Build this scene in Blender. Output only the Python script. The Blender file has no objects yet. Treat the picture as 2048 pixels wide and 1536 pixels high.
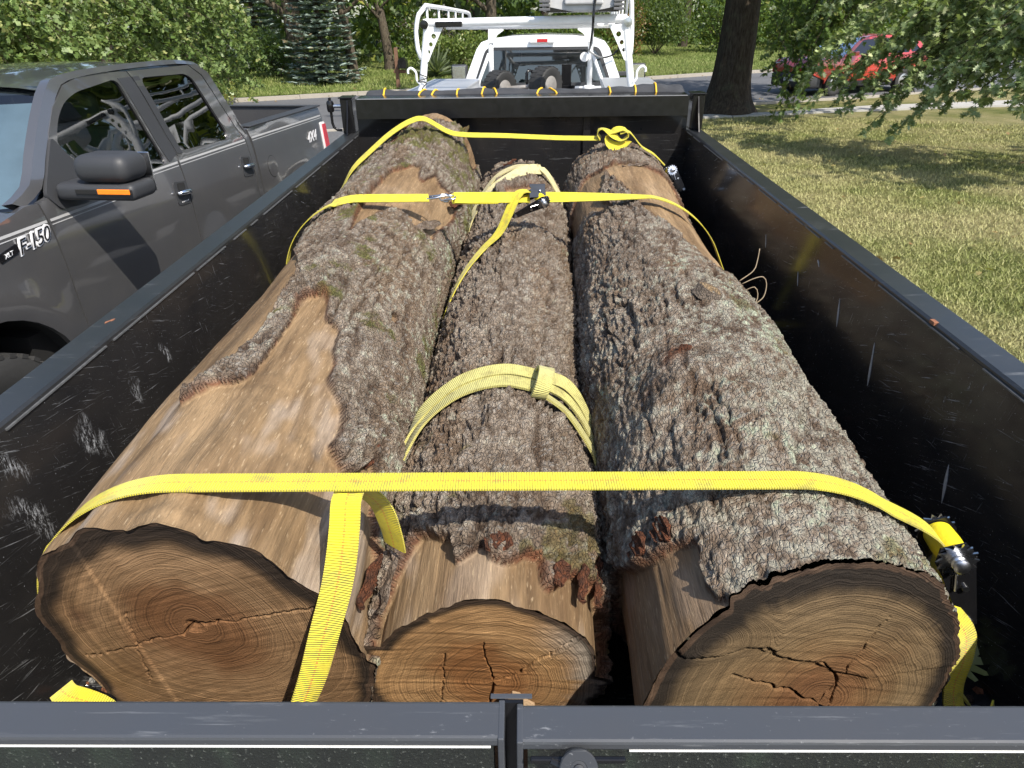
import bpy, bmesh, math, random
import numpy as np
from mathutils import Vector, Matrix
from mathutils.geometry import delaunay_2d_cdt

random.seed(7); RNG = np.random.default_rng(7)
scene = bpy.context.scene
COL = scene.collection

# ------------------------------------------------------------------ camera, sky, sun, exposure
CAM = np.array([0.0, 0.0, 2.21]); PITCH = math.atan(728 / 1420.0)
YAW = math.radians(1.03); ROLL = math.radians(0.8)
f_ = np.array([-math.sin(YAW) * math.cos(PITCH), math.cos(YAW) * math.cos(PITCH), -math.sin(PITCH)])
r_ = np.array([math.cos(YAW), math.sin(YAW), 0.0]); u_ = np.cross(r_, f_)
cr, sr = math.cos(ROLL), math.sin(ROLL)
r2, u2 = r_ * cr - u_ * sr, u_ * cr + r_ * sr
cam_data = bpy.data.cameras.new('camera'); cam = bpy.data.objects.new('camera', cam_data); COL.objects.link(cam)
M = Matrix.Identity(4)
for i in range(3):
    M[i][0], M[i][1], M[i][2], M[i][3] = r2[i], u2[i], -f_[i], CAM[i]
cam.matrix_world = M
cam_data.sensor_width = 36.0; cam_data.lens = 36.0 * 1420 / 2048
cam_data.clip_start = 0.05; cam_data.clip_end = 2000
scene.camera = cam

SUN_EL, SUN_AZ = math.radians(50), math.radians(36)     # sun stands behind the camera, 36 degrees to its right
sun_vec = Vector((math.cos(SUN_EL) * math.sin(SUN_AZ), -math.cos(SUN_EL) * math.cos(SUN_AZ), math.sin(SUN_EL)))
world = bpy.data.worlds.new('World'); scene.world = world; world.use_nodes = True
wn = world.node_tree
sky = wn.nodes.new('ShaderNodeTexSky'); sky.sky_type = 'NISHITA'; sky.sun_disc = False
sky.sun_elevation = SUN_EL; sky.sun_rotation = math.atan2(sun_vec.x, sun_vec.y)
sky.air_density = 1.0; sky.dust_density = 1.5; sky.ozone_density = 1.0
wn.links.new(sky.outputs[0], wn.nodes['Background'].inputs[0])
wn.nodes['Background'].inputs[1].default_value = 0.15
sd = bpy.data.lights.new('sun', 'SUN'); sd.energy = 4.3; sd.angle = math.radians(0.55); sd.color = (1.0, 0.94, 0.84)
sun = bpy.data.objects.new('sun', sd); COL.objects.link(sun)
sun.rotation_euler = sun_vec.to_track_quat('Z', 'Y').to_euler(); sun.location = (12, -16, 25)
scene.view_settings.view_transform = 'Standard'; scene.view_settings.look = 'None'
scene.view_settings.exposure = 0.74; scene.view_settings.gamma = 1.0; scene.view_settings.use_curve_mapping = False
scene.render.engine = 'CYCLES'
scene.cycles.use_denoising = True
scene.cycles.max_bounces = 6; scene.cycles.transparent_max_bounces = 12

# trailer frame: the trailer stands 1.3 degrees nose-up; its parts are laid out in its own level frame
T_TRAILER = Matrix.Translation(Vector(CAM)) @ Matrix.Rotation(math.radians(1.31), 4, 'X') @ Matrix.Translation(Vector((0, 0, -2.40)))

# ------------------------------------------------------------------ helpers: objects
def tag(o, label=None, cat=None, group=None, kind=None):
    if label: o['label'] = label
    if cat: o['category'] = cat
    if group: o['group'] = group
    if kind: o['kind'] = kind
    return o

def root(name, label, cat, base=(0, 0, 0), frame=None, group=None):
    o = bpy.data.objects.new(name, None); COL.objects.link(o); o.empty_display_size = 0.1
    o.matrix_world = (frame or Matrix.Identity(4)) @ Matrix.Translation(Vector(base))
    o['_b'] = list(map(float, base))
    return tag(o, label, cat, group)

def base_of(parent):
    b = np.zeros(3); p = parent
    while p is not None:
        if '_b' in p: b = b + np.array(p['_b'])
        p = p.parent
    return b

def link(name, me, mat, parent=None, frame=None, smooth=False, autos=None):
    o = bpy.data.objects.new(name, me); COL.objects.link(o)
    if mat is not None:
        for m in (mat if isinstance(mat, (list, tuple)) else [mat]): me.materials.append(m)
    if smooth:
        me.polygons.foreach_set('use_smooth', np.ones(len(me.polygons), dtype=bool))
        if autos: me.set_sharp_from_angle(angle=math.radians(autos))
    if parent is not None: o.parent = parent
    elif frame is not None: o.matrix_world = frame
    return o

def obj(name, V, F, mat, parent=None, frame=None, smooth=False, autos=None):
    """mesh from vertices (frame coordinates) and faces, a part of parent or a thing of its own"""
    V = np.asarray(V, dtype=float).reshape(-1, 3)
    if parent is not None: V = V - base_of(parent)
    me = bpy.data.meshes.new(name); me.from_pydata(V.tolist(), [], [tuple(map(int, f)) for f in F]); me.update()
    return link(name, me, mat, parent, frame, smooth, autos)

def fastmesh(name, V, F, n=4):
    """numpy vertices and an (m,n) face array"""
    me = bpy.data.meshes.new(name); V = np.ascontiguousarray(V, dtype=np.float32); F = np.ascontiguousarray(F, dtype=np.int32)
    me.vertices.add(len(V)); me.vertices.foreach_set('co', V.ravel())
    m = len(F); me.loops.add(m * n); me.loops.foreach_set('vertex_index', F.ravel())
    me.polygons.add(m); me.polygons.foreach_set('loop_start', np.arange(0, m * n, n, dtype=np.int32))
    try: me.polygons.foreach_set('loop_total', np.full(m, n, dtype=np.int32))
    except Exception: pass
    me.update(calc_edges=True); me.validate()
    return me

class MB:
    """collects boxes, tubes, lathes, prisms into one mesh"""
    def __init__(s): s.V = []; s.F = []
    def add(s, V, F):
        o = len(s.V); s.V += [tuple(map(float, v)) for v in V]; s.F += [tuple(i + o for i in f) for f in F]; return s
    def box(s, x0, x1, y0, y1, z0, z1, bev=0.0, seg=2):
        if bev <= 0:
            V = [(x, y, z) for x in (x0, x1) for y in (y0, y1) for z in (z0, z1)]
            return s.add(V, [(0, 1, 3, 2), (4, 6, 7, 5), (0, 4, 5, 1), (2, 3, 7, 6), (0, 2, 6, 4), (1, 5, 7, 3)])
        bm = bmesh.new(); bmesh.ops.create_cube(bm, size=1.0)
        for v in bm.verts:
            v.co = Vector(((x0 + x1) / 2 + v.co.x * (x1 - x0), (y0 + y1) / 2 + v.co.y * (y1 - y0), (z0 + z1) / 2 + v.co.z * (z1 - z0)))
        bmesh.ops.bevel(bm, geom=bm.edges[:], offset=bev, segments=seg, profile=0.5, affect='EDGES')
        bm.verts.index_update(); V = [v.co[:] for v in bm.verts]; F = [tuple(v.index for v in f.verts) for f in bm.faces]; bm.free()
        return s.add(V, F)
    def tube(s, pts, r, n=10, caps=True):
        P = [Vector(p) for p in pts]; rs = r if isinstance(r, (list, tuple)) else [r] * len(P)
        V, F = [], []; up = Vector((0, 0, 1)); pu = None
        for i, p in enumerate(P):
            t = (P[min(i + 1, len(P) - 1)] - P[max(i - 1, 0)]).normalized()
            if pu is None:
                a = up if abs(t.dot(up)) < 0.9 else Vector((1, 0, 0)); u = (a - t * a.dot(t)).normalized()
            else:
                u = (pu - t * pu.dot(t)); u = u.normalized() if u.length > 1e-6 else pu
            pu = u; w = t.cross(u)
            for k in range(n):
                a = 2 * math.pi * k / n; V.append(p + (u * math.cos(a) + w * math.sin(a)) * rs[i])
        for i in range(len(P) - 1):
            for k in range(n):
                F.append((i * n + k, i * n + (k + 1) % n, (i + 1) * n + (k + 1) % n, (i + 1) * n + k))
        if caps: F.append(tuple(range(n - 1, -1, -1))); F.append(tuple(range((len(P) - 1) * n, len(P) * n)))
        return s.add(V, F)
    def lathe(s, prof, c=(0, 0, 0), axis='z', n=24, dirv=None):
        """prof: (radius, height) pairs along the axis"""
        if dirv is None: dirv = {'x': (1, 0, 0), 'y': (0, 1, 0), 'z': (0, 0, 1)}[axis]
        d = Vector(dirv).normalized(); a = Vector((0, 0, 1)) if abs(d.z) < 0.9 else Vector((1, 0, 0))
        u = (a - d * a.dot(d)).normalized(); w = d.cross(u); c = Vector(c); V, F = [], []
        for (r, h) in prof:
            for k in range(n):
                t = 2 * math.pi * k / n; V.append(c + d * h + (u * math.cos(t) + w * math.sin(t)) * r)
        for i in range(len(prof) - 1):
            for k in range(n): F.append((i * n + k, i * n + (k + 1) % n, (i + 1) * n + (k + 1) % n, (i + 1) * n + k))
        if prof[0][0] > 1e-5: F.append(tuple(range(n - 1, -1, -1)))
        if prof[-1][0] > 1e-5: F.append(tuple(range((len(prof) - 1) * n, len(prof) * n)))
        return s.add(V, F)
    def prism(s, poly, h, f):
        """poly: 2D outline; f(u,v,w) maps to 3D; extruded from w=0 to w=h"""
        n = len(poly); V = [f(u, v, 0) for u, v in poly] + [f(u, v, h) for u, v in poly]
        F = [tuple(range(n)), tuple(range(2 * n - 1, n - 1, -1))] + [(i, n + i, n + (i + 1) % n, (i + 1) % n) for i in range(n)]
        return s.add(V, F)
    def obj(s, name, mat, parent=None, frame=None, smooth=False, autos=None):
        o = obj(name, s.V, s.F, mat, parent, frame, smooth, autos)
        bm = bmesh.new(); bm.from_mesh(o.data); bmesh.ops.recalc_face_normals(bm, faces=bm.faces[:]); bm.to_mesh(o.data); bm.free()
        if smooth and autos: o.data.set_sharp_from_angle(angle=math.radians(autos))
        return o

def catmull(P, step):
    P = np.asarray(P, float); 
    if len(P) < 3:
        n = max(2, int(np.linalg.norm(P[-1] - P[0]) / step) + 1); t = np.linspace(0, 1, n)[:, None]; return P[0] * (1 - t) + P[-1] * t
    Q = np.vstack([2 * P[0] - P[1], P, 2 * P[-1] - P[-2]]); out = []
    for i in range(1, len(Q) - 2):
        p0, p1, p2, p3 = Q[i - 1:i + 3]; n = max(1, int(np.linalg.norm((p2 - p1)[:3]) / step))
        for t in np.arange(n) / n:
            out.append(0.5 * ((2 * p1) + (-p0 + p2) * t + (2 * p0 - 5 * p1 + 4 * p2 - p3) * t * t + (-p0 + 3 * p1 - 3 * p2 + p3) * t ** 3))
    out.append(Q[-2]); return np.array(out)

# ------------------------------------------------------------------ helpers: numpy noise
def _h(ix, iy, iz, s=0):
    h = (ix.astype(np.int64) * 374761393 + iy.astype(np.int64) * 668265263 + iz.astype(np.int64) * 2147483647 + s * 1274126177) & 0xffffffff
    h = ((h ^ (h >> 13)) * 1274126177) & 0xffffffff; h = ((h ^ (h >> 16)) * 2246822519) & 0xffffffff
    return ((h ^ (h >> 15)) & 0xffffff) / float(0xffffff)
def vnoise(p, s=0):
    i = np.floor(p).astype(np.int64); f = p - i; w = f * f * f * (f * (f * 6 - 15) + 10); r = 0
    for dx in (0, 1):
        for dy in (0, 1):
            for dz in (0, 1):
                r = r + _h(i[:, 0] + dx, i[:, 1] + dy, i[:, 2] + dz, s) * (w[:, 0] if dx else 1 - w[:, 0]) * (w[:, 1] if dy else 1 - w[:, 1]) * (w[:, 2] if dz else 1 - w[:, 2])
    return r * 2 - 1
def fbm(p, oct=4, s=0, g=0.5):
    r = 0; a = 1.0; t = 0
    for k in range(oct): r = r + a * vnoise(p * (2.03 ** k) + 17.3 * k, s + k); t += a; a *= g
    return r / t
def worley(p, s=0):
    i = np.floor(p).astype(np.int64); f1 = np.full(len(p), 9.0); f2 = np.full(len(p), 9.0); idv = np.zeros(len(p))
    for dx in (-1, 0, 1):
        for dy in (-1, 0, 1):
            for dz in (-1, 0, 1):
                c = i + np.array([dx, dy, dz]); hx = _h(c[:, 0], c[:, 1], c[:, 2], s); hy = _h(c[:, 0], c[:, 1], c[:, 2], s + 11); hz = _h(c[:, 0], c[:, 1], c[:, 2], s + 23)
                d = np.sqrt((c[:, 0] + hx - p[:, 0]) ** 2 + (c[:, 1] + hy - p[:, 1]) ** 2 + (c[:, 2] + hz - p[:, 2]) ** 2)
                m = d < f1; f2 = np.where(m, f1, np.minimum(f2, d)); idv = np.where(m, hx, idv); f1 = np.where(m, d, f1)
    return f1, f2, idv
def sstep(a, b, x):
    t = np.clip((x - a) / (b - a), 0, 1); return t * t * (3 - 2 * t)
def inpoly(px, py, poly):
    r = np.zeros(px.shape, bool); n = len(poly)
    for k in range(n):
        x0, y0 = poly[k]; x1, y1 = poly[(k + 1) % n]
        if y0 == y1: continue
        c = ((y0 > py) != (y1 > py)) & (px < (x1 - x0) * (py - y0) / (y1 - y0) + x0); r ^= c
    return r

# ------------------------------------------------------------------ helpers: materials
def nd(nt, typ, ins=None, **at):
    n = nt.nodes.new('ShaderNode' + typ)
    for k, v in at.items(): setattr(n, k, v)
    for k, v in (ins or {}).items():
        if isinstance(v, bpy.types.NodeSocket): nt.links.new(v, n.inputs[k])
        else: n.inputs[k].default_value = v
    return n
def newmat(name):
    m = bpy.data.materials.new(name); m.use_nodes = True; return m, m.node_tree, m.node_tree.nodes['Principled BSDF']
def setb(nt, b, **kw):
    names = dict(col='Base Color', rough='Roughness', metal='Metallic', coat='Coat Weight', coatr='Coat Roughness', spec='Specular IOR Level',
                 normal='Normal', trans='Transmission Weight', ior='IOR', alpha='Alpha', sheen='Sheen Weight', emit='Emission Color', emits='Emission Strength')
    for k, v in kw.items():
        s = b.inputs[names[k]]
        if isinstance(v, bpy.types.NodeSocket): nt.links.new(v, s)
        else: s.default_value = v if not (k in ('col', 'emit') and len(v) == 3) else (*v, 1)
def tc(nt, kind='Object', scale=None, rot=None):
    o = nd(nt, 'TexCoord').outputs[kind]
    if scale is not None or rot is not None:
        mp = nd(nt, 'Mapping', {'Vector': o})
        if scale is not None: mp.inputs['Scale'].default_value = scale
        if rot is not None: mp.inputs['Rotation'].default_value = rot
        o = mp.outputs[0]
    return o
def noise(nt, vec, scale, detail=4, rough=0.55, dist=0.0):
    return nd(nt, 'TexNoise', {'Vector': vec, 'Scale': scale, 'Detail': detail, 'Roughness': rough, 'Distortion': dist}).outputs['Fac']
def ramp(nt, fac, stops, interp='LINEAR'):
    n = nd(nt, 'ValToRGB', {'Fac': fac}); cr = n.color_ramp; cr.interpolation = interp
    while len(cr.elements) < len(stops): cr.elements.new(0.5)
    for e, (p, c) in zip(cr.elements, stops):
        e.position = p; e.color = (c, c, c, 1) if isinstance(c, (int, float)) else (*c, 1)
    return n.outputs['Color']
def mixc(nt, fac, a, b, mode='MIX'):
    n = nd(nt, 'Mix', data_type='RGBA', blend_type=mode)
    for i, v in ((0, fac), (6, a), (7, b)):
        if isinstance(v, bpy.types.NodeSocket): nt.links.new(v, n.inputs[i])
        elif i == 0: n.inputs[i].default_value = v
        else: n.inputs[i].default_value = (*v, 1) if len(v) == 3 else v
    return n.outputs[2]
def mth(nt, op, a, b=0.0, c=0.0):
    n = nd(nt, 'Math', operation=op)
    for i, v in enumerate((a, b, c)):
        if isinstance(v, bpy.types.NodeSocket): nt.links.new(v, n.inputs[i])
        else: n.inputs[i].default_value = v
    return n.outputs[0]
def rotscale(nt, v, axis, deg, sc):
    r = nd(nt, 'VectorRotate', {'Vector': v, 'Angle': math.radians(deg)}, rotation_type=axis + '_AXIS').outputs[0]
    return nd(nt, 'VectorMath', {0: r, 1: sc}, operation='MULTIPLY').outputs[0]
def scalec(nt, col, k):
    n = nd(nt, 'VectorMath', operation='SCALE'); nt.links.new(col, n.inputs[0]); nt.links.new(k, n.inputs['Scale']); return n.outputs[0]
def bump(nt, h, strength=0.5, dist=0.01, normal=None):
    ins = {'Height': h, 'Strength': strength, 'Distance': dist}
    if normal is not None: ins['Normal'] = normal
    return nd(nt, 'Bump', ins).outputs[0]
def attr(nt, name, out='Fac'): return nd(nt, 'Attribute', attribute_name=name).outputs[out]
def rgb(h):
    c = [int(h[i:i + 2], 16) / 255 for i in (0, 2, 4)]
    return tuple(x / 12.92 if x <= 0.04045 else ((x + 0.055) / 1.055) ** 2.4 for x in c)

def simple(name, col, rough=0.5, metal=0.0, coat=0.0, var=0.12, scale=30, bmp=0.0, spec=0.5):
    """a plain material with a little procedural unevenness in colour and gloss"""
    m, nt, b = newmat(name); v = tc(nt); n1 = noise(nt, v, scale, 5)
    c = mixc(nt, n1, tuple(x * (1 - var) for x in col), tuple(min(1, x * (1 + var)) for x in col))
    r = nd(nt, 'MapRange', {'Value': n1, 'To Min': max(0.02, rough - 0.08), 'To Max': min(1, rough + 0.08)}).outputs[0]
    setb(nt, b, col=c, rough=r, metal=metal, coat=coat, spec=spec)
    if coat: setb(nt, b, coatr=0.04)
    if bmp: setb(nt, b, normal=bump(nt, n1, bmp, 0.004))
    return m
def setcol(me, name, rgbv):
    a = me.color_attributes.new(name, 'FLOAT_COLOR', 'POINT'); c = np.ones((len(rgbv), 4), np.float32); c[:, :3] = rgbv
    a.data.foreach_set('color', c.ravel())
def setf(me, name, v):
    a = me.attributes.new(name, 'FLOAT', 'POINT'); a.data.foreach_set('value', np.asarray(v, np.float32))

# ================================================================== the setting: ground, road, kerb, pavement, lawns
def patch_color(nt, v, far=False):
    """uneven turf: green, dry straw and thin brown patches"""
    a = noise(nt, v, 0.55, 5, 0.6); b = noise(nt, v, 2.6, 4, 0.6); c = noise(nt, v, 0.23, 3)
    if far: g1, g2, dry = (0.085, 0.14, 0.022), (0.12, 0.17, 0.03), (0.20, 0.19, 0.07)
    else: g1, g2, dry = (0.12, 0.15, 0.030), (0.22, 0.225, 0.065), (0.40, 0.35, 0.17)
    col = mixc(nt, ramp(nt, b, [(0.35, 0), (0.65, 1)]), g1, g2)
    col = mixc(nt, ramp(nt, a, [(0.38, 0.0), (0.60, 0.25 if far else 0.95)]), col, dry)
    col = mixc(nt, ramp(nt, c, [(0.62, 0.0), (0.75, 0.35)]), col, (0.10, 0.075, 0.04))
    return col
def turf_mat(name, far):
    m, nt, b = newmat(name); v = tc(nt); col = patch_color(nt, v, far)
    fine = noise(nt, tc(nt, scale=(1, 1, 1)), 34, 6, 0.75); fib = noise(nt, v, 120, 3, 0.7)
    col = mixc(nt, ramp(nt, fine, [(0.3, 0.40), (0.7, 0.0)]), col, (0.08, 0.08, 0.025))
    h = mth(nt, 'ADD', fine, fib)
    setb(nt, b, col=col, rough=0.95, spec=0.2, normal=bump(nt, h, 0.9, 0.05)); return m
M_TURF = turf_mat('turf', False); M_TURF_FAR = turf_mat('turf_far', True)
def asphalt_mat():
    m, nt, b = newmat('asphalt'); v = tc(nt); n1 = noise(nt, v, 1.2, 5); n2 = noise(nt, v, 180, 3, 0.7); n3 = noise(nt, v, 0.3, 3)
    c = mixc(nt, n1, (0.075, 0.077, 0.085), (0.105, 0.106, 0.112)); c = mixc(nt, ramp(nt, n2, [(0.45, 0), (0.7, 0.5)]), c, (0.19, 0.19, 0.19))
    c = mixc(nt, ramp(nt, n3, [(0.5, 0), (0.6, 0.35)]), c, (0.06, 0.06, 0.065))
    setb(nt, b, col=c, rough=0.85, normal=bump(nt, n2, 0.5, 0.01)); return m
M_ASPH = asphalt_mat()
def concrete_mat(name, c0, c1):
    m, nt, b = newmat(name); v = tc(nt); n1 = noise(nt, v, 2.5, 6, 0.65); n2 = noise(nt, v, 90, 4)
    setb(nt, b, col=mixc(nt, mth(nt, 'ADD', mth(nt, 'MULTIPLY', n1, 0.7), mth(nt, 'MULTIPLY', n2, 0.3)), c0, c1), rough=0.9, normal=bump(nt, n2, 0.4, 0.006)); return m
M_CONC = concrete_mat('concrete', (0.26, 0.25, 0.23), (0.42, 0.41, 0.38)); M_KERB = concrete_mat('kerb_stone', (0.24, 0.215, 0.18), (0.40, 0.37, 0.32))

FAR = np.array([(-70, -7), (-30, 13.3), (-9.27, 23.6), (-5.52, 25.6), (5.15, 30.95), (8, 32.7), (12.4, 35.1), (26.4, 41.3), (75, 64)], float)
NEAR = np.array([(-70, -11), (-30, 5.9), (6.35, 21.6), (9.7, 22.75), (13.8, 24.7), (17.05, 26.2), (75, 51)], float)
def far_y(x): return np.interp(x, FAR[:, 0], FAR[:, 1])
def ground_z(x, y):
    """height of the ground: level, rising gently beyond the far kerb"""
    d = np.maximum(0, (np.asarray(y, float) - far_y(x)) * 0.88); return np.where(d > 0, 0.13 + 0.030 * np.minimum(d, 30), 0.0)

# one sheet to the horizon
n = 40; gx = np.linspace(-600, 600, n); V = [(x, y, -0.03) for y in gx + 300 for x in gx]
tag(obj('ground', V, [(j * n + i, j * n + i + 1, (j + 1) * n + i + 1, (j + 1) * n + i) for j in range(n - 1) for i in range(n - 1)], M_TURF_FAR), kind='structure')
# near lawn, gently uneven
nx, ny = 90, 90; X, Y = np.meshgrid(np.linspace(-24, 36, nx), np.linspace(-14, 30, ny))
P = np.c_[X.ravel(), Y.ravel(), np.zeros(nx * ny)]; P[:, 2] = 0.02 * fbm(P * 0.5, 3, 5) - 0.012
keep = []
for j in range(ny - 1):
    for i in range(nx - 1):
        k = j * nx + i; cx, cy = P[k, 0] + .3, P[k, 1] + .3
        if cy < np.interp(cx, NEAR[:, 0], NEAR[:, 1]) + 0.2: keep.append((k, k + 1, k + nx + 1, k + nx))
tag(obj('lawn', P, keep, M_TURF, smooth=True), kind='structure')
# far lawn, rising behind the kerb
xs = np.linspace(-60, 75, 120); ds = np.r_[0.16, 0.5, 1, 2, 3, 5, 8, 12, 18, 25, 34, 60, 120]
V = []; 
for d in ds:
    for x in xs:
        y = far_y(x) + d / 0.88; V.append((x, y, float(ground_z(x, y)) + 0.02 * math.sin(x * 0.7 + d) * min(1, d)))
nxs = len(xs); F = [(j * nxs + i, j * nxs + i + 1, (j + 1) * nxs + i + 1, (j + 1) * nxs + i) for j in range(len(ds) - 1) for i in range(nxs - 1)]
tag(obj('far_lawn', V, F, M_TURF_FAR, smooth=True), kind='structure')
# road between the two edges
xs = np.linspace(-69, 74, 90); fy = far_y(xs); nyv = np.interp(xs, NEAR[:, 0], NEAR[:, 1])
V = []; 
for t in (0, .1, .3, .5, .7, .9, 1):
    for i, x in enumerate(xs): V.append((x, nyv[i] + (fy[i] - nyv[i]) * t, 0.012 + 0.05 * (1 - (2 * t - 1) ** 2)))
nxs = len(xs); F = [(j * nxs + i, j * nxs + i + 1, (j + 1) * nxs + i + 1, (j + 1) * nxs + i) for j in range(6) for i in range(nxs - 1)]
tag(obj('road', V, F, M_ASPH, smooth=True), kind='structure')
# kerb stones of the far side, each a piece; a low flush kerb on the near side
def strip_box(p, q, w, z0, z1):
    p, q = Vector(p), Vector(q); d = (q - p).normalized(); nrm = Vector((-d.y, d.x, 0)); g = d * 0.006
    a, b_ = p + g, q - g
    V = [(*(a).xy, z0), (*(b_).xy, z0), (*(b_ + nrm * w).xy, z0), (*(a + nrm * w).xy, z0), (*(a).xy, z1), (*(b_).xy, z1), (*(b_ + nrm * w).xy, z1), (*(a + nrm * w).xy, z1)]
    return V, [(0, 3, 2, 1), (4, 5, 6, 7), (0, 1, 5, 4), (1, 2, 6, 5), (2, 3, 7, 6), (3, 0, 4, 7)]
kerb = tag(bpy.data.objects.new('far_kerb', None), kind='structure'); COL.objects.link(kerb)
xs = np.arange(-14, 31, 1.7)
for a, b_ in zip(xs[:-1], xs[1:]):
    V, F = strip_box((a, far_y(a) - 0.02, 0), (b_, far_y(b_) - 0.02, 0), 0.17, -0.05, 0.135 + random.uniform(-.006, .006)); obj('kerb_stone', V, F, M_KERB, kerb)
xs = np.arange(-22, 34, 3.0); V, F = [], []
for a, b_ in zip(xs[:-1], xs[1:]):
    ya, yb = np.interp([a, b_], NEAR[:, 0], NEAR[:, 1]); v, f = strip_box((a, ya - .1, 0), (b_, yb - .1, 0), 0.12, -0.05, 0.05); F += [tuple(i + len(V) for i in q) for q in f]; V += v
tag(obj('near_kerb', V, F, M_KERB), kind='structure')
# pavement across the lawn: slabs
pav = tag(bpy.data.objects.new('sidewalk', None), kind='structure'); COL.objects.link(pav)
pn = np.array([(-2, 16.9), (6.25, 19.0), (8.5, 19.65), (10.6, 20.05), (13.4, 20.4), (24, 21.6)]); pf = np.array([(-2, 17.7), (6.9, 19.6), (8.9, 20.65), (11.15, 21.1), (14.2, 21.7), (24.5, 23.2)])
xs = np.linspace(-2, 24, 19)
for a, b_ in zip(xs[:-1], xs[1:]):
    a2, b2 = a + .012, b_ - .012; z = 0.022 + random.uniform(0, .012)
    q = [(a2, np.interp(a2, *pn.T), z), (b2, np.interp(b2, *pn.T), z), (b2, np.interp(b2, *pf.T), z), (a2, np.interp(a2, *pf.T), z)]
    obj('slab', q + [(x, y, -0.05) for x, y, _ in q], [(0, 1, 2, 3), (0, 4, 5, 1), (1, 5, 6, 2), (2, 6, 7, 3), (3, 7, 4, 0)], M_CONC, pav)
# driveway under the trailer and the trucks
dv = [(-6.5, -8, .012), (1.75, -8, .012), (1.75, 12, .012), (1.9, 19.9, .012), (-6.5, 16.2, .012)]
tag(obj('driveway', dv, [(0, 1, 2, 3, 4)], M_ASPH), kind='structure')

# ================================================================== black dump trailer (trailer frame)
FZ, ZR, YG, YH = 1.04, 1.686, 0.545, 4.62        # bed floor, rail top, inner face of gate, inner face of front wall
def black_paint(name, scratch=1.0, base=(0.012, 0.012, 0.013), rough=0.13, dust=0.32, scuffs=()):
    """black enamel: glossy, with chalky scuffs, long drag scratches, speckles and a thin dusty film"""
    m, nt, b = newmat(name); v = tc(nt)
    def streak(scale, rot, sc, lo, hi):
        mp = rotscale(nt, v, 'X', rot, scale); return ramp(nt, noise(nt, mp, sc, 6, 0.7), [(lo, 0), (hi, 1)])
    s1 = streak((1, 1.3, 34), 24, 5.0, 0.61, 0.72)
    s2 = streak((1, 1.6, 44), 9, 3.5, 0.62, 0.73)
    s3 = streak((1, 40, 2.4), -14, 4.0, 0.64, 0.74)
    blob = ramp(nt, noise(nt, v, 2.3, 3, 0.5), [(0.40, 0), (0.58, 1)]); blob2 = ramp(nt, noise(nt, v, 4.1, 2), [(0.40, 0), (0.58, 1)])
    speck = ramp(nt, noise(nt, v, 190, 2, 0.6), [(0.70, 0), (0.76, 1)])
    scuff = ramp(nt, noise(nt, nd(nt, 'Mapping', {'Vector': v, 'Scale': (1, 3, 1.0)}).outputs[0], 26, 6, 0.8), [(0.6, 0), (0.7, 1)])
    chalk = mth(nt, 'MULTIPLY', scuff, ramp(nt, noise(nt, v, 3.1, 2), [(0.64, 0), (0.72, 1)]))
    fac = mth(nt, 'MAXIMUM', mth(nt, 'MULTIPLY', s1, blob), mth(nt, 'MAXIMUM', mth(nt, 'MULTIPLY', s2, blob2), mth(nt, 'MULTIPLY', s3, blob2)))
    fac = mth(nt, 'MULTIPLY', mth(nt, 'MAXIMUM', fac, mth(nt, 'MULTIPLY', speck, 0.7)), 0.55 * scratch)
    fac = mth(nt, 'MAXIMUM', fac, mth(nt, 'MULTIPLY', chalk, 0.85 * scratch))
    st_ = ramp(nt, noise(nt, nd(nt, 'Mapping', {'Vector': v, 'Scale': (1, 4.5, 1.3), 'Rotation': (math.radians(14), 0, 0)}).outputs[0], 38, 6, .8), [(.50, 0), (.62, 1)])
    warp = nd(nt, 'VectorMath', {0: nd(nt, 'TexNoise', {'Vector': v, 'Scale': 13.0, 'Detail': 4.0}).outputs['Color'], 1: (.5, .5, .5)}, operation='SUBTRACT').outputs[0]
    vw = nd(nt, 'VectorMath', {0: warp, 1: (0, .10, .10), 2: v}, operation='MULTIPLY_ADD').outputs[0]
    for (px_, py_, pz_, rad_) in scuffs:
        q_ = nd(nt, 'VectorMath', {0: vw, 1: (px_, py_, pz_)}, operation='SUBTRACT').outputs[0]; q_ = nd(nt, 'VectorRotate', {'Vector': q_, 'Angle': math.radians(-32)}, rotation_type='X_AXIS').outputs[0]
        dist = nd(nt, 'VectorMath', {0: nd(nt, 'VectorMath', {0: q_, 1: (1, 2.6, .8)}, operation='MULTIPLY').outputs[0]}, operation='LENGTH').outputs['Value']; near_ = ramp(nt, mth(nt, 'DIVIDE', dist, rad_), [(.2, 1), (1, 0)])
        fac = mth(nt, 'MAXIMUM', fac, mth(nt, 'MULTIPLY', mth(nt, 'MULTIPLY', near_, st_), .95))
    film = mth(nt, 'MULTIPLY', ramp(nt, noise(nt, v, 5.5, 5, 0.65), [(0.3, 0.1), (0.8, 1)]), dust)
    c = mixc(nt, film, base, (0.055, 0.05, 0.045)); c = mixc(nt, fac, c, (0.46, 0.47, 0.48))
    r = mth(nt, 'ADD', mth(nt, 'MULTIPLY', fac, 0.5), mth(nt, 'ADD', rough, mth(nt, 'MULTIPLY', film, 0.18)))
    setb(nt, b, col=c, rough=r, spec=0.5, normal=bump(nt, noise(nt, v, 6, 3), 0.08, 0.01)); return m
SCUFFS = [(-1.015, -1.20, 1.315, .07), (-1.015, -1.45, 1.27, .08), (-1.015, -.976, 1.318, .045), (-1.015, -1.45, 1.41, .05), (-1.015, -.80, 1.35, .04)]
M_BLK = black_paint('black_paint_wall', scuffs=SCUFFS); M_BLK_IN = black_paint('black_paint_headboard', 0.35, rough=0.12, dust=0.15)
M_RAIL = black_paint('black_paint_rail', 0.55, base=(0.016, 0.0175, 0.020), rough=0.28, dust=0.25)
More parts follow.
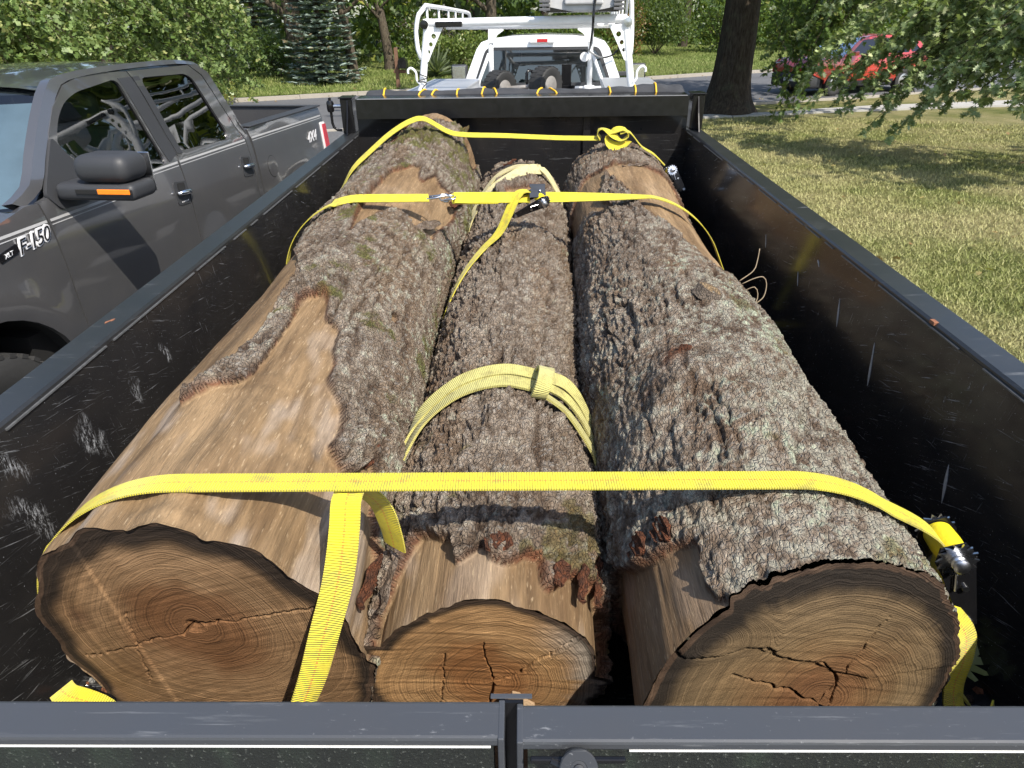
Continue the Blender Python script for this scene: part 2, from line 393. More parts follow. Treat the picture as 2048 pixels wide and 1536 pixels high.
M_GATE = black_paint('black_paint_gate', 0.4, base=(0.048, 0.053, 0.062), rough=0.34, dust=0.3)
M_GLOSS = simple('black_enamel', (0.008, 0.008, 0.009), 0.18, var=0.3, spec=.4)
M_STEEL = simple('zinc_steel', (0.55, 0.56, 0.58), 0.28, metal=1.0)
M_WHITE = simple('white_edge', (0.75, 0.75, 0.74), 0.5)
M_RUST = simple('rust_chip', (0.22, 0.09, 0.045), 0.85, var=0.4, scale=160)
M_RUBBER = simple('rubber', (0.022, 0.022, 0.022), 0.75, var=0.25, scale=60, bmp=0.3)
def pebbled():
    m, nt, b = newmat('pebbled_black'); v = tc(nt); n = noise(nt, v, 240, 3, 0.6); d = noise(nt, nd(nt, 'Mapping', {'Vector': v, 'Scale': (1, 1, .16)}).outputs[0], 22, 4)
    c = mixc(nt, ramp(nt, n, [(0.62, 0), (0.72, 0.6)]), (0.014, 0.016, 0.014), (0.18, 0.19, 0.17)); c = mixc(nt, ramp(nt, d, [(0.5, 0), (0.7, 0.5)]), c, (0.03, 0.045, 0.03))
    setb(nt, b, col=c, rough=0.35, normal=bump(nt, n, 0.7, 0.004)); return m
M_PEB = pebbled(); M_LIP = simple('worn_lip', (0.085, 0.087, 0.09), 0.45, var=0.7, scale=70)
trailer = root('dump_trailer', 'black steel dump trailer holding three big logs', 'trailer', (0, 2.6, 0.19), T_TRAILER)
TR = trailer
MB().box(-1.02, 1.02, YG - .02, YH + .03, FZ - .05, FZ).obj('bed_floor', M_BLK, TR)
for s in (-1, 1):
    nm = 'side_wall'
    w = MB().box(min(s * 1.015, s * 1.03), max(s * 1.015, s * 1.03), 0.49, YH + .02, FZ - .12, ZR - .014).obj(nm, M_BLK, TR)
    # outside ribs
    for y in np.arange(.62, 4.7, .56):
        MB().box(min(s * 1.031, s * 1.088), max(s * 1.031, s * 1.088), y - .035, y + .035, FZ - .1, ZR - .075, .004).obj('rib', M_GLOSS, w)
    # top rail: bowed very slightly outward, chipped inner lip
    ys = np.linspace(0.485, YH + .06, 26); b_ = MB(); V, F = [], []
    for y in ys:
        bow = 0.010 * s * math.sin(math.pi * (y - .48) / 4.2); xi, xo = s * 1.018 - bow * .3, s * 1.100 + bow * .0
        for (x, z) in ((xi, ZR - .006), (xi + s * .006, ZR), (xo - s * .006, ZR), (xo, ZR - .007), (xo, ZR - .07), (xi, ZR - .07)): V.append((x, y, z))
    for i in range(len(ys) - 1):
        for k in range(6): F.append((i * 6 + k, i * 6 + (k + 1) % 6, (i + 1) * 6 + (k + 1) % 6, (i + 1) * 6 + k))
    F += [tuple(range(6)), tuple(range((len(ys) - 1) * 6, len(ys) * 6))]
    b_.add(V, F); b_.obj('top_rail', M_RAIL, w)
    # inner seam bead along the lip, worn bright here and there
    bd = MB(); 
    y = 0.56
    while y < 4.55:
        L = random.uniform(.06, .5); MB().box(min(s * 1.0112, s * 1.0165), max(s * 1.0112, s * 1.0165), y, min(y + L, 4.58), ZR - .017, ZR - .0135).obj('lip_edge', M_LIP, w); y += L + random.uniform(.01, .10)
    # rust nicks on the lip
    for (y, L) in (((1.62, .022),) if s > 0 else ()):
        MB().box(min(s * 1.012, s * 1.024), max(s * 1.012, s * 1.024), y, y + L, ZR - .008, ZR + .0015, .001).obj('rust_nick', M_RUST, w)
MB().prism([(-1.066, 1.652), (-1.061, 1.668), (-1.054, 1.672), (-1.055, 1.684), (-1.060, 1.680), (-1.063, 1.672), (-1.070, 1.662)], .0012, lambda u, v, w: (u, v, ZR + w)).obj('rust_nick', M_RUST, TR)
# wall scars: bare grey gouges on the right-hand wall
for (y, z, L, w_) in ((2.13, 1.50, .09, .010), (1.86, 1.45, .13, .012), (1.40, 1.36, .10, .011), (2.35, 1.59, .02, .014), (2.5, 1.48, .05, .006), (2.9, 1.50, .05, .008)):
    mbx = MB(); pr = []
    for k in range(9):
        t = k / 8; pr.append((t, w_ * (0.35 + 0.65 * abs(math.sin(3 * t + y * 9))) * (1 - abs(2 * t - 1) ** 3)))
    poly = [(y + .02 * (t - .5) + ww / 2, z + L * (t - .5)) for t, ww in pr] + [(y + .02 * (t - .5) - ww / 2, z + L * (t - .5)) for t, ww in reversed(pr)]
    mbx.prism(poly, .0012, lambda u, v, w: (1.0148 - w, u, v)); mbx.obj('gouge', simple('bare_scrape', (0.30, 0.30, 0.30), 0.6, var=0.5, scale=120), TR)
# front wall with shroud beam, ribs and corner posts
fw = MB().box(-1.015, 1.015, YH, YH + .015, FZ, ZR + .10).obj('front_wall', M_BLK_IN, TR)
for x in (-.42, .40): MB().box(x - .022, x + .022, YH - .020, YH - .0005, FZ + .01, ZR + .09, .004).obj('rib', M_BLK_IN, fw)
sh = MB(); sh.prism([(YH - .075, ZR + .085), (YH - .07, ZR + .195), (YH + .10, ZR + .20), (YH + .10, ZR + .19), (YH + .016, ZR + .186), (YH + .016, ZR + .10)], 2.0, lambda u, v, w: (-1.0 + w, u, v))
sh.obj('front_beam', M_GLOSS, fw)
MB().box(-.99, .99, YH - .073, YH - .058, ZR + .1955, ZR + .199).obj('worn_edge', simple('beam_edge', (0.2, 0.2, 0.21), 0.4), fw)
for s in (-1, 1):
    p = MB().box(min(s * 1.025, s * 1.098), max(s * 1.025, s * 1.098), YH - .055, YH + .055, ZR + .001, ZR + .20, .004).obj('corner_post', M_GLOSS, TR)
    MB().box(min(s * 1.018, s * 1.106), max(s * 1.018, s * 1.106), YH - .062, YH + .062, ZR + .2005, ZR + .207, .002).obj('cap', M_GLOSS, p)
    g = MB(); g.prism([(YH - .056, ZR + .19), (YH - .056, ZR + .002), (YH - .16, ZR + .002), (YH - .10, ZR + .1)], .006, lambda u, v, w: (s * 1.056 + w, u, v)); g.obj('gusset', M_GLOSS, p)
# tarp crank at the front left corner
ck = MB().tube([(-1.10, YH, 1.838), (-1.165, YH, 1.838)], .011).obj('tarp_crank', M_STEEL, TR, smooth=True, autos=40)
MB().lathe([(.0, -.035), (.018, -.033), (.022, -.02), (.022, .02), (.018, .03), (.009, .034), (.009, .048), (0, .05)], (-1.172, YH, 1.838)).obj('joint', M_GLOSS, ck, smooth=True, autos=40)
MB().tube([(-1.172, YH, 1.81), (-1.172, YH, 1.74), (-1.165, YH, 1.715), (-1.145, YH, 1.70), (-1.115, YH, 1.697)], .0085).obj('handle', M_GLOSS, ck, smooth=True, autos=50)
# rolled mesh tarp lying on the shroud, laced with yellow cord
def cloth_mat():
    m, nt, b = newmat('mesh_tarp'); v = tc(nt); n = noise(nt, v, 14, 5); w = noise(nt, v, 420, 2)
    setb(nt, b, col=mixc(nt, n, (0.018, 0.019, 0.022), (0.05, 0.052, 0.058)), rough=0.8, normal=bump(nt, mth(nt, 'ADD', n, mth(nt, 'MULTIPLY', w, .3)), 0.6, 0.02)); return m
M_TARP = cloth_mat(); M_CORD = simple('yellow_cord', (0.72, 0.42, 0.02), 0.6, var=0.15, scale=200, bmp=0.3)
NT_, NR_ = 140, 20; V, F = [], []
xs = np.linspace(-.985, 1.02, NT_)
def tarp_r(x, a):
    big = 1 + 0.45 * sstep(.55, 1.0, np.array(x)); pin = 1 - .16 * max(0, math.cos((x + 1) * 12.5)) ** 8
    return 0.041 * big * pin * (1 + 0.14 * math.sin(7 * x + 2 * a) + 0.09 * math.sin(23 * x - 3 * a) + .05 * math.sin(51 * x + a))
for x in xs:
    for k in range(NR_):
        a = 2 * math.pi * k / NR_; r = tarp_r(x, a); e = min(1, (x + .985) / .02 + .15, (1.02 - x) / .02 + .15)
        V.append((x, YH + .165 + r * 1.5 * e * math.cos(a), ZR + .182 + r * e * math.sin(a) * .95))
for i in range(NT_ - 1):
    for k in range(NR_): F.append((i * NR_ + k, i * NR_ + (k + 1) % NR_, (i + 1) * NR_ + (k + 1) % NR_, (i + 1) * NR_ + k))
F += [tuple(range(NR_)), tuple(range((NT_ - 1) * NR_, NT_ * NR_))]
trp = obj('tarp_roll', V, F, M_TARP, TR, smooth=True)
def cord(x0, x1):
    pts = []
    for a in np.linspace(-1.0, 3.5, 16):
        x = x0 + (x1 - x0) * (a + 1) / 4.5; r = tarp_r(x, math.pi - a) + .004; aa = math.pi - a
        pts.append((x, YH + .165 + r * 1.5 * math.cos(aa), ZR + .182 + r * math.sin(aa) * .95))
    MB().tube(pts, .0055, 8).obj('cord', M_CORD, trp, smooth=True)
for a, b_ in ((-.86, -.86), (-.66, -.585), (-.585, -.5), (-.41, -.385), (-.27, -.205), (-.13, -.205), (.07, .15), (.245, .15), (.56, .53), (.70, .71), (.83, .83)): cord(a, b_)
# rear gate: two doors
for (x0, x1, z, lab) in ((-1.012, -.0235, ZR + .004, None), (-.0095, 1.012, ZR - .002, None)):
    d = MB().box(x0 + .012, x1 - .012, .5015, .522, FZ - .1, z - .0155).obj('gate_door', M_PEB, TR)
    t = MB(); t.box(x0, x1, .497, YG, z - .015, z, .004); t.obj('top_tube', M_GATE, d)
    MB().box(x0 - .0002, x0 + .007, .4955, YG + .0008, FZ - .1, z + .0006, .0015).obj('end_frame', M_GATE, d)
    MB().box(x1 - .007, x1 + .0002, .4955, YG + .0008, FZ - .1, z + .0006, .0015).obj('end_frame', M_GATE, d)
    MB().box(x0 + .013, x1 - .013, .490, .501, FZ - .1, FZ - .04).obj('bottom_rail', M_GLOSS, d)
    e0, e1 = (x0 + .01, x1 - .015) if x0 < -.5 else (.115, x1 - .01)
    MB().box(e0, e1, .4985, .5012, z - .0185, z - .0163).obj('white_strip', M_WHITE, d)
    if x0 > -.5:
        b_ = MB(); b_.box(.005, .109, .482, .489, z - .016, z - .010, .002); b_.tube([(.028, .484, z - .013), (.04, .479, z - .015)], .004); b_.obj('latch_bar', M_GLOSS, d)
        kd = (0, -.75, .66); k = MB().lathe([(0.0205, -.006), (.0212, 0), (.0208, .0022), (.0195, .003), (.0095, .0030), (.0090, .0022), (.0060, .0024), (.0055, .0042), (0, .0048)], (.057, .474, z - .012), dirv=kd, n=40)
        k.obj('latch_knob', M_RAIL, d, smooth=True, autos=30)
        pass
MB().box(-.040, .008, .5465, .553, ZR + .0046, ZR + .0060, .0005).obj('latch_plate', M_GATE, TR)
MB().box(-.030, -.002, .548, .553, FZ - .08, ZR - .004).obj('gap_plate', M_GLOSS, TR)
# running gear under the bed
fr = MB()
for s in (-1, 1): fr.box(s * .55 - .05, s * .55 + .05, .5, 5.3, FZ - .38, FZ - .2)
for y in np.arange(.7, 5.2, .75): fr.box(-.5, .5, y - .03, y + .03, FZ - .36, FZ - .28)
fr.obj('chassis', M_GLOSS, TR)
MB().tube([(-.5, 5.2, .62), (0, 6.3, .56), (.5, 5.2, .62)], .05).obj('tongue', M_GLOSS, TR)
def make_wheel(name, parent, c, r, w, axis='x', tread=24, rim=M_STEEL, tyre_mat=None, rim_ratio=.56, spokes=6):
    """tyre with tread blocks, and a spoked rim as its own piece"""
    tyre_mat = tyre_mat or M_RUBBER
    prof = [(r * rim_ratio, -w * .40), (r * .72, -w * .5), (r * .9, -w * .49), (r * .97, -w * .42), (r, -w * .25), (r, w * .25), (r * .97, w * .42), (r * .9, w * .49), (r * .72, w * .5), (r * rim_ratio, w * .40), (r * rim_ratio, -w * .40)]
    wh = MB().lathe(prof, c, axis, 40).obj(name, tyre_mat, parent, smooth=True, autos=35)
    ti = MB(); ax = {'x': 0, 'y': 1}[axis]
    for k in range(tread):
        for sd_ in (-1, 1):
            a = 2 * math.pi * (k + (.5 if sd_ > 0 else 0)) / tread; h = .5 * math.pi * r / tread * 1.05; V = []
            for rr in (r * .965, r * 1.018):
                for da in (-h / r, h / r):
                    for ww in ((.06, .44) if sd_ > 0 else (-.44, -.06)):
                        p = [0, 0, 0]; o = (1, 2) if ax == 0 else (0, 2); aa = a + da
                        p[ax] = w * ww; p[o[0]] = rr * math.cos(aa); p[o[1]] = rr * math.sin(aa); V.append([c[i] + p[i] for i in range(3)])
            ti.add(V, [(0, 1, 3, 2), (4, 6, 7, 5), (0, 4, 5, 1), (2, 3, 7, 6), (0, 2, 6, 4), (1, 5, 7, 3)])
    ti.obj('tread', tyre_mat, wh)
    rm = MB(); R = r * rim_ratio
    rm.lathe([(R * 1.0, -w * .41), (R * 1.03, -w * .40), (R * .93, -w * .36), (R * .9, -w * .1), (R * .9, w * .1), (R * .93, w * .36), (R * 1.03, w * .40), (R * 1.0, w * .41)], c, axis, 36)
    rm.lathe([(0, .12 * w), (R * .22, .14 * w), (R * .26, .2 * w), (R * .2, .30 * w), (0, .32 * w)], c, axis, 20)
    rm.lathe([(0, -.32 * w), (R * .2, -.3 * w), (R * .26, -.2 * w), (R * .22, -.14 * w), (0, -.12 * w)], c, axis, 20)
    for k in range(spokes):
        for q in (-1, 1):
            a = 2 * math.pi * k / spokes; o = (1, 2) if ax == 0 else (0, 2); p0 = [0, 0, 0]; p1 = [0, 0, 0]
            p0[ax] = p1[ax] = q * w * .22; p0[o[0]], p0[o[1]] = .15 * R * math.cos(a), .15 * R * math.sin(a); p1[o[0]], p1[o[1]] = .93 * R * math.cos(a), .93 * R * math.sin(a)
            rm.tube([[c[i] + p0[i] for i in range(3)], [c[i] + p1[i] for i in range(3)]], R * .11, 6)
    rm.obj('rim', rim, wh, smooth=True, autos=40); return wh
for s in (-1, 1):
    for y in (2.2, 3.1): make_wheel('wheel', TR, (s * .86, y, .38 + .135), .38, .22, 'x')

# ================================================================== the three logs (trailer frame)
LOGS = {
 'A': dict(y=(.92, 4.35), cx=[-.604, -.629, -.633, -.541], r=[.308, .319, .318, .338], lift=[0, .005, .018, .075], seed=11,
   cut=(-.604, 1.348, .930, -.10, -.10), far=(.05, .0),
   bare=[[(.941, 1.628), (1.083, 1.499), (1.216, 1.217), (1.33, 1.062), (1.208, .929), (1.236, .856), (1.267, .723), (1.334, .776), (1.412, .692), (1.455, .575), (1.62, .476), (1.74, .481), (1.76, .314), (1.853, .271), (1.907, .145), (1.863, 0), (1.681, .041), (1.478, .007), (1.413, -.003), (1.378, -.187), (1.337, -.289), (1.30, -.42), (1.43, -.30), (1.50, -.22), (1.62, -.17), (1.75, -.16), (1.90, -.17), (2.02, -.21), (2.15, -.30), (2.32, -.48), (2.6, -.75), (2.9, -1.2), (2.0, -2.3), (.5, -2.3), (.5, 1.63)],
         [(3.32, .018), (3.515, .264), (3.523, .382), (3.389, .441), (3.372, .517), (3.528, .637), (3.482, .745), (3.477, .94), (3.482, 1.08), (3.473, 1.188), (3.295, 1.242), (3.002, 1.059), (2.791, .982), (2.781, .616), (2.809, .37), (2.713, .202), (2.534, .067), (2.351, .055), (2.616, -.002), (2.891, -.025), (3.092, -.008)],
         [(4.2, .7), (4.6, .7), (4.6, 1.3), (4.246, 1.28), (4.04, 1.153)], [(4.27, -.5), (4.6, -.5), (4.6, .8), (4.3, .6), (4.22, .1)], [(1.98, .83), (2.03, .86), (2.0, .93), (1.95, .90)]]),
 'B': dict(y=(.92, 4.35), cx=[-.075, -.054, -.028, -.017], r=[.231, .239, .24, .249], lift=[0, .004, 0, .008], seed=23,
   cut=(-.075, 1.271, .925, .03, -.11), far=(0, 0),
   bare=[[(1.1, -.806), (1.138, -.693), (1.10, -.5), (1.072, -.326), (1.018, -.252), (1.033, -.125), (1.058, -.038), (1.01, .048), (1.003, .182), (1.033, .307), (1.036, .462), (.978, .497), (.968, .57), (1.035, .812), (1.031, .909), (1.04, 1.162), (1.06, 1.65), (.5, 1.75), (.5, -1.2), (.97, -1.15), (1.02, -.98)],
         [(3.699, -.272), (3.793, .045), (3.908, .503), (3.932, .786), (3.568, .265), (3.532, -.148)], [(1.222, -.30), (1.232, -.24), (1.252, -.17), (1.238, -.14), (1.212, -.22)]]),
 'D': dict(y=(.84, 4.35), cx=[.461, .496, .528, .564], r=[.293, .312, .3, .312], lift=[0, 0, -.01, 0], seed=37,
   cut=(.461, 1.333, .826, .19, .05), far=(0, 0),
   bare=[[(1.158, -1.415), (1.079, -1.157), (1.059, -1.051), (1.022, -.882), (.994, -.723), (.972, -.642), (.921, -.653), (.88, -.648), (.856, -.604), (.851, -.527), (.5, -.45), (.5, -2.3), (1.158, -2.3)],
         [(3.808, -.65), (3.738, -.373), (3.688, .271), (3.722, .552), (3.7, 1.3), (2.3, 1.3), (2.24, .62), (2.24, .45), (2.397, .28), (2.614, .18), (2.823, -.02), (3.121, -.12), (3.412, -.217), (3.652, -.40), (3.331, -.598), (2.998, -.409), (3.207, -.828), (3.251, -1.243), (3.3, -1.9), (3.689, -1.9), (3.64, -1.405), (3.702, -1.069)]]),
}
def log_at(L, y):
    g = LOGS[L]; k = np.linspace(g['y'][0], g['y'][1], 4); y = np.asarray(y, float)
    sm = lambda v: (np.interp(y, k, v) * 2 + np.interp(y - .35, k, v) + np.interp(y + .35, k, v)) / 4
    r = sm(g['r']); return sm(g['cx']), FZ + r + sm(g['lift']), r
def log_surf(L, y, a, up=0.0):
    cx, cz, r = log_at(L, y); return np.stack([cx + (r + up) * np.sin(a), np.broadcast_to(y, np.shape(cx + a)), cz + (r + up) * np.cos(a)], -1)

def bark_mat():
    m, nt, b = newmat('oak_bark'); v = tc(nt); c = attr(nt, 'Col', 'Color'); va = nd(nt, 'Mapping', {'Vector': v, 'Scale': (1, .55, 1)}).outputs[0]
    n1 = noise(nt, va, 85, 6, 0.75); n2 = noise(nt, v, 330, 3, 0.7); vo = nd(nt, 'TexVoronoi', {'Vector': va, 'Scale': 120, 'Randomness': 1.0}, feature='DISTANCE_TO_EDGE').outputs['Distance']; ck = ramp(nt, vo, [(0.0, 0), (0.16, 1)])
    k = mth(nt, 'ADD', mth(nt, 'ADD', mth(nt, 'MULTIPLY', n1, 1.5), mth(nt, 'MULTIPLY', n2, 1.0)), -.17); c = scalec(nt, c, mth(nt, 'MAXIMUM', k, .25))
    c = mixc(nt, ramp(nt, n2, [(0.66, 0.0), (0.80, 0.5)]), c, (0.42, 0.40, 0.34))
    h = mth(nt, 'ADD', mth(nt, 'ADD', mth(nt, 'MULTIPLY', n1, 1.3), mth(nt, 'MULTIPLY', n2, 0.5)), mth(nt, 'MULTIPLY', ck, 0.6))
    setb(nt, b, col=c, rough=0.93, spec=0.2, normal=bump(nt, h, 1.0, 0.012)); return m
def wood_mat():
    m, nt, b = newmat('bare_wood'); v = tc(nt); c = attr(nt, 'Col', 'Color')
    g = nd(nt, 'Mapping', {'Vector': v, 'Scale': (1, .05, 1)}).outputs[0]; fib = noise(nt, g, 300, 5, 0.7); fib2 = noise(nt, nd(nt, 'Mapping', {'Vector': v, 'Scale': (1, .10, 1)}).outputs[0], 80, 4, 0.65)
    fl = noise(nt, nd(nt, 'Mapping', {'Vector': v, 'Scale': (1, .16, 1)}).outputs[0], 230, 2, 0.5)
    k = mth(nt, 'ADD', mth(nt, 'ADD', mth(nt, 'MULTIPLY', fib, 1.1), mth(nt, 'MULTIPLY', fib2, 1.1)), -.12); c = scalec(nt, c, mth(nt, 'MAXIMUM', k, .3))
    c = mixc(nt, ramp(nt, fl, [(0.62, 0.0), (0.74, 0.5)]), c, (0.48, 0.36, 0.22))
    setb(nt, b, col=c, rough=0.75, spec=0.25, normal=bump(nt, mth(nt, 'ADD', fib, mth(nt, 'MULTIPLY', fib2, .9)), 0.7, 0.005)); return m
def face_mat():
    m, nt, b = newmat('end_grain'); v = tc(nt); c = attr(nt, 'Col', 'Color'); d = attr(nt, 'ring')
    dw = mth(nt, 'ADD', d, mth(nt, 'MULTIPLY', noise(nt, v, 22, 3), .005))
    r1 = nd(nt, 'TexNoise', {'W': mth(nt, 'MULTIPLY', dw, 290.0), 'Scale': 1.0, 'Detail': 2.0}, noise_dimensions='1D').outputs['Fac']
    r2_ = nd(nt, 'TexNoise', {'W': mth(nt, 'MULTIPLY', dw, 62.0), 'Scale': 1.0, 'Detail': 3.0}, noise_dimensions='1D').outputs['Fac']
    saw = noise(nt, rotscale(nt, v, 'Y', 24, (3.0, 1, 60)), 3.0, 4, 0.6); sp = noise(nt, v, 420, 3, 0.7); bl = noise(nt, v, 13, 4, .6)
    k = mth(nt, 'ADD', mth(nt, 'MULTIPLY', r1, 1.05), mth(nt, 'ADD', mth(nt, 'MULTIPLY', r2_, .75), mth(nt, 'ADD', mth(nt, 'MULTIPLY', saw, .34), mth(nt, 'ADD', mth(nt, 'MULTIPLY', sp, .5), mth(nt, 'MULTIPLY', bl, .6))))); k = mth(nt, 'MAXIMUM', mth(nt, 'ADD', k, -.60), .18); c = scalec(nt, c, k)
    h = mth(nt, 'ADD', mth(nt, 'MULTIPLY', r1, .7), mth(nt, 'ADD', mth(nt, 'MULTIPLY', saw, .8), mth(nt, 'MULTIPLY', sp, .5)))
    setb(nt, b, col=c, rough=0.85, spec=0.2, normal=bump(nt, h, 0.7, 0.004)); return m
M_BARK, M_WOOD, M_FACE = bark_mat(), wood_mat(), face_mat()

def lerp3(a, b, t): return np.asarray(a) * (1 - t[:, None]) + np.asarray(b) * t[:, None]
FACE = {  # pith, cracks as polylines in (x, z, half-width)
 'A': dict(pith=(-.607, 1.398), cracks=[[(-.86, 1.272, .0010), (-.76, 1.315, .002), (-.63, 1.372, .0035), (-.608, 1.400, .008), (-.58, 1.405, .005), (-.50, 1.425, .003), (-.38, 1.468, .0025), (-.33, 1.48, .001)], [(-.633, 1.368, .005), (-.612, 1.398, .006)], [(-.735, 1.42, .0012), (-.745, 1.30, .0015), (-.75, 1.2, .0015)]]),
 'B': dict(pith=(-.062, 1.245), cracks=[[(-.062, 1.245, .004), (-.066, 1.30, .003), (-.072, 1.37, .001)], [(-.062, 1.245, .003), (-.02, 1.265, .004), (.03, 1.325, .004), (.07, 1.365, .002), (.11, 1.40, .001)], [(-.150, 1.33, .0004), (-.154, 1.28, .0008), (-.165, 1.17, .0008)], [(-.062, 1.245, .004), (-.075, 1.15, .004)]]),
 'D': dict(pith=(.515, 1.305), cracks=[[(.515, 1.305, .006), (.46, 1.345, .004), (.40, 1.385, .003), (.34, 1.41, .001)], [(.515, 1.305, .005), (.53, 1.25, .006)], [(.515, 1.305, .003), (.548, 1.37, .002), (.57, 1.43, .0015), (.60, 1.50, .001)],
        [(.225, 1.50, .004), (.262, 1.470, .004), (.31, 1.462, .004), (.36, 1.475, .004), (.385, 1.464, .003), (.43, 1.436, .003), (.49, 1.412, .003), (.525, 1.385, .003), (.54, 1.35, .003), (.535, 1.31, .0025), (.53, 1.28, .002)]]),
}
def build_log(L, name, label, far_label=None):
    g = LOGS[L]; sd_ = g['seed']; y0, y1 = g['y']
    ys = [y0]; 
    while ys[-1] < y1: ys.append(ys[-1] + .0027 * (ys[-1] + .45))
    ys = np.array(ys); ys = y0 + (ys - y0) * (y1 - y0) / (ys[-1] - y0); ny = len(ys)
    na = 340; ta = np.linspace(-1, 1, na); A1 = np.concatenate([np.linspace(-2.0, 2.0, na), np.linspace(2.0, 2 * math.pi - 2.0, 46)[1:-1]]); na = len(A1); A1 = np.where(A1 > math.pi, A1 - 2 * math.pi, A1)
    Yg, Ag = np.meshgrid(ys, A1, indexing='ij'); y, a = Yg.ravel(), Ag.ravel()
    cx, cz, r = log_at(L, y); q = np.c_[r * np.sin(a), y, r * np.cos(a)]
    # broad lumps
    lump = .011 * fbm(q * np.array([4, 1.6, 4]), 3, sd_) + .006 * vnoise(q * np.array([9, 2.2, 9]), sd_ + 3)
    if L == 'A':
        flute = sstep(2.4, .9, y) * .007 * np.sin(a * 13 + 1.2 * vnoise(q * 3, 5)); lump += flute
        lump += .045 * np.exp(-((y - 4.42) / .20) ** 2 - ((a - .05) / .5) ** 2) + .03 * sstep(3.6, 4.3, y) * np.sin(a * 3 + .6)
        lump += .02 * np.exp(-((y - 3.0) / .22) ** 2 - ((a - .5) / .5) ** 2)
    if L == 'A': lump += .020 * sstep(2.0, 1.3, y)
    if L == 'D':
        lump += .030 * np.exp(-((y - 1.50) / .10) ** 2 - ((a + .38) / .26) ** 2) + .016 * np.exp(-((y - 1.40 - .07 * np.cos(a * 3)) / .05) ** 2) * sstep(-1.1, -.6, a) * sstep(.5, 0, a)
        lump += .03 * np.exp(-((y - 3.66) / .10) ** 2 - ((a + .1) / .6) ** 2) - .02 * np.exp(-((y - 3.86) / .07) ** 2 - ((a) / .7) ** 2) + .012 * np.exp(-((y - 1.892) / .05) ** 2 - ((a - .12) / .16) ** 2)
    if L == 'B':
        lump += .012 * np.exp(-((y - 3.7) / .07) ** 2) - .008 * np.exp(-((y - 3.95) / .09) ** 2)
    # where the bark is gone
    w1 = fbm(q * 24, 2, sd_ + 41, .5); w2 = fbm(q * 26 + 50, 3, sd_ + 42, .6); w3 = vnoise(np.c_[q[:, 0] * 11, y * 11, q[:, 2] * 11], sd_ + 43)
    pid = np.full(len(y), -1)
    for q_, pl in enumerate(g['bare']):
        ins = inpoly(y + .008 * w3, a + .006 * w3 / r, pl); pid = np.where(ins & (pid < 0), q_, pid)
    def blur(G, k):
        for _ in range(k): G = (G + np.roll(G, 1, 1) + np.roll(G, -1, 1) + np.vstack([G[:1], G[:-1]]) + np.vstack([G[1:], G[-1:]])) / 5
        return G
    field = blur((pid < 0).astype(float).reshape(ny, na), 10).ravel() + .26 * w1 + .20 * w3
    fl1, _, _ = worley(q * np.array([9, 5, 9]), sd_ + 60); flake = (fl1 < .10) & (vnoise(q * 30, sd_ + 61) > -.3)
    mask = (field > .5).astype(float); far_in = blur((pid < 0).astype(float).reshape(ny, na), 20).ravel(); mask = np.where(far_in > .97, 1., mask)
    Mg = mask.reshape(ny, na)
    Bl = blur(Mg.copy(), 10).ravel(); Bs = blur(Mg.copy(), 1).ravel()
    # bark relief: plates split by cracks, long ridges, scales
    wq = q + .010 * np.c_[vnoise(q * 22, 1), vnoise(q * 22 + 9, 2), vnoise(q * 22 + 21, 3)]
    an = np.array([1, .42 if L != 'B' else .55, 1])
    f1, f2, idc = worley(wq * an * 44, sd_ + 1); g1, g2, idg = worley(wq * an * 21 + 3, sd_ + 2)
    crack = sstep(.0, .20, f2 - f1); crack2 = sstep(.0, .13, g2 - g1)
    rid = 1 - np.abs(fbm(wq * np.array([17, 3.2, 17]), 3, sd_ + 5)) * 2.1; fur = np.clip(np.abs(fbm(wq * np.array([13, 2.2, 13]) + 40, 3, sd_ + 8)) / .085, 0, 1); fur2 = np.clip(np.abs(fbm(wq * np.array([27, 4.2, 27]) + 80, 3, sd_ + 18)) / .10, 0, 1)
    fine = fbm(q * np.array([130, 90, 130]), 3, sd_ + 7, .6); rid2 = 1 - 2 * np.abs(fbm(wq * np.array([52, 24, 52]), 3, sd_ + 6, .6))
    amp = .80 + .75 * vnoise(q * 3.1, sd_ + 9); amp = np.clip(amp + (.25 if L == 'B' else 0) - (.25 * sstep(.6, 1.2, np.abs(a)) if L == 'A' else 0), .35, 1.3)
    hb = amp * (.0045 * crack + .0075 * crack2 + .0030 * (idc - .5) + .0060 * (idg - .5) + .0090 * rid + .0075 * rid2 + .0135 * fur + .0080 * fur2 - .019) + .0048 * fine
    if L == 'D': hb = hb * .80
    hw = .0010 * vnoise(q * np.array([120, 8, 120]), sd_ + 12) + .0020 * vnoise(q * np.array([30, 9, 30]), sd_ + 13) 
    if L == 'A':   # ripple figure of the bare butt
        hw += .0022 * np.sin(y * 95 + 8 * vnoise(q * 4, 8)) * sstep(.0, .5, vnoise(q * 5, 77)) * sstep(1.9, 1.0, y)
    edge = np.clip(1 - np.abs(Bl - .62) / .38, 0, 1)
    curl = mask * .007 * edge * sstep(-.3, .5, vnoise(q * 9, sd_ + 15))
    kb = sstep(.26, .74, np.where(far_in > .97, 1., field)); h = kb * (.005 + hb - .006 * flake) + (1 - kb) * (-.010 + hw)
    if L == 'D': 
        far_end = sstep(3.72, 3.9, y) * sstep(.8, .3, np.abs(a)); h -= .012 * far_end
    rr = r - .012 + lump + h
    # cut planes
    px, pz = cx + rr * np.sin(a), cz + rr * np.cos(a); c0x, c0z, cy0, kx, kz = g['cut']
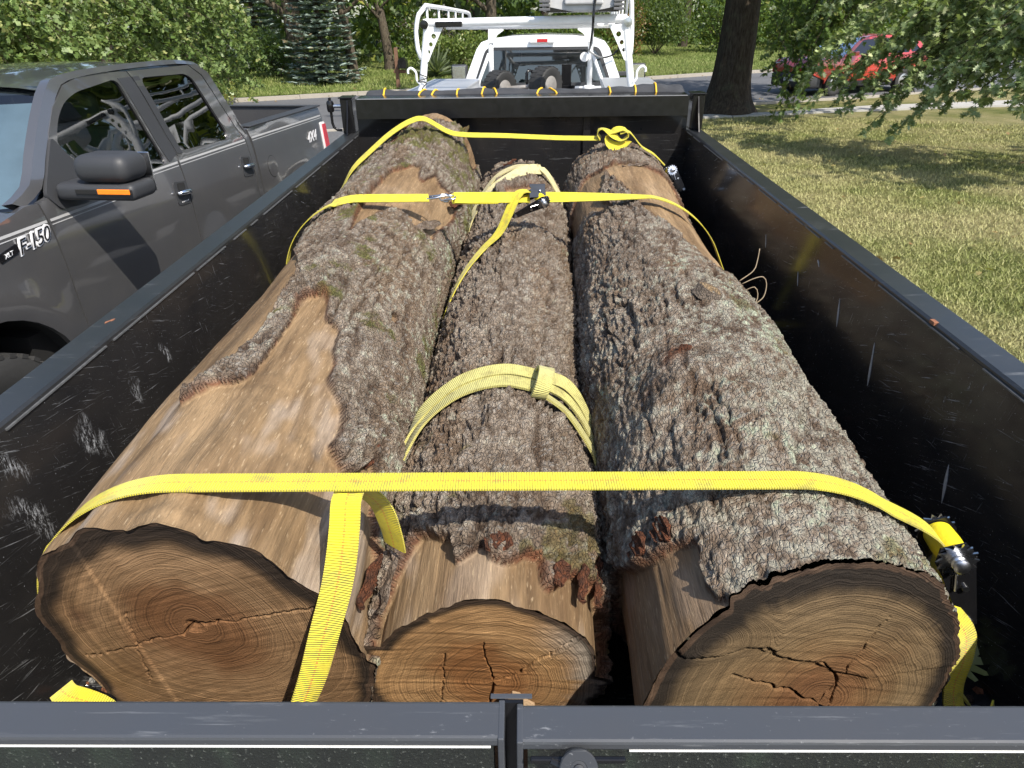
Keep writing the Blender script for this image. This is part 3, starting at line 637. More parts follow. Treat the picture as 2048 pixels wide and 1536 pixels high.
    t = (y - y0) / (y1 - y0); yc = cy0 + kx * (px - c0x) + kz * (pz - c0z) + .004 * vnoise(np.c_[a * 14, a * 0, a * 0] + 5, sd_); yf = y1 + .03 * vnoise(np.c_[np.sin(a) * 3, np.cos(a) * 3, a * 0], sd_ + 70) + (.05 * np.cos(a * 1.0) if L == 'A' else 0)
    py = yc + (yf - yc) * t
    P = np.c_[px, py, pz]
    # colours
    n1 = fbm(q * 6, 4, sd_ + 20); n2 = fbm(q * 19, 4, sd_ + 21); n3 = fbm(q * 55, 3, sd_ + 22); n4 = fbm(q * np.array([3, 1.3, 3]), 3, sd_ + 23)
    grey = lerp3((.150, .108, .074), (.440, .365, .285), np.clip(.5 + .45 * n2 + .55 * n3 + .35 * (idc - .5), 0, 1))
    warm = np.array((.20, .125, .075)); k = sstep(.05, .55, n1 + .3 * n2)[:, None] * .6; col = grey * (1 - k) + warm * k
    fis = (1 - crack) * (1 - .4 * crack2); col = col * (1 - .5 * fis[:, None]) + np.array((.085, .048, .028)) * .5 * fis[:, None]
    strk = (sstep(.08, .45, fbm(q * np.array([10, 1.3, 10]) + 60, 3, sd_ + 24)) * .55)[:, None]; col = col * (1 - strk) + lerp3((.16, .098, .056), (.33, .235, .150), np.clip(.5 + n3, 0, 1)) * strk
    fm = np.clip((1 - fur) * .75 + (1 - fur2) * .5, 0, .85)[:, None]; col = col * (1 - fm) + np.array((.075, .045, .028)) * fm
    pale = lerp3((.34, .312, .245), (.44, .425, .335), np.clip(.5 + n3, 0, 1))
    fk1, fk2, fid = worley(wq * np.array([80, 170, 80]), sd_ + 66); fle = (fid > .62) * sstep(.55, .25, fk1) * .55 * np.clip(crack2 + .2, 0, 1); col = col * (1 - fle[:, None]) + np.array((.43, .405, .36)) * fle[:, None]
    def spread(thr, wid, base): return sstep(thr, thr + wid, base)
    if L == 'A':
        lich = spread(.12, .3, n3 * .9 + n2 * .5 + .2 * n4) * .75 * crack * fur; moss = spread(.22, .25, n2 * .7 + n1 * .7 + .35 * sstep(3.0, 3.9, y) + .12 * sstep(.9, -.2, np.abs(a - .3)) - .25 * sstep(1.6, .9, y)) * (.5 + .5 * (n3 > -.2))
        green = spread(.45, .15, n1 * .6 + n3 * .8 + .3 * sstep(.7, 1.3, a))
    elif L == 'B':
        lich = spread(.22, .35, n3 * .8 + n2 * .5) * .55 * crack; moss = spread(.5, .2, n2 * .7 + n1 * .5 + .3 * sstep(1.9, 1.2, y)) * .7; green = spread(.62, .1, n1 * .8 + n3 * .6)
    else:
        side = sstep(-.5, .6, a) * sstep(3.0, 1.8, y); lich = spread(.08, .30, n3 * .9 + n2 * .5 + .38 * side + .06 * sstep(2.2, 1.2, y) - .25 * sstep(2.0, 3.0, y)) * .72 * np.clip(crack + .3, 0, 1)
        moss = spread(.52, .2, n2 * .6 + n1 * .7 + .2 * side) * .7; green = spread(.40, .25, n1 * .6 + n3 * .7 + .25 * side)
    col = col * (1 - lich[:, None]) + pale * lich[:, None]
    gcol = lerp3((.36, .41, .27), (.46, .50, .36), np.clip(.5 + n3, 0, 1)); kk = (green * .8 * crack)[:, None]; col = col * (1 - kk) + gcol * kk
    mcol = lerp3((.075, .075, .018), (.16, .155, .035), np.clip(.5 + n3, 0, 1)); kk = (moss * .85)[:, None]; col = col * (1 - kk) + mcol * kk
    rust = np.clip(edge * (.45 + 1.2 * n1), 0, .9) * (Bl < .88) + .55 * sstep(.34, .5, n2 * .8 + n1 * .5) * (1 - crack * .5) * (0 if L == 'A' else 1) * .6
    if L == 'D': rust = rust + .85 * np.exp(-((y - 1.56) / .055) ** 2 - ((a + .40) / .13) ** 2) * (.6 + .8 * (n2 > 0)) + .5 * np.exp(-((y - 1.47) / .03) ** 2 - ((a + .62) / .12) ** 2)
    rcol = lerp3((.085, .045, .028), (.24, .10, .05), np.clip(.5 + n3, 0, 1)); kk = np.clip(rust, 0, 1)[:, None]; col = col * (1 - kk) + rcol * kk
    # bare wood colour
    gw = fbm(q * np.array([14, 1.6, 14]), 4, sd_ + 30); pw = fbm(q * np.array([7, 3, 7]), 4, sd_ + 31)
    wc = lerp3((.122, .074, .036), (.29, .196, .106), np.clip(.5 + .7 * gw + .35 * pw, 0, 1))
    gy = sstep(.05, .5, pw + .4 * fbm(q * np.array([30, 12, 30]), 2, 33)) * (.75 if L == 'A' else .5) * (sstep(2.2, 1.1, y) * .8 + .2); wc = wc * (1 - gy[:, None] * .75) + np.array((.33, .275, .225)) * gy[:, None] * .75
    st2 = sstep(.15, .55, fbm(q * np.array([42, 5, 42]), 3, sd_ + 36)) * .45; wc = wc * (1 - st2[:, None]) + np.array((.085, .048, .022)) * st2[:, None]
    dk = sstep(.18, .6, fbm(q * np.array([5, 1.5, 5]) + 7, 3, sd_ + 34)) * .55; 
    if L == 'D': dk = np.maximum(dk, .45 * (y < 1.3)); dk = np.maximum(dk, .35 * sstep(-.3, -1.0, a) * (y > 2))
    wc = wc * (1 - dk[:, None]) + np.array((.145, .088, .048)) * dk[:, None]
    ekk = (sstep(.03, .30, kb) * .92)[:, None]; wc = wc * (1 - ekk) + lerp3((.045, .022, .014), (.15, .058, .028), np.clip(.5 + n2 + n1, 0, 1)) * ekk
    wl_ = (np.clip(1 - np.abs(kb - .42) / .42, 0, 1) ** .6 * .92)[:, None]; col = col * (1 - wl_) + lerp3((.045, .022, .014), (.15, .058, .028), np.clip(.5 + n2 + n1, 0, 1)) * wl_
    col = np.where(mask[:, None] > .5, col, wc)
    idx = np.arange(ny * na).reshape(ny, na); nx_ = np.roll(idx, -1, 1)
    Fq = np.stack([idx[:-1], nx_[:-1], nx_[1:], idx[1:]], -1).reshape(-1, 4)
    isb = mask[Fq].mean(1) > .45
    lg = root(name, label, 'log', (float(cx[0]), (y0 + y1) / 2, FZ), T_TRAILER, group='logs in the trailer bed')
    bs = base_of(lg)
    def add_part(nm, sel, mt):
        Fs = Fq[sel]
        if not len(Fs): return
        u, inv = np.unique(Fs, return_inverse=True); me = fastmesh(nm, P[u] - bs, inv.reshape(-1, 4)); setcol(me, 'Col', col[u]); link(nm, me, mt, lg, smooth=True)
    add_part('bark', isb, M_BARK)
    # each bare patch is a part: a face goes to the patch whose outline is nearest
    cyx = np.array([np.mean(pl, axis=0) for pl in g['bare']]); fy_, fa_ = y[Fq].mean(1), a[Fq[:, 0]]; own = pid[Fq].max(1)
    dn = np.stack([np.min(np.stack([np.abs(fy_ - p_[0]) + np.abs(fa_ - p_[1]) * .3 for p_ in pl]), axis=0) for pl in g['bare']]); own = np.where(own < 0, np.argmin(dn, axis=0), own)
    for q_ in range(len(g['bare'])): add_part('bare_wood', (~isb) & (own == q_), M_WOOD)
    # sawn near face: rings of vertices from the rim inward; kerf steps and drying cracks are real grooves
    ring = P[:na]; fd = FACE[L]; pith = np.array(fd['pith']); NF = 120
    # even re-sampling of the rim
    ang = np.unwrap(np.arctan2(ring[:, 0] - pith[0], ring[:, 2] - pith[1])); o = np.argsort(ang); ang = ang[o]; rx, rz = ring[o, 0], ring[o, 2]
    na2 = 460; th = np.linspace(ang[0], ang[0] + 2 * math.pi, na2, endpoint=False); ext = np.r_[ang, ang[0] + 2 * math.pi]; rx = np.interp(th, ext, np.r_[rx, rx[0]]); rz = np.interp(th, ext, np.r_[rz, rz[0]])
    fr_ = np.r_[np.linspace(1, .06, NF), .001]; FX = pith[0] + fr_[:, None] * (rx - pith[0]); FZz = pith[1] + fr_[:, None] * (rz - pith[1])
    fx, fz = FX.ravel(), FZz.ravel(); frr = np.repeat(fr_, na2); thh = np.tile(th, len(fr_))
    fy = cy0 + kx * (fx - c0x) + kz * (fz - c0z) + .004 * np.interp(frr, [.97, 1], [0, 1]) * 0
    p3 = np.c_[fx * 1, fz * 1, fx * 0]
    ra = {'A': -.42, 'B': .62, 'D': -.25}[L]; pr_ = np.c_[fx * math.cos(ra) - fz * math.sin(ra), fx * math.sin(ra) + fz * math.cos(ra), fx * 0]; pr_[:, 1] += .35 * pr_[:, 0] ** 2
    fy += .0008 * vnoise(pr_ * np.array([9, 120, 1]), sd_ + 80) + .004 * fbm(p3 * 5, 2, sd_ + 81)
    cr_ = np.zeros(len(fx)); clean = np.ones(len(fx))
    jit = .005 * vnoise(p3 * 40, sd_ + 84) + .003 * vnoise(p3 * 110, sd_ + 85); jx = .006 * vnoise(p3 * 30 + 9, sd_ + 86) + .003 * vnoise(p3 * 90 + 4, sd_ + 87)
    for pl in fd['cracks']:
        for (xa, za, wa), (xb, zb, wb) in zip(pl[:-1], pl[1:]):
            dx, dz = xb - xa, zb - za; tt = np.clip(((fx + jx - xa) * dx + (fz + jit - za) * dz) / (dx * dx + dz * dz), 0, 1)
            dist = np.hypot(fx + jx - xa - tt * dx, fz + jit - za - tt * dz); hw_ = np.maximum((wa + (wb - wa) * tt) * .6, .0011)
            cr_ = np.maximum(cr_, np.clip(1.25 - dist / hw_, 0, 1)); clean = np.minimum(clean, dist / .02)
    fy += .016 * np.minimum(cr_, 1)
    # step between two saw cuts
    if L == 'A': fy += .004 * sstep(-.003, .003, fx + .735 + .12 * (fz - 1.3))
    if L == 'B': fy -= .005 * sstep(-.003, .003, (fz - 1.245) - 1.05 * (fx + .02)) * sstep(-.03, .06, fx)
    if L == 'D': fy -= .006 * sstep(-.003, .003, fz - np.interp(fx, [.225, .262, .31, .36, .385, .43, .49, .525, .6], [1.5, 1.47, 1.462, 1.475, 1.464, 1.436, 1.412, 1.385, 1.35]))
    m1 = fbm(p3 * 9, 4, sd_ + 82); m2 = fbm(p3 * 28, 4, sd_ + 83)
    rad = np.hypot(fx - pith[0], fz - pith[1]) * (1 + .05 * np.sin(thh * 3 + sd_) + .05 * m1) + .004 * m2
    if L == 'D':
        d2 = np.hypot((fx - .30) * .8, (fz - 1.495)) ; k2 = sstep(.10, .03, d2) * (fz > 1.45); rad = rad * (1 - k2) + d2 * k2
    if L == 'A': base0, base1, heart = (.145, .082, .038), (.27, .165, .085), (.135, .058, .023)
    elif L == 'B': base0, base1, heart = (.185, .098, .039), (.33, .195, .088), (.175, .070, .022)
    else: base0, base1, heart = (.100, .060, .027), (.205, .128, .058), (.105, .043, .018)
    fc = lerp3(base0, base1, np.clip(.5 + .6 * m1 + .35 * m2, 0, 1)); hk = (sstep(.62, .25, frr + .18 * m1) * .75)[:, None]; fc = fc * (1 - hk) + np.array(heart) * hk
    if L == 'B': gyk = (sstep(.62, .9, frr + .1 * m1) * sstep(.3, .9, np.sin(thh)) * .7)[:, None]; fc = fc * (1 - gyk) + np.array((.26, .245, .215)) * gyk
    if L == 'D': gyk = (sstep(.35, .75, frr + .2 * m1) * .45)[:, None]; fc = fc * (1 - gyk) + np.array((.11, .088, .056)) * gyk
    up = np.clip((fz - c0z) / .25, -1, 1)
    rimw = {'A': .135 + .09 * up + .05 * m1, 'B': .045 + .015 * m1 + .05 * (np.sin(thh) < -.5), 'D': .15 + .06 * up + .06 * m1}[L]
    dkk = (sstep(1 - rimw - .05, 1 - rimw * .55, frr) * .92)[:, None]; fc = fc * (1 - dkk) + np.array((.011, .009, .008)) * dkk
    outer = ((frr > .962) * (.55 if L != 'B' else .3))[:, None]; fc = fc * (1 - outer) + lerp3((.06, .035, .022), (.13, .08, .05), np.clip(.5 + m2, 0, 1)) * outer
    kn = np.zeros(len(fx))
    if L == 'A': kn = np.exp(-((fx + .83) / .022) ** 2 - ((fz - 1.40) / .028) ** 2)
    fc = fc * (1 - .6 * kn[:, None]) + np.array((.07, .032, .018)) * .6 * kn[:, None]
    idx = np.arange(len(fr_) * na2).reshape(len(fr_), na2); nx_ = np.roll(idx, -1, 1); Ff = np.stack([idx[:-1], idx[1:], nx_[1:], nx_[:-1]], -1).reshape(-1, 4)
    me = fastmesh('cut_face', np.c_[fx, fy, fz] - bs, Ff); setcol(me, 'Col', fc); setf(me, 'ring', rad); cf = link('cut_face', me, M_FACE, lg, smooth=True)
    # splinter fringe standing along the tear of the saw seam
    # far end cap
    ringf = P[-na:]; cen = ringf.mean(0); fr2 = np.linspace(1, 0.02, 12); Vf = np.concatenate([cen + k * (ringf - cen) for k in fr2]); idx = np.arange(len(fr2) * na).reshape(len(fr2), na); nx_ = np.roll(idx, -1, 1)
    me = fastmesh('far_face', Vf - bs, np.stack([idx[:-1], nx_[:-1], nx_[1:], idx[1:]], -1).reshape(-1, 4)); setcol(me, 'Col', np.tile(np.array([[.24, .16, .09]]), (len(Vf), 1))); setf(me, 'ring', np.linalg.norm(Vf - cen, axis=1)); link('far_face', me, M_FACE, lg, smooth=True)
    return lg
logA = build_log('A', 'log', 'thick log with a long bare tan patch and mossy bark, beside the dark grey pickup')
logB = build_log('B', 'log', 'slim grey-barked log in the middle, with the two pale slings around it')
logD = build_log('D', 'log', 'thick log covered in pale lichen with a sawn branch stub, beside the lawn')
# branch stub on the lichen log
def stub():
    c = log_surf('D', 1.892, .12, -.01); u = Vector((.12, .05, .99)).normalized(); ax = Vector((.62, -.35, .5)).normalized(); ay = ax.cross(u).normalized(); ax = ay.cross(u).normalized(); V = []; n = 28; cols = []
    for i, (k, h) in enumerate(((1.35, 0), (1.12, .014), (1.0, .028), (.96, .032), (.86, .0315), (.55, .0305), (.25, .0305), (.02, .031))):
        for j in range(n):
            t = 2 * math.pi * j / n; w = 1 + .08 * math.sin(3 * t + 1) + .05 * math.sin(7 * t)
            V.append(Vector(c) + (ax * math.cos(t) * .036 + ay * math.sin(t) * .026) * k * w + u * (h + .010 * math.cos(t))); cols.append((.20, .16, .125) if i < 4 else ((.33, .235, .14) if i % 2 else (.26, .18, .10)))
    F = [(i * n + j, i * n + (j + 1) % n, (i + 1) * n + (j + 1) % n, (i + 1) * n + j) for i in range(7) for j in range(n)]
    o = obj('branch_stub', V, F, M_BARK, logD, smooth=True, autos=40); setcol(o.data, 'Col', np.array(cols)); o['label'] = 'sawn oval branch stub'
stub()
def bark_flake(lg, L, y, a, ln, wd, rot, lift, cols, nm='bark_flake'):
    """a loose strip of bark lifting off the log"""
    n1, n2 = 16, 6; V, C_ = [], []
    for top in (1, 0):
        for i in range(n1):
            for j in range(n2):
                s, w = i / (n1 - 1) - .5, j / (n2 - 1) - .5; ww = wd * (1 - .5 * abs(2 * s) ** 3) * (1 + .2 * math.sin(9 * s + y * 7)); ly, la = s * ln * math.cos(rot) - w * ww * math.sin(rot), s * ln * math.sin(rot) + w * ww * math.cos(rot)
                r = float(log_at(L, y)[2]); p = log_surf(L, y + ly, a + la / r, .004 + lift * (s + .5) ** 2 + (.007 if top else 0) + .003 * math.sin(s * 23) * top + .002 * math.sin(31 * w + 13 * s))
                V.append(p); k = .5 + .5 * math.sin(17 * s + 5 * w * j); C_.append([cols[0][q] * k + cols[1][q] * (1 - k) for q in range(3)])
    F = []; m = n1 * n2
    for i in range(n1 - 1):
        for j in range(n2 - 1): k = i * n2 + j; F += [(k, k + 1, k + n2 + 1, k + n2), (m + k, m + k + n2, m + k + n2 + 1, m + k + 1)]
    for i in range(n1 - 1): k = i * n2; F += [(k, k + n2, m + k + n2, m + k), (k + n2 - 1, m + k + n2 - 1, m + k + 2 * n2 - 1, k + 2 * n2 - 1)]
    for j in range(n2 - 1): F += [(j, m + j, m + j + 1, j + 1)]; k = (n1 - 1) * n2 + j; F += [(k, k + 1, m + k + 1, m + k)]
    o = obj(nm, V, F, M_BARK, lg, smooth=True, autos=50); setcol(o.data, 'Col', np.array(C_)); return o
RU = ((.17, .062, .030), (.085, .040, .025)); GB = ((.24, .19, .15), (.14, .10, .07))
for L_, lg, y, a, ln, wd, rot, lf, cc in (('A', logA, 1.30, 1.03, .10, .02, .1, .01, RU), ('A', logA, 1.02, 1.35, .16, .03, .15, .012, RU), ('A', logA, 2.82, .82, .22, .035, .35, .03, GB), ('A', logA, 3.42, 1.1, .2, .035, .2, .018, RU), ('A', logA, 3.9, -.33, .12, .035, .4, .012, RU), ('A', logA, 4.28, -.3, .10, .02, .2, .02, RU),
        ('B', logB, 1.02, .10, .05, .045, 1.4, .006, RU), ('B', logB, .985, .62, .06, .03, .2, .008, RU), ('B', logB, 1.0, .86, .10, .02, .1, .008, RU), ('B', logB, 1.06, 1.12, .14, .02, .05, .01, RU), ('B', logB, 4.3, -.25, .10, .03, 1.2, .02, RU), ('B', logB, 1.03, -.9, .18, .025, .05, .01, GB),
        ('D', logD, 3.70, .1, .14, .03, 1.2, .02, GB), ('D', logD, 1.02, -1.0, .05, .05, 1.3, .008, RU), ('D', logD, 1.01, -.80, .04, .06, 1.4, .006, RU), ('D', logD, 1.54, -.36, .08, .03, 1.0, .012, RU)):
    bark_flake(lg, L_, y, a, ln, wd, rot, lf, cc)

# ================================================================== straps and slings (trailer frame)
def strap_mat(name, col, line=True, dirt=0.25):
    m, nt, b = newmat(name); uv = nd(nt, 'UVMap', uv_map='UVMap').outputs[0]; sx = nd(nt, 'SeparateXYZ', {0: uv}); u, v = sx.outputs[0], sx.outputs[1]
    rib = mth(nt, 'SINE', mth(nt, 'MULTIPLY', v, 2 * math.pi / .0046)); ob = tc(nt); n = noise(nt, ob, 60, 5, .65); n2 = noise(nt, ob, 9, 3)
    c = mixc(nt, mth(nt, 'MULTIPLY_ADD', rib, 0.06, 0.06), col, tuple(x * .55 for x in col)); 
    c = mixc(nt, ramp(nt, n, [(0.50, 0.0), (0.72, dirt)]), c, (0.16, 0.13, 0.05)); c = mixc(nt, mth(nt, 'MULTIPLY', ramp(nt, noise(nt, ob, 23, 4, .6), [(.52, 0), (.70, 1)]), dirt * 1.3), c, (.20, .165, .06)); c = mixc(nt, mth(nt, 'MULTIPLY', ramp(nt, mth(nt, 'ABSOLUTE', mth(nt, 'SUBTRACT', u, .5)), [(.42, 0), (.5, 1)]), .35), c, (.30, .25, .05)); c = mixc(nt, ramp(nt, n2, [(0.5, 0.0), (0.75, .22)]), c, tuple(min(1, x * .8 + .05) for x in col))
    if line:
        du = mth(nt, 'ABSOLUTE', mth(nt, 'SUBTRACT', u, .5)); on = mth(nt, 'MULTIPLY', mth(nt, 'LESS_THAN', mth(nt, 'ABSOLUTE', mth(nt, 'SUBTRACT', du, .018)), .012), mth(nt, 'GREATER_THAN', mth(nt, 'SINE', mth(nt, 'MULTIPLY', v, 2 * math.pi / .009)), -.5))
        c = mixc(nt, mth(nt, 'MULTIPLY', on, .8), c, (0.62, 0.13, 0.03))
    setb(nt, b, col=c, rough=0.62, spec=0.35, sheen=0.15, normal=bump(nt, mth(nt, 'ADD', rib, mth(nt, 'MULTIPLY', n, .8)), 0.55, 0.0022)); return m
M_YEL = strap_mat('yellow_webbing', (0.66, 0.57, 0.028), True, .38); M_SLING = strap_mat('pale_sling_webbing', (0.47, 0.435, 0.145), False, .4); M_SLING2 = strap_mat('cream_sling_webbing', (0.56, 0.50, 0.26), False, .4)

def ribbon(name, pts, wd, width, mat, parent, thick=.0032, step=.012, cup=0.0):
    """webbing: pts along the strap, wd the direction across it at each point (or one for all)"""
    pts = np.asarray(pts, float); wd = np.asarray(wd, float); wd = np.tile(wd, (len(pts), 1)) if wd.ndim == 1 else wd
    Q = catmull(np.hstack([pts, wd]), step); C_, W = Q[:, :3], Q[:, 3:]; T = np.gradient(C_, axis=0); T /= np.linalg.norm(T, axis=1)[:, None] + 1e-9
    W = W - T * (W * T).sum(1)[:, None]; W /= np.linalg.norm(W, axis=1)[:, None] + 1e-9; N = np.cross(T, W); L = np.r_[0, np.cumsum(np.linalg.norm(np.diff(C_, axis=0), axis=1))]
    nc = 7; us = np.linspace(-.5, .5, nc); V, UV = [], []; n = len(C_)
    for side in (1, -1):
        for i in range(n):
            for u in us: V.append(C_[i] + W[i] * u * width + N[i] * (side * thick / 2 + cup * (u * u * 4 - .5) * width)); UV.append((u + .5, L[i]))
    F = []; m = n * nc
    for i in range(n - 1):
        for j in range(nc - 1): k = i * nc + j; F += [(k, k + nc, k + nc + 1, k + 1), (m + k, m + k + 1, m + k + nc + 1, m + k + nc)]
        k = i * nc; F += [(k, m + k, m + k + nc, k + nc), (k + nc - 1, k + 2 * nc - 1, m + k + 2 * nc - 1, m + k + nc - 1)]
    for j in range(nc - 1): F += [(j, j + 1, m + j + 1, m + j)]; k = (n - 1) * nc + j; F += [(k, m + k, m + k + 1, k + 1)]
    o = obj(name, V, F, mat, parent, smooth=True, autos=60); uvl = o.data.uv_layers.new(name='UVMap'); li = np.zeros(len(o.data.loops), np.int32); o.data.loops.foreach_get('vertex_index', li)
    uvl.data.foreach_set('uv', np.array(UV, np.float32)[li].ravel()); return o

def hull_path(ends, ylr, up=.010, logs='ABD', xstop=None):
    """a taut strap over the logs: upper hull of their cross-sections between two anchors"""
    pts = [ends[0][:2], ends[1][:2]]; 
    for L in logs:
        y = np.interp(float(log_at(L, 2.5)[0]), [-.62, .5], ylr); cx, cz, r = log_at(L, y)
        for a in np.linspace(-2.2, 2.2, 90): pts.append((float(cx + (r + (up[L] if isinstance(up, dict) else up)) * math.sin(a)), float(cz + (r + (up[L] if isinstance(up, dict) else up)) * math.cos(a))))
    pts = sorted(set(pts)); hull = []
    for p in pts:
        while len(hull) >= 2 and (hull[-1][0] - hull[-2][0]) * (p[1] - hull[-2][1]) - (hull[-1][1] - hull[-2][1]) * (p[0] - hull[-2][0]) >= 0: hull.pop()
        hull.append(p)
    # right flank: hull handles only x-monotone part
    out = [(x, float(np.interp(x, [-.62, .5], ylr)), z) for x, z in hull]; return out

def ratchet(parent, c, e1, e2, scale=1.0, open_=0.0, wound=M_YEL):
    """ratchet buckle: two side plates, a slotted spool wound with webbing, toothed wheels, bolt and handle"""
    e1 = Vector(e1).normalized(); e2 = Vector(e2); e2 = (e2 - e1 * e2.dot(e1)).normalized(); e3 = e1.cross(e2); c = Vector(c); s = scale
    f = lambda a, b, d: tuple(c + e1 * a * s + e2 * b * s + e3 * d * s)
    r = MB()
    for q in (-.030, .030):
        r.prism([(-.022, -.016), (.0, -.026), (.02, -.022), (.085, -.014), (.118, -.010), (.124, 0), (.118, .010), (.085, .014), (.02, .022), (0, .026), (-.022, .016)], .003, lambda u, v, w, q=q: f(u, q + w, v))
    rt = r.obj('ratchet', M_GLOSS, parent)
    MB().lathe([(.004, -.038 * s), (.008 * s, -.036 * s), (.008 * s, .036 * s), (.004, .038 * s)], c, dirv=e2, n=16).obj('axle', M_STEEL, rt, smooth=True, autos=40)
    w = MB().lathe([(.0165 * s, -.0255 * s), (.0195 * s, -.025 * s), (.0205 * s, 0), (.0195 * s, .025 * s), (.0165 * s, .0255 * s)], c, dirv=e2, n=28).obj('wound_webbing', M_YPL, rt, smooth=True, autos=40)
    for q in (-.0345, .0345):
        g = MB(); n = 14; poly = []
        for k in range(n): a = 2 * math.pi * k / n; poly += [(.027 * math.cos(a), .027 * math.sin(a)), (.020 * math.cos(a + .33), .020 * math.sin(a + .33))]
        g.prism(poly, .003, lambda u, v, w, q=q: f(u, q + w, v)); g.obj('toothed_wheel', M_STEEL, rt)
    MB().lathe([(.0095 * s, 0), (.0105 * s, .004 * s), (.0085 * s, .006 * s), (.0105 * s, .009 * s), (.0105 * s, .013 * s), (.006 * s, .016 * s), (0, .0165 * s)], Vector(f(0, .038, 0)), dirv=e2, n=18).obj('bolt', M_STEEL, rt, smooth=True, autos=40)
    MB().lathe([(.0095 * s, 0), (.0105 * s, .004 * s), (.0085 * s, .006 * s), (.0105 * s, .009 * s), (.006 * s, .013 * s), (0, .0135 * s)], Vector(f(0, -.035, 0)), dirv=-e2, n=18).obj('bolt', M_STEEL, rt, smooth=True, autos=40)
    MB().tube([f(.112, -.034, 0), f(.112, .038, 0)], .006 * s).obj('handle_bar', M_STEEL, rt, smooth=True, autos=40)
    MB().tube([f(.05, -.03, -.003), f(.05, .038, -.003)], .0045 * s).obj('pawl_pin', M_STEEL, rt, smooth=True, autos=40)
    MB().tube([f(.022, .036, .004), f(.05, .036, .010)], .0018 * s).obj('spring', M_STEEL, rt)
    return rt
M_YPL = simple('wound_yellow', (0.70, 0.56, 0.012), 0.55, var=0.1, scale=120, bmp=.3)
# --- near strap across all three logs
s1 = root('ratchet_strap', 'yellow ratchet strap nearest the tailgate, its long tail hanging over a cut end', 'strap', (0, 1.02, FZ + .3), T_TRAILER, 'yellow ratchet straps')
hp = hull_path(((-.913, 1.10), (.772, 1.505)), (1.0, 1.025), {'A': .006, 'B': .01, 'D': .016})
wv = [(0.02, 1, -.15 if abs(p[0] + .6) > .25 and p[0] < -.3 else 0.0) for p in hp]
ribbon('webbing', hp, wv, .050, M_YEL, s1)
ribbon('loose_tail', [(-.250, 1.055, 1.47), (-.252, 1.045, 1.52), (-.262, 1.035, 1.585), (-.283, 1.02, 1.628), (-.300, 1.0, 1.650), (-.305, .972, 1.646), (-.305, .945, 1.618), (-.309, .915, 1.575), (-.321, .895, 1.52), (-.345, .872, 1.445), (-.374, .852, 1.355), (-.40, .835, 1.29), (-.43, .82, 1.21), (-.45, .81, 1.12)],
       [(.8, -.55, .1), (.85, -.5, .1), (.9, -.35, 0), (1, -.1, 0), (1, 0, 0), (1, 0, 0), (1, .05, 0), (1, .1, 0), (1, .15, 0), (1, .25, 0), (1, .5, 0), (.9, .75, 0), (.7, 1, 0), (.6, 1, 0)], .052, M_YEL, s1, cup=.02)
ratchet(s1, (.785, 1.03, 1.497), (.36, -.10, -.93), (-.12, -1, .12), 1.35)
ribbon('hook_strap', [(.80, 1.02, 1.44), (.815, 1.0, 1.38), (.83, .99, 1.30), (.85, .985, 1.2), (.93, .99, 1.09)], (0, 1, 0), .048, M_YEL, s1)
ribbon('loop_end', [(.770, .985, 1.405), (.80, .96, 1.378), (.824, .95, 1.34), (.832, .945, 1.28), (.830, .94, 1.22), (.842, .93, 1.165), (.872, .915, 1.13), (.905, .905, 1.145), (.905, .925, 1.185)], [(.6, .7, .3), (.8, .5, .3), (1, .3, .1), (1, .25, 0), (1, .25, 0), (.95, .4, .2), (.7, .7, .4), (.5, .8, .2), (.5, .8, .1)], .046, M_YEL, s1)
ratchet(s1, (-.885, .93, 1.165), (.55, .3, -.75), (.15, -1, .1), 1.0)
ribbon('hook_strap', [(-.930, .95, 1.195), (-.91, .935, 1.195), (-.875, .93, 1.185), (-.845, .935, 1.15), (-.835, .94, 1.09)], (.25, 1, .2), .046, M_YEL, s1)
# --- middle strap
s2 = root('ratchet_strap', 'yellow ratchet strap across the middle of the load with steel hook and dark buckle', 'strap', (0, 2.9, FZ + .4), T_TRAILER, 'yellow ratchet straps')
h2 = hull_path(((-1.0, 1.30), (.93, 1.2)), (2.80, 3.05), {'A': .028, 'B': .014, 'D': .016}); h2 = [(x, y - .45 * max(0, x - .55) if x > .55 else y, z) for x, y, z in h2]
dense = catmull(np.array(h2), .02); zat = lambda x: float(np.interp(x, dense[:, 0], dense[:, 2])); yat = lambda x: float(np.interp(x, dense[:, 0], dense[:, 1]))
lp = [p for p in h2 if p[0] < -.40] + [(-.375, yat(-.375), zat(-.375))]; rp = [(.10, yat(.10), zat(.10))] + [p for p in h2 if p[0] > .12]
ribbon('webbing', lp, [(0, 1, .0) if p[0] < -.75 else (0, 1, .5) for p in lp], .045, M_YEL, s2)
wr = [(0, 1, .9)] * 1 + [(0, 1, .55 if p[0] < .4 else .0) for p in rp[1:]]
ribbon('webbing', rp, wr, .050, M_YEL, s2)
ribbon('webbing', [(-.275, yat(-.27), zat(-.27)), (-.15, yat(-.15), zat(-.15)), (.03, yat(.03), zat(.03))], (0, 1, .9), .050, M_YEL, s2)
ribbon('sewn_loop', [(-.285, yat(-.27), zat(-.27) - .004), (-.20, yat(-.2), zat(-.2) - .006), (-.10, yat(-.1) - .002, zat(-.1) - .005)], (0, 1, .9), .046, M_YEL, s2)
hx, hy, hz = -.325, yat(-.325), zat(-.325)
hk = MB()
for dy in (-.016, .016): hk.tube([(hx - .055, hy + dy * 1.2, hz), (hx - .02, hy + dy, hz + .004), (hx + .02, hy + dy * .5, hz + .012), (hx + .038, hy, hz + .004), (hx + .025, hy, hz - .016), (hx + .008, hy + dy * .2, hz - .014)], .0042, 8)
hk.tube([(hx - .055, hy - .022, hz), (hx - .055, hy + .022, hz)], .0042, 8)
hk.obj('wire_hook', M_STEEL, s2, smooth=True)
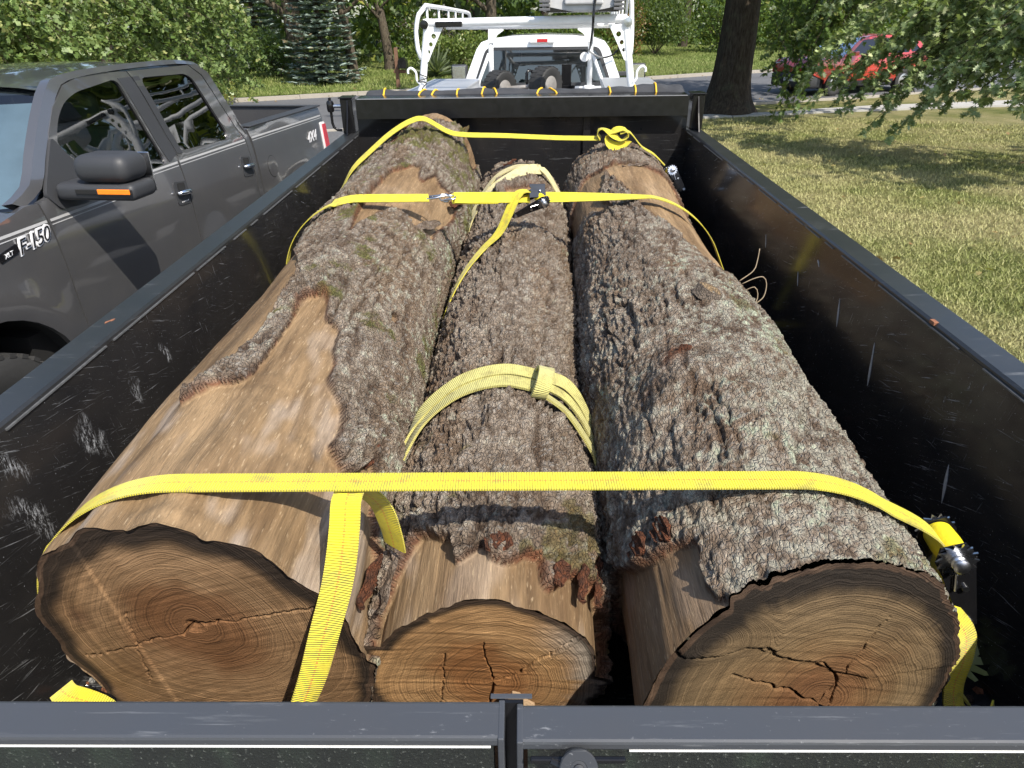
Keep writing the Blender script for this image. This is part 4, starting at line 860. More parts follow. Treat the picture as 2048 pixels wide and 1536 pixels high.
hk = MB(); hk.tube([(hx + .055, hy - .022, hz), (hx + .055, hy + .022, hz), (hx + .03, hy + .016, hz + .006), (hx + .002, hy + .003, hz + .012), (hx - .012, hy, hz + .002), (hx + .0, hy, hz - .012), (hx + .03, hy - .014, hz - .002), (hx + .055, hy - .022, hz)], .0042, 8)
hk.obj('wire_hook', M_STEEL, s2, smooth=True)
cx_ = .06; rb = ratchet(s2, (cx_ + .012, yat(cx_) - .01, zat(cx_) + .004), (-.9, -.25, -.36), (0.12, -1, -.55), 1.15)
bp = MB(); zc, yc_ = zat(cx_), yat(cx_)
bp.prism([(-.030, -.034), (.034, -.034), (.034, .034), (-.030, .034), (-.030, .020), (-.022, .014), (-.030, .004), (-.022, -.006), (-.030, -.014)], .004, lambda u, v, w: (cx_ + u, yc_ - .012 + v * .74 - w * .6, zc + .028 + v * .62 + w * .8))
bp.obj('buckle_plate', simple('gunmetal', (0.07, 0.075, 0.085), 0.3, metal=.6), rb)
MB().lathe([(.004, 0), (.0055, .002), (.003, .004), (0, .0042)], (cx_ + .012, yc_ - .018, zc + .031), dirv=(0, -.62, .74), n=14).obj('rivet', M_STEEL, rb, smooth=True)
def onB(y, a, up): return [float(q) for q in log_surf('B', y, a, up)]
def surf_w(P):
    P = np.asarray(P, float); T = np.gradient(P, axis=0); out = []
    for p, t in zip(P, T):
        cx, cz, r = log_at('B', p[1]); n = np.array([p[0] - float(cx), 0, p[2] - float(cz)]); n /= np.linalg.norm(n); out.append(np.cross(n, t) / np.linalg.norm(t))
    return out
tp = [(cx_ - .02, yc_ + .005, zc + .02), (cx_ - .05, yc_ - .005, zc + .028), (cx_ - .085, yc_ - .03, zc + .010), (-.09, 2.83, 1.575), onB(2.77, -.42, .032), onB(2.70, -.58, .028), onB(2.62, -.76, .026), onB(2.53, -.96, .024), onB(2.44, -1.25, .024)]
ribbon('loose_tail', tp, surf_w(tp), .048, M_YEL, s2)
# --- far strap, knotted
s3 = root('ratchet_strap', 'yellow ratchet strap farthest forward, tied in a knot on the lichen log', 'strap', (0, 4.1, FZ + .5), T_TRAILER, 'yellow ratchet straps')
def onA(y, a, up): return [float(q) for q in log_surf('A', y, a, up)]
def onD(y, a, up): return [float(q) for q in log_surf('D', y, a, up)]
ribbon('webbing', [onA(3.62, -1.15, .03), onA(3.70, -.85, .035), onA(3.80, -.55, .035), onA(3.90, -.28, .055), onA(3.98, -.05, .078), onA(4.02, .12, .080), (-.40, 4.04, 1.772), (-.31, 4.06, 1.752), (-.1, 4.12, 1.735), (.2, 4.17, 1.712), (.44, 4.21, 1.70)], (0, 1, .35), .048, M_YEL, s3)
kx, ky, kz = .475, 4.20, 1.70
ribbon('knot', [(kx - .03, ky, kz), (kx - .05, ky, kz + .035), (kx - .02, ky - .01, kz + .055), (kx + .04, ky - .02, kz + .02), (kx + .09, ky - .02, kz - .005), (kx + .12, ky - .01, kz + .02), (kx + .10, ky, kz + .05), (kx + .05, ky, kz + .045), (kx + .01, ky - .01, kz + .01), (kx + .03, ky - .03, kz - .03), (kx + .08, ky - .03, kz - .035), (kx + .13, ky - .01, kz - .01)], [(.2, 1, .2), (.1, 1, .3), (.3, 1, 0), (.4, .8, .4), (.2, 1, 0), (0, 1, .3), (.2, 1, .2), (.3, .8, .5), (.5, .8, .3), (.5, .5, .7), (.2, .7, .7), (0, 1, .3)], .055, M_YEL, s3)
ribbon('webbing', [(kx + .08, ky, kz + .03), (kx + .13, ky - .01, kz + .035), onD(4.17, .36, .025), onD(4.14, .60, .022), onD(4.12, .85, .022)], (0, 1, .1), .05, M_YEL, s3)
ratchet(s3, onD(4.11, .98, .03), (.55, -.2, -.8), (.1, -1, .3), 1.1)
# --- strap lying on the bed floor under the logs
fs = root('webbing_strap', 'yellow strap lying flat on the bed floor, showing in the gaps between logs', 'strap', (0, 3.03, FZ), T_TRAILER)
ribbon('webbing', [(-.98, 3.01, FZ + .006), (-.36, 3.01, FZ + .016), (-.28, 3.02, FZ + .016), (.22, 3.05, FZ + .016), (.98, 3.06, FZ + .006)], (0, 1, 0), .05, M_YEL, fs)
# --- lifting slings round the middle log
sl = root('lifting_sling', 'pale yellow sling choked in a knot around the middle log, nearer the tailgate', 'sling', (-.06, 1.55, FZ + .3), T_TRAILER, 'slings on the middle log')
base = [(1.40, -1.62), (1.425, -1.28), (1.478, -1.03), (1.54, -.76), (1.572, -.45), (1.59, -.2), (1.602, .05), (1.60, .26), (1.60, .40)]
ribbon('strand', [onB(y - .006, a, .031) for y, a in base], [(0, 1, .0)] * 3 + [(.1, 1, .1)] * 6, .046, M_SLING, sl, thick=.006)
ribbon('strand', [onB(y + .018 + .010 * (a + 1.6), a, .036 + .006 * math.cos(a)) for y, a in base], [(0, 1, -.3)] * 3 + [(0, 1, .35)] * 6, .036, M_SLING, sl, thick=.006)
for dy, tw, w_, lab in ((.060, .8, .034, 0), (.010, .3, .026, 1), (-.036, -.3, .034, 2)):
    ribbon('strand', [onB(1.60 + dy * .3, .30, .030), onB(1.605 + dy * .8, .48, .038 - .006 * lab), onB(1.595 + dy * 1.25, .70, .040 - .005 * lab), onB(1.57 + dy * 1.4, .95, .034 - .003 * lab), onB(1.545 + dy * 1.2, 1.22, .028), onB(1.515 + dy, 1.46, .016), onB(1.48 + dy * .6, 1.8, .014)], [(.2, 1, tw)] * 3 + [(.15, 1, tw * .5)] * 4, w_, M_SLING, sl, thick=.006)
kc = np.array(onB(1.600, .38, .040)); tv = np.array([math.cos(.36), 0, -math.sin(.36)]); nv = np.array([math.sin(.36), 0, math.cos(.36)]); yv = np.array([0, 1, 0])
lpz = [kc + yv * .052 * math.cos(t) + nv * (.036 * math.sin(t) + .004) + tv * (.008 * math.sin(t * .5) + .006 * math.cos(t)) for t in np.linspace(-.5, 2 * math.pi - .6, 18)]
ribbon('choker_loop', lpz, [tv * .85 + yv * .25] * len(lpz), .042, M_SLING, sl, thick=.007, step=.006)
sl2 = root('lifting_sling', 'cream sling folded around the far end of the middle log', 'sling', (-.02, 3.95, FZ + .3), T_TRAILER, 'slings on the middle log')
ribbon('strand', [onB(3.50, -1.5, .02), onB(3.62, -1.12, .022), onB(3.72, -.80, .022), onB(3.80, -.45, .024), onB(3.94, -.05, .028), onB(4.06, .25, .032), onB(4.14, .48, .036)], [(0, 1, .3)] * 5 + [(0, 1, .8)] * 2, .06, M_SLING2, sl2, thick=.006)
ribbon('strand', [onB(3.9, -.95, .018), onB(4.03, -.5, .020), onB(4.13, -.1, .022), onB(4.17, .25, .026), onB(4.15, .5, .040)], (0, 1, .1), .05, M_SLING2, sl2, thick=.006)
ribbon('strand', [onB(4.14, .46, .042), onB(4.11, .62, .034), onB(4.06, .85, .022), onB(4.0, 1.15, .018), onB(3.95, 1.6, .016)], (0, 1, .4), .05, M_SLING2, sl2, thick=.006)
ribbon('loose_end', [(-.30, 3.3, FZ + .10), (-.325, 3.2, FZ + .12), (-.31, 3.12, FZ + .05), (-.35, 3.08, FZ + .03), (-.30, 3.05, FZ + .06), (-.33, 3.16, FZ + .16), (-.30, 3.26, FZ + .14)], [(1, .1, .1), (1, 0, .4), (.8, .5, .3), (.3, 1, 0), (1, 0, .5), (1, .3, .2), (1, 0, 0)], .05, M_SLING2, sl2, thick=.006)
# --- litter on the bed floor
M_OAKLEAF = simple('green_oak_leaf', (0.20, 0.21, 0.06), 0.5, var=.2, scale=60)
def oak_outline(n=5):
    """bristle-lobed oak leaf outline, length 1 along +v"""
    right = [(0, 0), (.03, .12), (.20, .10), (.24, .17), (.06, .27), (.30, .33), (.42, .45), (.09, .45), (.30, .60), (.36, .72), (.08, .64), (.15, .80), (.15, .90), (.05, .82), (0, 1.0)]
    return right + [(-u, v) for u, v in reversed(right[1:-1])]
OUT = oak_outline()
def leaf_obj(name, c, size, yaw, pitch, roll, mat, parent=None, frame=None, stem=True):
    bm = bmesh.new(); R = Matrix.Rotation(yaw, 3, 'Z') @ Matrix.Rotation(pitch, 3, 'X') @ Matrix.Rotation(roll, 3, 'Y')
    pts = [(u, v) for u, v in OUT]; tri = delaunay_2d_cdt([Vector(p) for p in pts] + [Vector((0, t)) for t in (.2, .4, .55, .75)], [(i, (i + 1) % len(pts)) for i in range(len(pts))], [], 1, 1e-6)
    V = [Vector(c) + R @ Vector((v.x * size, v.y * size, size * (.25 * v.x * v.x + .12 * (v.y - .5) ** 2 + .03 * math.sin(9 * v.y)))) for v in tri[0]]
    F = []
    for f in tri[2]:
        cc = sum((tri[0][i] for i in f), Vector((0, 0))) / 3
        if inpoly(np.array([cc.x]), np.array([cc.y]), pts)[0]: F.append(tuple(f))
    mb = MB(); mb.add(V, F)
    if stem: mb.tube([Vector(c), Vector(c) + R @ Vector((0, -.2 * size, .02 * size)), Vector(c) + R @ Vector((.05 * size, -.4 * size, .08 * size))], .0012, 5)
    bm.free(); return mb.obj(name, mat, parent, frame)
tag(leaf_obj('oak_leaf', (.955, 1.07, FZ + .035), .115, -.75, .35, .2, M_OAKLEAF, frame=T_TRAILER), 'green lobed oak leaf lying on the bed floor beside the yellow strap loop', 'leaf', 'oak leaves on the bed floor')
tag(leaf_obj('oak_leaf', (.965, 1.13, FZ + .035), .10, .05, .5, -.2, M_OAKLEAF, frame=T_TRAILER), 'green oak leaf propped against the bed wall, behind the other leaf', 'leaf', 'oak leaves on the bed floor')
V, F, CC = [], [], []
for k in range(420):
    x = random.choice((random.uniform(.70, 1.005), random.uniform(.78, 1.005), random.uniform(-1.0, -.8))); y = random.uniform(.58, 1.5) if k < 300 else random.uniform(1.5, 4.5); s = random.uniform(.004, .013); z = FZ + s * .35
    o = len(V); a = random.uniform(0, 6.28); fl = random.uniform(.3, .8)
    for i in range(5): t = a + 2 * math.pi * i / 5; V.append((x + s * math.cos(t) * random.uniform(.7, 1.2), y + s * math.sin(t), FZ + .001))
    for i in range(5): t = a + 2 * math.pi * i / 5; V.append((x + .7 * s * math.cos(t), y + .7 * s * math.sin(t), FZ + s * fl * random.uniform(.7, 1.3)))
    F += [(o + i, o + (i + 1) % 5, o + 5 + (i + 1) % 5, o + 5 + i) for i in range(5)] + [tuple(o + 5 + i for i in range(5))]
    c = random.choice(((.12, .07, .04), (.2, .13, .08), (.28, .26, .24), (.36, .35, .33), (.08, .05, .035), (.3, .12, .06))); CC += [c] * 10
o = obj('bark_litter', V, F, M_BARK, frame=T_TRAILER); setcol(o.data, 'Col', np.array(CC)); tag(o, 'scattered bark crumbs and small stones along the bed floor', 'litter', kind='stuff')
# dry vine tendrils curling off the lichen log
vt = root('dry_vine', 'thin dry vine tendrils curling off the lichen log towards the bed wall', 'vine', (.66, 2.3, 1.55), T_TRAILER)
M_VINE = simple('dry_vine', (0.26, 0.20, 0.13), 0.8)
bx = np.array(onD(2.36, .95, .0))
for k, pl in enumerate(([(0, 0, 0), (.05, .02, .03), (.065, .04, .06), (.07, .05, .10)], [(0, -.03, 0), (.04, -.03, .02), (.07, -.03, .025), (.085, -.03, .0), (.075, -.05, -.04), (.04, -.07, -.06)], [(0, -.05, -.02), (.035, -.06, .0), (.05, -.06, -.025), (.045, -.07, -.05), (.02, -.08, -.07)])):
    MB().tube(catmull([bx + np.array(p) for p in pl], .01), .0018, 6).obj('tendril', M_VINE, vt, smooth=True)
# pale wood chip on the cut end of the middle log
cw = MB(); cw.prism([(-.028, -.02), (.018, -.022), (.03, .0), (.012, .012), (.002, .026), (-.012, .030), (-.022, .012), (-.034, .004)], .014, lambda u, v, w: (-.012 + u, .905 - w * .6 + .1 * v, 1.215 + v + w * .3))
tag(cw.obj('wood_chip', simple('pale_split_wood', (0.42, 0.29, 0.17), 0.8, var=.3, scale=120, bmp=.5), frame=T_TRAILER), 'pale splinter of wood sticking out of the middle log\'s cut end', 'wood chip')

# ================================================================== vehicles: shared helpers
def rounded(poly, r, n=5):
    """round the corners of a 2D outline"""
    out = []; m = len(poly)
    for i in range(m):
        p, a, b_ = Vector(poly[i]), Vector(poly[i - 1]), Vector(poly[(i + 1) % m]); da, db = (a - p), (b_ - p); k = min(r, da.length * .45, db.length * .45)
        q0, q1 = p + da.normalized() * k, p + db.normalized() * k
        for t in np.linspace(0, 1, n): out.append(tuple(q0 * (1 - t) ** 2 + p * 2 * t * (1 - t) + q1 * t * t))
    return out
def refine(poly, d):
    out = []
    for i in range(len(poly)):
        a, b_ = np.array(poly[i]), np.array(poly[(i + 1) % len(poly)]); n = max(1, int(np.linalg.norm(b_ - a) / d))
        for t in range(n): out.append(tuple(a + (b_ - a) * t / n))
    return out
def panel(name, outline, fmap, mat, parent, holes=(), d=.06, thick=.012, smooth=True, inward=None):
    """sheet cut from a 2D outline with holes, bent by fmap(u,v,depth) and given thickness by folding its rim inward"""
    loops = [refine(outline, d)] + [refine(h, d) for h in holes]; pts, edges = [], []
    for lp in loops:
        o = len(pts); pts += lp; edges += [(o + i, o + (i + 1) % len(lp)) for i in range(len(lp))]
    us = [p[0] for p in outline]; vs = [p[1] for p in outline]; nb = len(pts); allb = np.array(pts)
    for u in np.arange(min(us) + d * .5, max(us), d):
        for v in np.arange(min(vs) + d * .5, max(vs), d):
            if np.min(np.abs(allb - (u, v)).sum(1)) > d * .55: pts.append((float(u), float(v)))
    r = delaunay_2d_cdt([Vector(p) for p in pts], edges, [], 0, 1e-7); vv = [tuple(v) for v in r[0]]; C_ = np.array([np.mean([vv[i] for i in f], axis=0) for f in r[2]])
    ok = inpoly(C_[:, 0], C_[:, 1], outline)
    for h in holes: ok &= ~inpoly(C_[:, 0], C_[:, 1], h)
    tris = [tuple(f) for f, k in zip(r[2], ok) if k]; V = [fmap(u, v, 0) for u, v in vv]; F = list(tris)
    ec = {}
    for f in tris:
        for a, b_ in ((f[0], f[1]), (f[1], f[2]), (f[2], f[0])):
            ec[(a, b_)] = 1
    rim = [(a, b_) for (a, b_) in ec if (b_, a) not in ec]; back = {}
    for a, b_ in rim:
        for q in (a, b_):
            if q not in back: back[q] = len(V); V.append(fmap(*vv[q], thick))
        F.append((b_, a, back[a], back[b_]))
    return obj(name, V, F, mat, parent, smooth=smooth, autos=40)
def arc(cx, cz, r, a0, a1, n=18): return [(cx + r * math.cos(t), cz + r * math.sin(t)) for t in np.radians(np.linspace(a0, a1, n))]
def text_obj(name, s, size, mat, parent, origin, ex, ey, depth=.004, shear=0.0, bold=0.0, align='LEFT', spacing=1.0):
    """raised lettering; ex runs along the line, ey up the letters"""
    cu = bpy.data.curves.new(name, 'FONT'); cu.body = s; cu.size = size; cu.extrude = depth / 2; cu.shear = shear; cu.offset = bold; cu.align_x = align; cu.resolution_u = 3; cu.space_character = spacing
    tmp = bpy.data.objects.new(name, cu); COL.objects.link(tmp); dg = bpy.context.evaluated_depsgraph_get(); me = bpy.data.meshes.new_from_object(tmp.evaluated_get(dg)); bpy.data.objects.remove(tmp)
    ex, ey = Vector(ex).normalized(), Vector(ey).normalized(); ez = ex.cross(ey); b0 = Vector(base_of(parent))
    for v in me.vertices: v.co = Vector(origin) + ex * v.co.x + ey * v.co.y + ez * v.co.z - b0
    me.materials.clear(); return link(name, me, mat, parent)
def car_paint(name, col, metal=.55, rough=.33, dirt=.12):
    m, nt, b = newmat(name); v = tc(nt); n = noise(nt, v, 900, 1); n2 = noise(nt, v, 4, 5, .6)
    c = mixc(nt, n, tuple(x * .8 for x in col), tuple(min(1, x * 1.25) for x in col)); c = mixc(nt, ramp(nt, n2, [(.45, 0), (.8, dirt)]), c, (.25, .23, .2))
    b.inputs['Coat IOR'].default_value = 1.75
    setb(nt, b, col=c, metal=metal, rough=rough, coat=1.0, coatr=nd(nt, 'MapRange', {'Value': n2, 'To Min': .015, 'To Max': .09}).outputs[0], normal=bump(nt, noise(nt, v, 2.2, 2), .03, .02)); return m
def glass_mat(name, tint, refl=1.0):
    """thin window glass: tinted clear sheet with mirror reflection by angle"""
    m, nt, b = newmat(name); out = nt.nodes['Material Output']; nt.nodes.remove(b); v = tc(nt)
    g = nd(nt, 'BsdfGlossy', {'Color': (1, 1, 1, 1), 'Roughness': .012}); t = nd(nt, 'BsdfTransparent', {'Color': (*tint, 1)}); fr = nd(nt, 'Fresnel', {'IOR': 1.52}).outputs[0]
    f = mth(nt, 'ADD', mth(nt, 'MULTIPLY', fr, 1.5 * refl), mth(nt, 'MULTIPLY', noise(nt, v, 6, 4), .015)); mx = nd(nt, 'MixShader', {0: f, 1: t.outputs[0], 2: g.outputs[0]}); nt.links.new(mx.outputs[0], out.inputs[0]); return m
M_GREY = car_paint('dark_grey_metallic', (0.108, 0.107, 0.110)); M_GLASS = glass_mat('side_glass', (.52, .60, .57)); M_TINT = glass_mat('privacy_glass', (.045, .05, .05)); M_WIND = glass_mat('windscreen_glass', (.50, .58, .60), 1.3)
M_TRIM = simple('black_plastic', (0.030, 0.031, 0.034), 0.55, var=.2, scale=200, bmp=.15); M_CHROME = simple('chrome', (0.9, 0.9, 0.91), 0.16, metal=1.0, var=.03); M_DARK = simple('dark_void', (0.006, 0.006, 0.006), 0.9)
M_SEAT = simple('grey_leather', (0.075, 0.10, 0.10), 0.5, var=.15, scale=40, bmp=.2); M_AMBER = simple('amber_lens', (0.85, 0.22, 0.01), 0.25, coat=.6); M_RED = simple('red_lens', (0.45, 0.02, 0.03), 0.2, coat=.8); M_PIN = simple('silver_pinstripe', (0.33, 0.33, 0.33), 0.35); M_SILVER = simple('silver_decal', (0.50, 0.50, 0.50), 0.4); M_ALLOY = simple('alloy', (0.42, 0.42, 0.43), 0.35, metal=.8)
M_WHITEL = simple('white_lens', (0.7, 0.7, 0.7), 0.2, coat=.6)

M_SILVERB = simple('bright_silver', (0.72, 0.72, 0.73), 0.3, var=.05)
# ================================================================== dark grey pickup parked beside the trailer
PA = math.radians(6.2); FR_P = Matrix.Translation(Vector((math.cos(PA) * -3.758, math.sin(PA) * 3.758, 0))) @ Matrix.Rotation(-PA, 4, 'Z')
pk = root('pickup_truck', 'dark grey crew cab pickup parked alongside the trailer', 'pickup truck', (0, 4.6, 0), FR_P)
ZK = [.35, .5, .62, .75, 1.1, 1.3, 1.40, 1.445, 1.5, 1.9, 1.96, 2.05]; XK = [.90, .965, .985, 1.0, 1.0, .985, .966, .948, .930, .832, .800, .74]
AF, AR, AZ = 2.65, 6.40, .44
def flare(s, z):
    f = 0
    for c in (AF, AR):
        rr = math.hypot(s - c, z - AZ); f += .028 * math.exp(-((rr - .62) / .10) ** 2) * (1 if z > .3 else 0)
    return f
def side_x(s, z):
    x = float(np.interp(z, ZK, XK)); 
    if s < 3.3: x -= .05 * max(0, (2.6 - s)) ** 2 + .02 * max(0, z - 1.25) * 3
    return x + flare(s, z) + .006 * math.sin((z - .5) * 5.5)
def smap(sd, off=0.0): return lambda s, z, w: (sd * (side_x(s, z) + off - w), s, z)
def win_z(pl): return pl
frontwin = rounded([(3.735, 1.405), (3.70, 1.52), (3.60, 1.655), (3.70, 1.775), (3.80, 1.845), (3.93, 1.885), (4.325, 1.925), (4.47, 1.41), (4.2, 1.395)], .05, 4)
rearwin = rounded([(4.655, 1.455), (4.56, 1.915), (5.09, 1.905), (5.165, 1.87), (5.355, 1.48), (5.33, 1.435)], .06, 4)
for sd in (1, -1):
    near = sd == 1; mp = smap(sd)
    # front wing
    fo = [(1.86, .62), (1.86, .95), (1.84, 1.10), (1.95, 1.25), (2.5, 1.33), (3.0, 1.385), (3.20, 1.42), (3.285, 1.415), (3.285, .52)] + arc(AF, AZ, .56, 8, 172)
    w = panel('front_wing', fo, mp, M_GREY, pk, d=.07, thick=.03)
    if near:
        # maker's model badge
        bx = side_x(3.0, 1.27)
        MB().prism(rounded([(2.90, 1.225), (3.03, 1.245), (3.03, 1.285), (2.90, 1.262)], .006, 3), .006, lambda u, v, ww: (side_x(u, v) + .001 + ww, u, v)).obj('badge_plate', M_GLOSS, w)
        text_obj('badge_small', 'XLT', .030, M_SILVERB, w, (bx + .013, 2.93, 1.238), (0, 1, .12), (0, 0, 1), .004, .2)
        text_obj('badge_letters', 'F-150', .105, M_GLOSS, w, (bx + .010, 3.025, 1.225), (0.0, 1, .10), (0, 0, 1), .008, .25, -.0015, spacing=.92)
        text_obj('badge_outline', 'F-150', .105, M_SILVERB, w, (bx + .006, 3.025, 1.225), (0.0, 1, .10), (0, 0, 1), .008, .25, .0055, spacing=.92)
    # front door
    do = [(3.295, .52), (4.572, .52), (4.572, 1.40), (4.60, 1.43), (4.475, 1.957), (4.3, 1.965), (4.0, 1.952), (3.86, 1.925), (3.70, 1.83), (3.585, 1.715), (3.43, 1.50), (3.37, 1.43), (3.295, 1.415)]
    dr = panel('front_door', do, mp, M_GREY, pk, [frontwin], d=.065, thick=.03)
    panel('window', [(u, v) for u, v in frontwin], smap(sd, -.014), M_GLASS, dr, d=.12, thick=.003)
    panel('pillar_trim', [(4.345, 1.925), (4.48, 1.925), (4.60, 1.445), (4.485, 1.41)], smap(sd, .004), M_TRIM, dr, d=.1, thick=.006)
    # rear door
    do = [(4.584, .52), (5.545, .52), (5.56, .9), (5.56, 1.40), (5.50, 1.50), (5.30, 1.88), (5.20, 1.955), (4.487, 1.957), (4.612, 1.43), (4.584, 1.40)]
    rd = panel('rear_door', do, mp, M_GREY, pk, [rearwin], d=.065, thick=.03)
    panel('window', rearwin, smap(sd, -.014), M_TINT, rd, d=.12, thick=.003)
    panel('pillar_trim', [(4.492, 1.925), (4.56, 1.925), (4.675, 1.44), (4.613, 1.445)], smap(sd, .004), M_TRIM, rd, d=.1, thick=.006)
    # quarter behind the rear door
    panel('rear_quarter', [(5.56, .55), (5.635, .55), (5.635, 1.42), (5.56, 1.60), (5.40, 1.90), (5.31, 1.957), (5.205, 1.960), (5.31, 1.885), (5.51, 1.50), (5.57, 1.40), (5.57, .9)], mp, M_GREY, pk, d=.07, thick=.04)
    panel('sill', [(3.30, .40), (5.60, .40), (5.60, .515), (3.30, .515)], mp, M_GREY, pk, d=.1, thick=.05)
    # cargo bed side
    bo = [(5.665, .58), (AR - .6, .58)] + arc(AR, AZ, .56, 166, 14) + [(7.22, .62), (7.225, 1.46), (7.18, 1.475), (5.68, 1.475), (5.665, 1.46)]
    bd = panel('bed_side', bo, mp, M_GREY, pk, d=.07, thick=.05)
    MB().box(min(sd * .86, sd * .965), max(sd * .86, sd * .965), 5.67, 7.23, 1.474, 1.486, .004).obj('rail_cap', M_TRIM, bd)
    inn = MB(); inn.box(min(sd * .80, sd * .86), max(sd * .80, sd * .86), 5.68, 7.2, .95, 1.473)
    for y in np.arange(5.8, 7.1, .085): inn.box(min(sd * .785, sd * .80), max(sd * .785, sd * .80), y, y + .03, 1.25, 1.40)
    inn.obj('bed_liner', M_TRIM, bd)
    if near:
        panel('fuel_door', arc(5.90, 1.135, .085, 0, 340, 20), smap(sd, .0035), M_GREY, bd, d=.08, thick=.004)
        panel('fuel_ring', arc(5.90, 1.135, .089, 0, 340, 20), smap(sd, .0015), M_DARK, bd, d=.08, thick=.003)
        text_obj('decal', '4X4', .125, M_SILVERB, bd, (side_x(6.85, 1.22) + .0035, 6.74, 1.20), (0, 1, .01), (0, 0, 1), .002, .25, .004, spacing=1.08)
        tl = panel('tail_light', rounded([(7.10, 1.06), (7.232, 1.06), (7.232, 1.335), (7.13, 1.335)], .015, 3), smap(sd, .010), M_WHITEL, pk, d=.07, thick=.03)
        panel('lens', rounded([(7.135, 1.10), (7.236, 1.10), (7.236, 1.315), (7.15, 1.315)], .01, 3), smap(sd, .016), M_RED, tl, d=.07, thick=.01)
        for (c, dd) in ((4.49, dr), (5.45, rd)):
            pl = panel('handle_plate', rounded([(c - .075, 1.145), (c + .075, 1.135), (c + .085, 1.275), (c - .065, 1.295)], .02, 4), smap(sd, .006), M_TRIM, dd, d=.06, thick=.01)
            panel('handle_cup', rounded([(c - .04, 1.235), (c + .05, 1.228), (c + .052, 1.272), (c - .035, 1.28)], .012, 3), smap(sd, .0085), M_DARK, pl, d=.06, thick=.002)
            MB().tube([(side_x(c, 1.215) + .02, c - .07, 1.222), (side_x(c, 1.215) + .036, c - .03, 1.222), (side_x(c, 1.215) + .036, c + .04, 1.216), (side_x(c, 1.215) + .026, c + .08, 1.214)], [.010, .016, .017, .013], 8).obj('handle', M_CHROME, pl, smooth=True)
            if c < 5:
                for k in range(5): MB().lathe([(.005, 0), (.005, .003), (0, .0035)], (side_x(c, 1.16) + .007, c - .03 + k * .018, 1.158), 'x', 8).obj('keypad_button', M_SILVER, pl)
        # pinstripes, stepping up below the rear half of the front door
        for (a, b_, za, zb, dd) in ((2.0, 3.28, 1.315, 1.322, w), (3.30, 3.86, 1.322, 1.325, dr), (3.86, 3.99, 1.325, 1.388, dr), (3.99, 4.565, 1.388, 1.39, dr), (4.59, 5.55, 1.39, 1.39, rd), (5.67, 7.2, 1.39, 1.385, bd)):
            for (dz, h) in ((0, .013), (-.017, .005)):
                n = max(2, int((b_ - a) / .08)); ss = np.linspace(a, b_, n + 1); zs = np.linspace(za, zb, n + 1) + dz
                V = [(side_x(s, z + q) + .0016, s, z + q) for s, z in zip(ss, zs) for q in (0, h)]; obj('pinstripe', V, [(2 * i, 2 * i + 2, 2 * i + 3, 2 * i + 1) for i in range(n)], M_PIN, dd)
        # mirror
        sail = panel('mirror_sail', rounded([(3.40, 1.36), (3.345, 1.44), (3.43, 1.535), (3.575, 1.70), (3.605, 1.64), (3.70, 1.50), (3.73, 1.40), (3.60, 1.35)], .03, 4), smap(sd, .012), M_TRIM, dr, d=.08, thick=.02)
    # wheels
    for c in (AF, AR): make_wheel('wheel', pk, (sd * .86, c, .415), .415, .27, 'x', 34, M_ALLOY)
    for c in (AF, AR):
        wl = MB(); V, F = [], []; n = 20
        for x in (sd * .55, sd * .985):
            for t in np.radians(np.linspace(-10, 190, n)): V.append((x, c + .575 * math.cos(t), AZ + .575 * math.sin(t)))
        wl.add(V, [(i, i + 1, n + i + 1, n + i) for i in range(n - 1)] + [tuple(range(n))]); wl.obj('wheel_well', M_DARK, pk)
# mirror head of the visible side
b_ = MB(); b_.box(1.105, 1.400, 3.37, 3.60, 1.495, 1.635, .058, 5); mir = b_.obj('door_mirror', M_TRIM, pk, smooth=True, autos=60)
MB().box(.975, 1.412, 3.38, 3.60, 1.408, 1.4945, .032, 4).obj('lower_housing', M_TRIM, mir, smooth=True, autos=60)
MB().box(1.10, 1.41, 3.372, 3.38, 1.446, 1.470, .003).obj('recess', M_DARK, mir)
MB().box(1.225, 1.40, 3.366, 3.374, 1.447, 1.473, .003).obj('indicator', M_AMBER, mir)
MB().box(1.12, 1.40, 3.60, 3.606, 1.42, 1.62, .002).obj('mirror_glass', M_CHROME, mir)
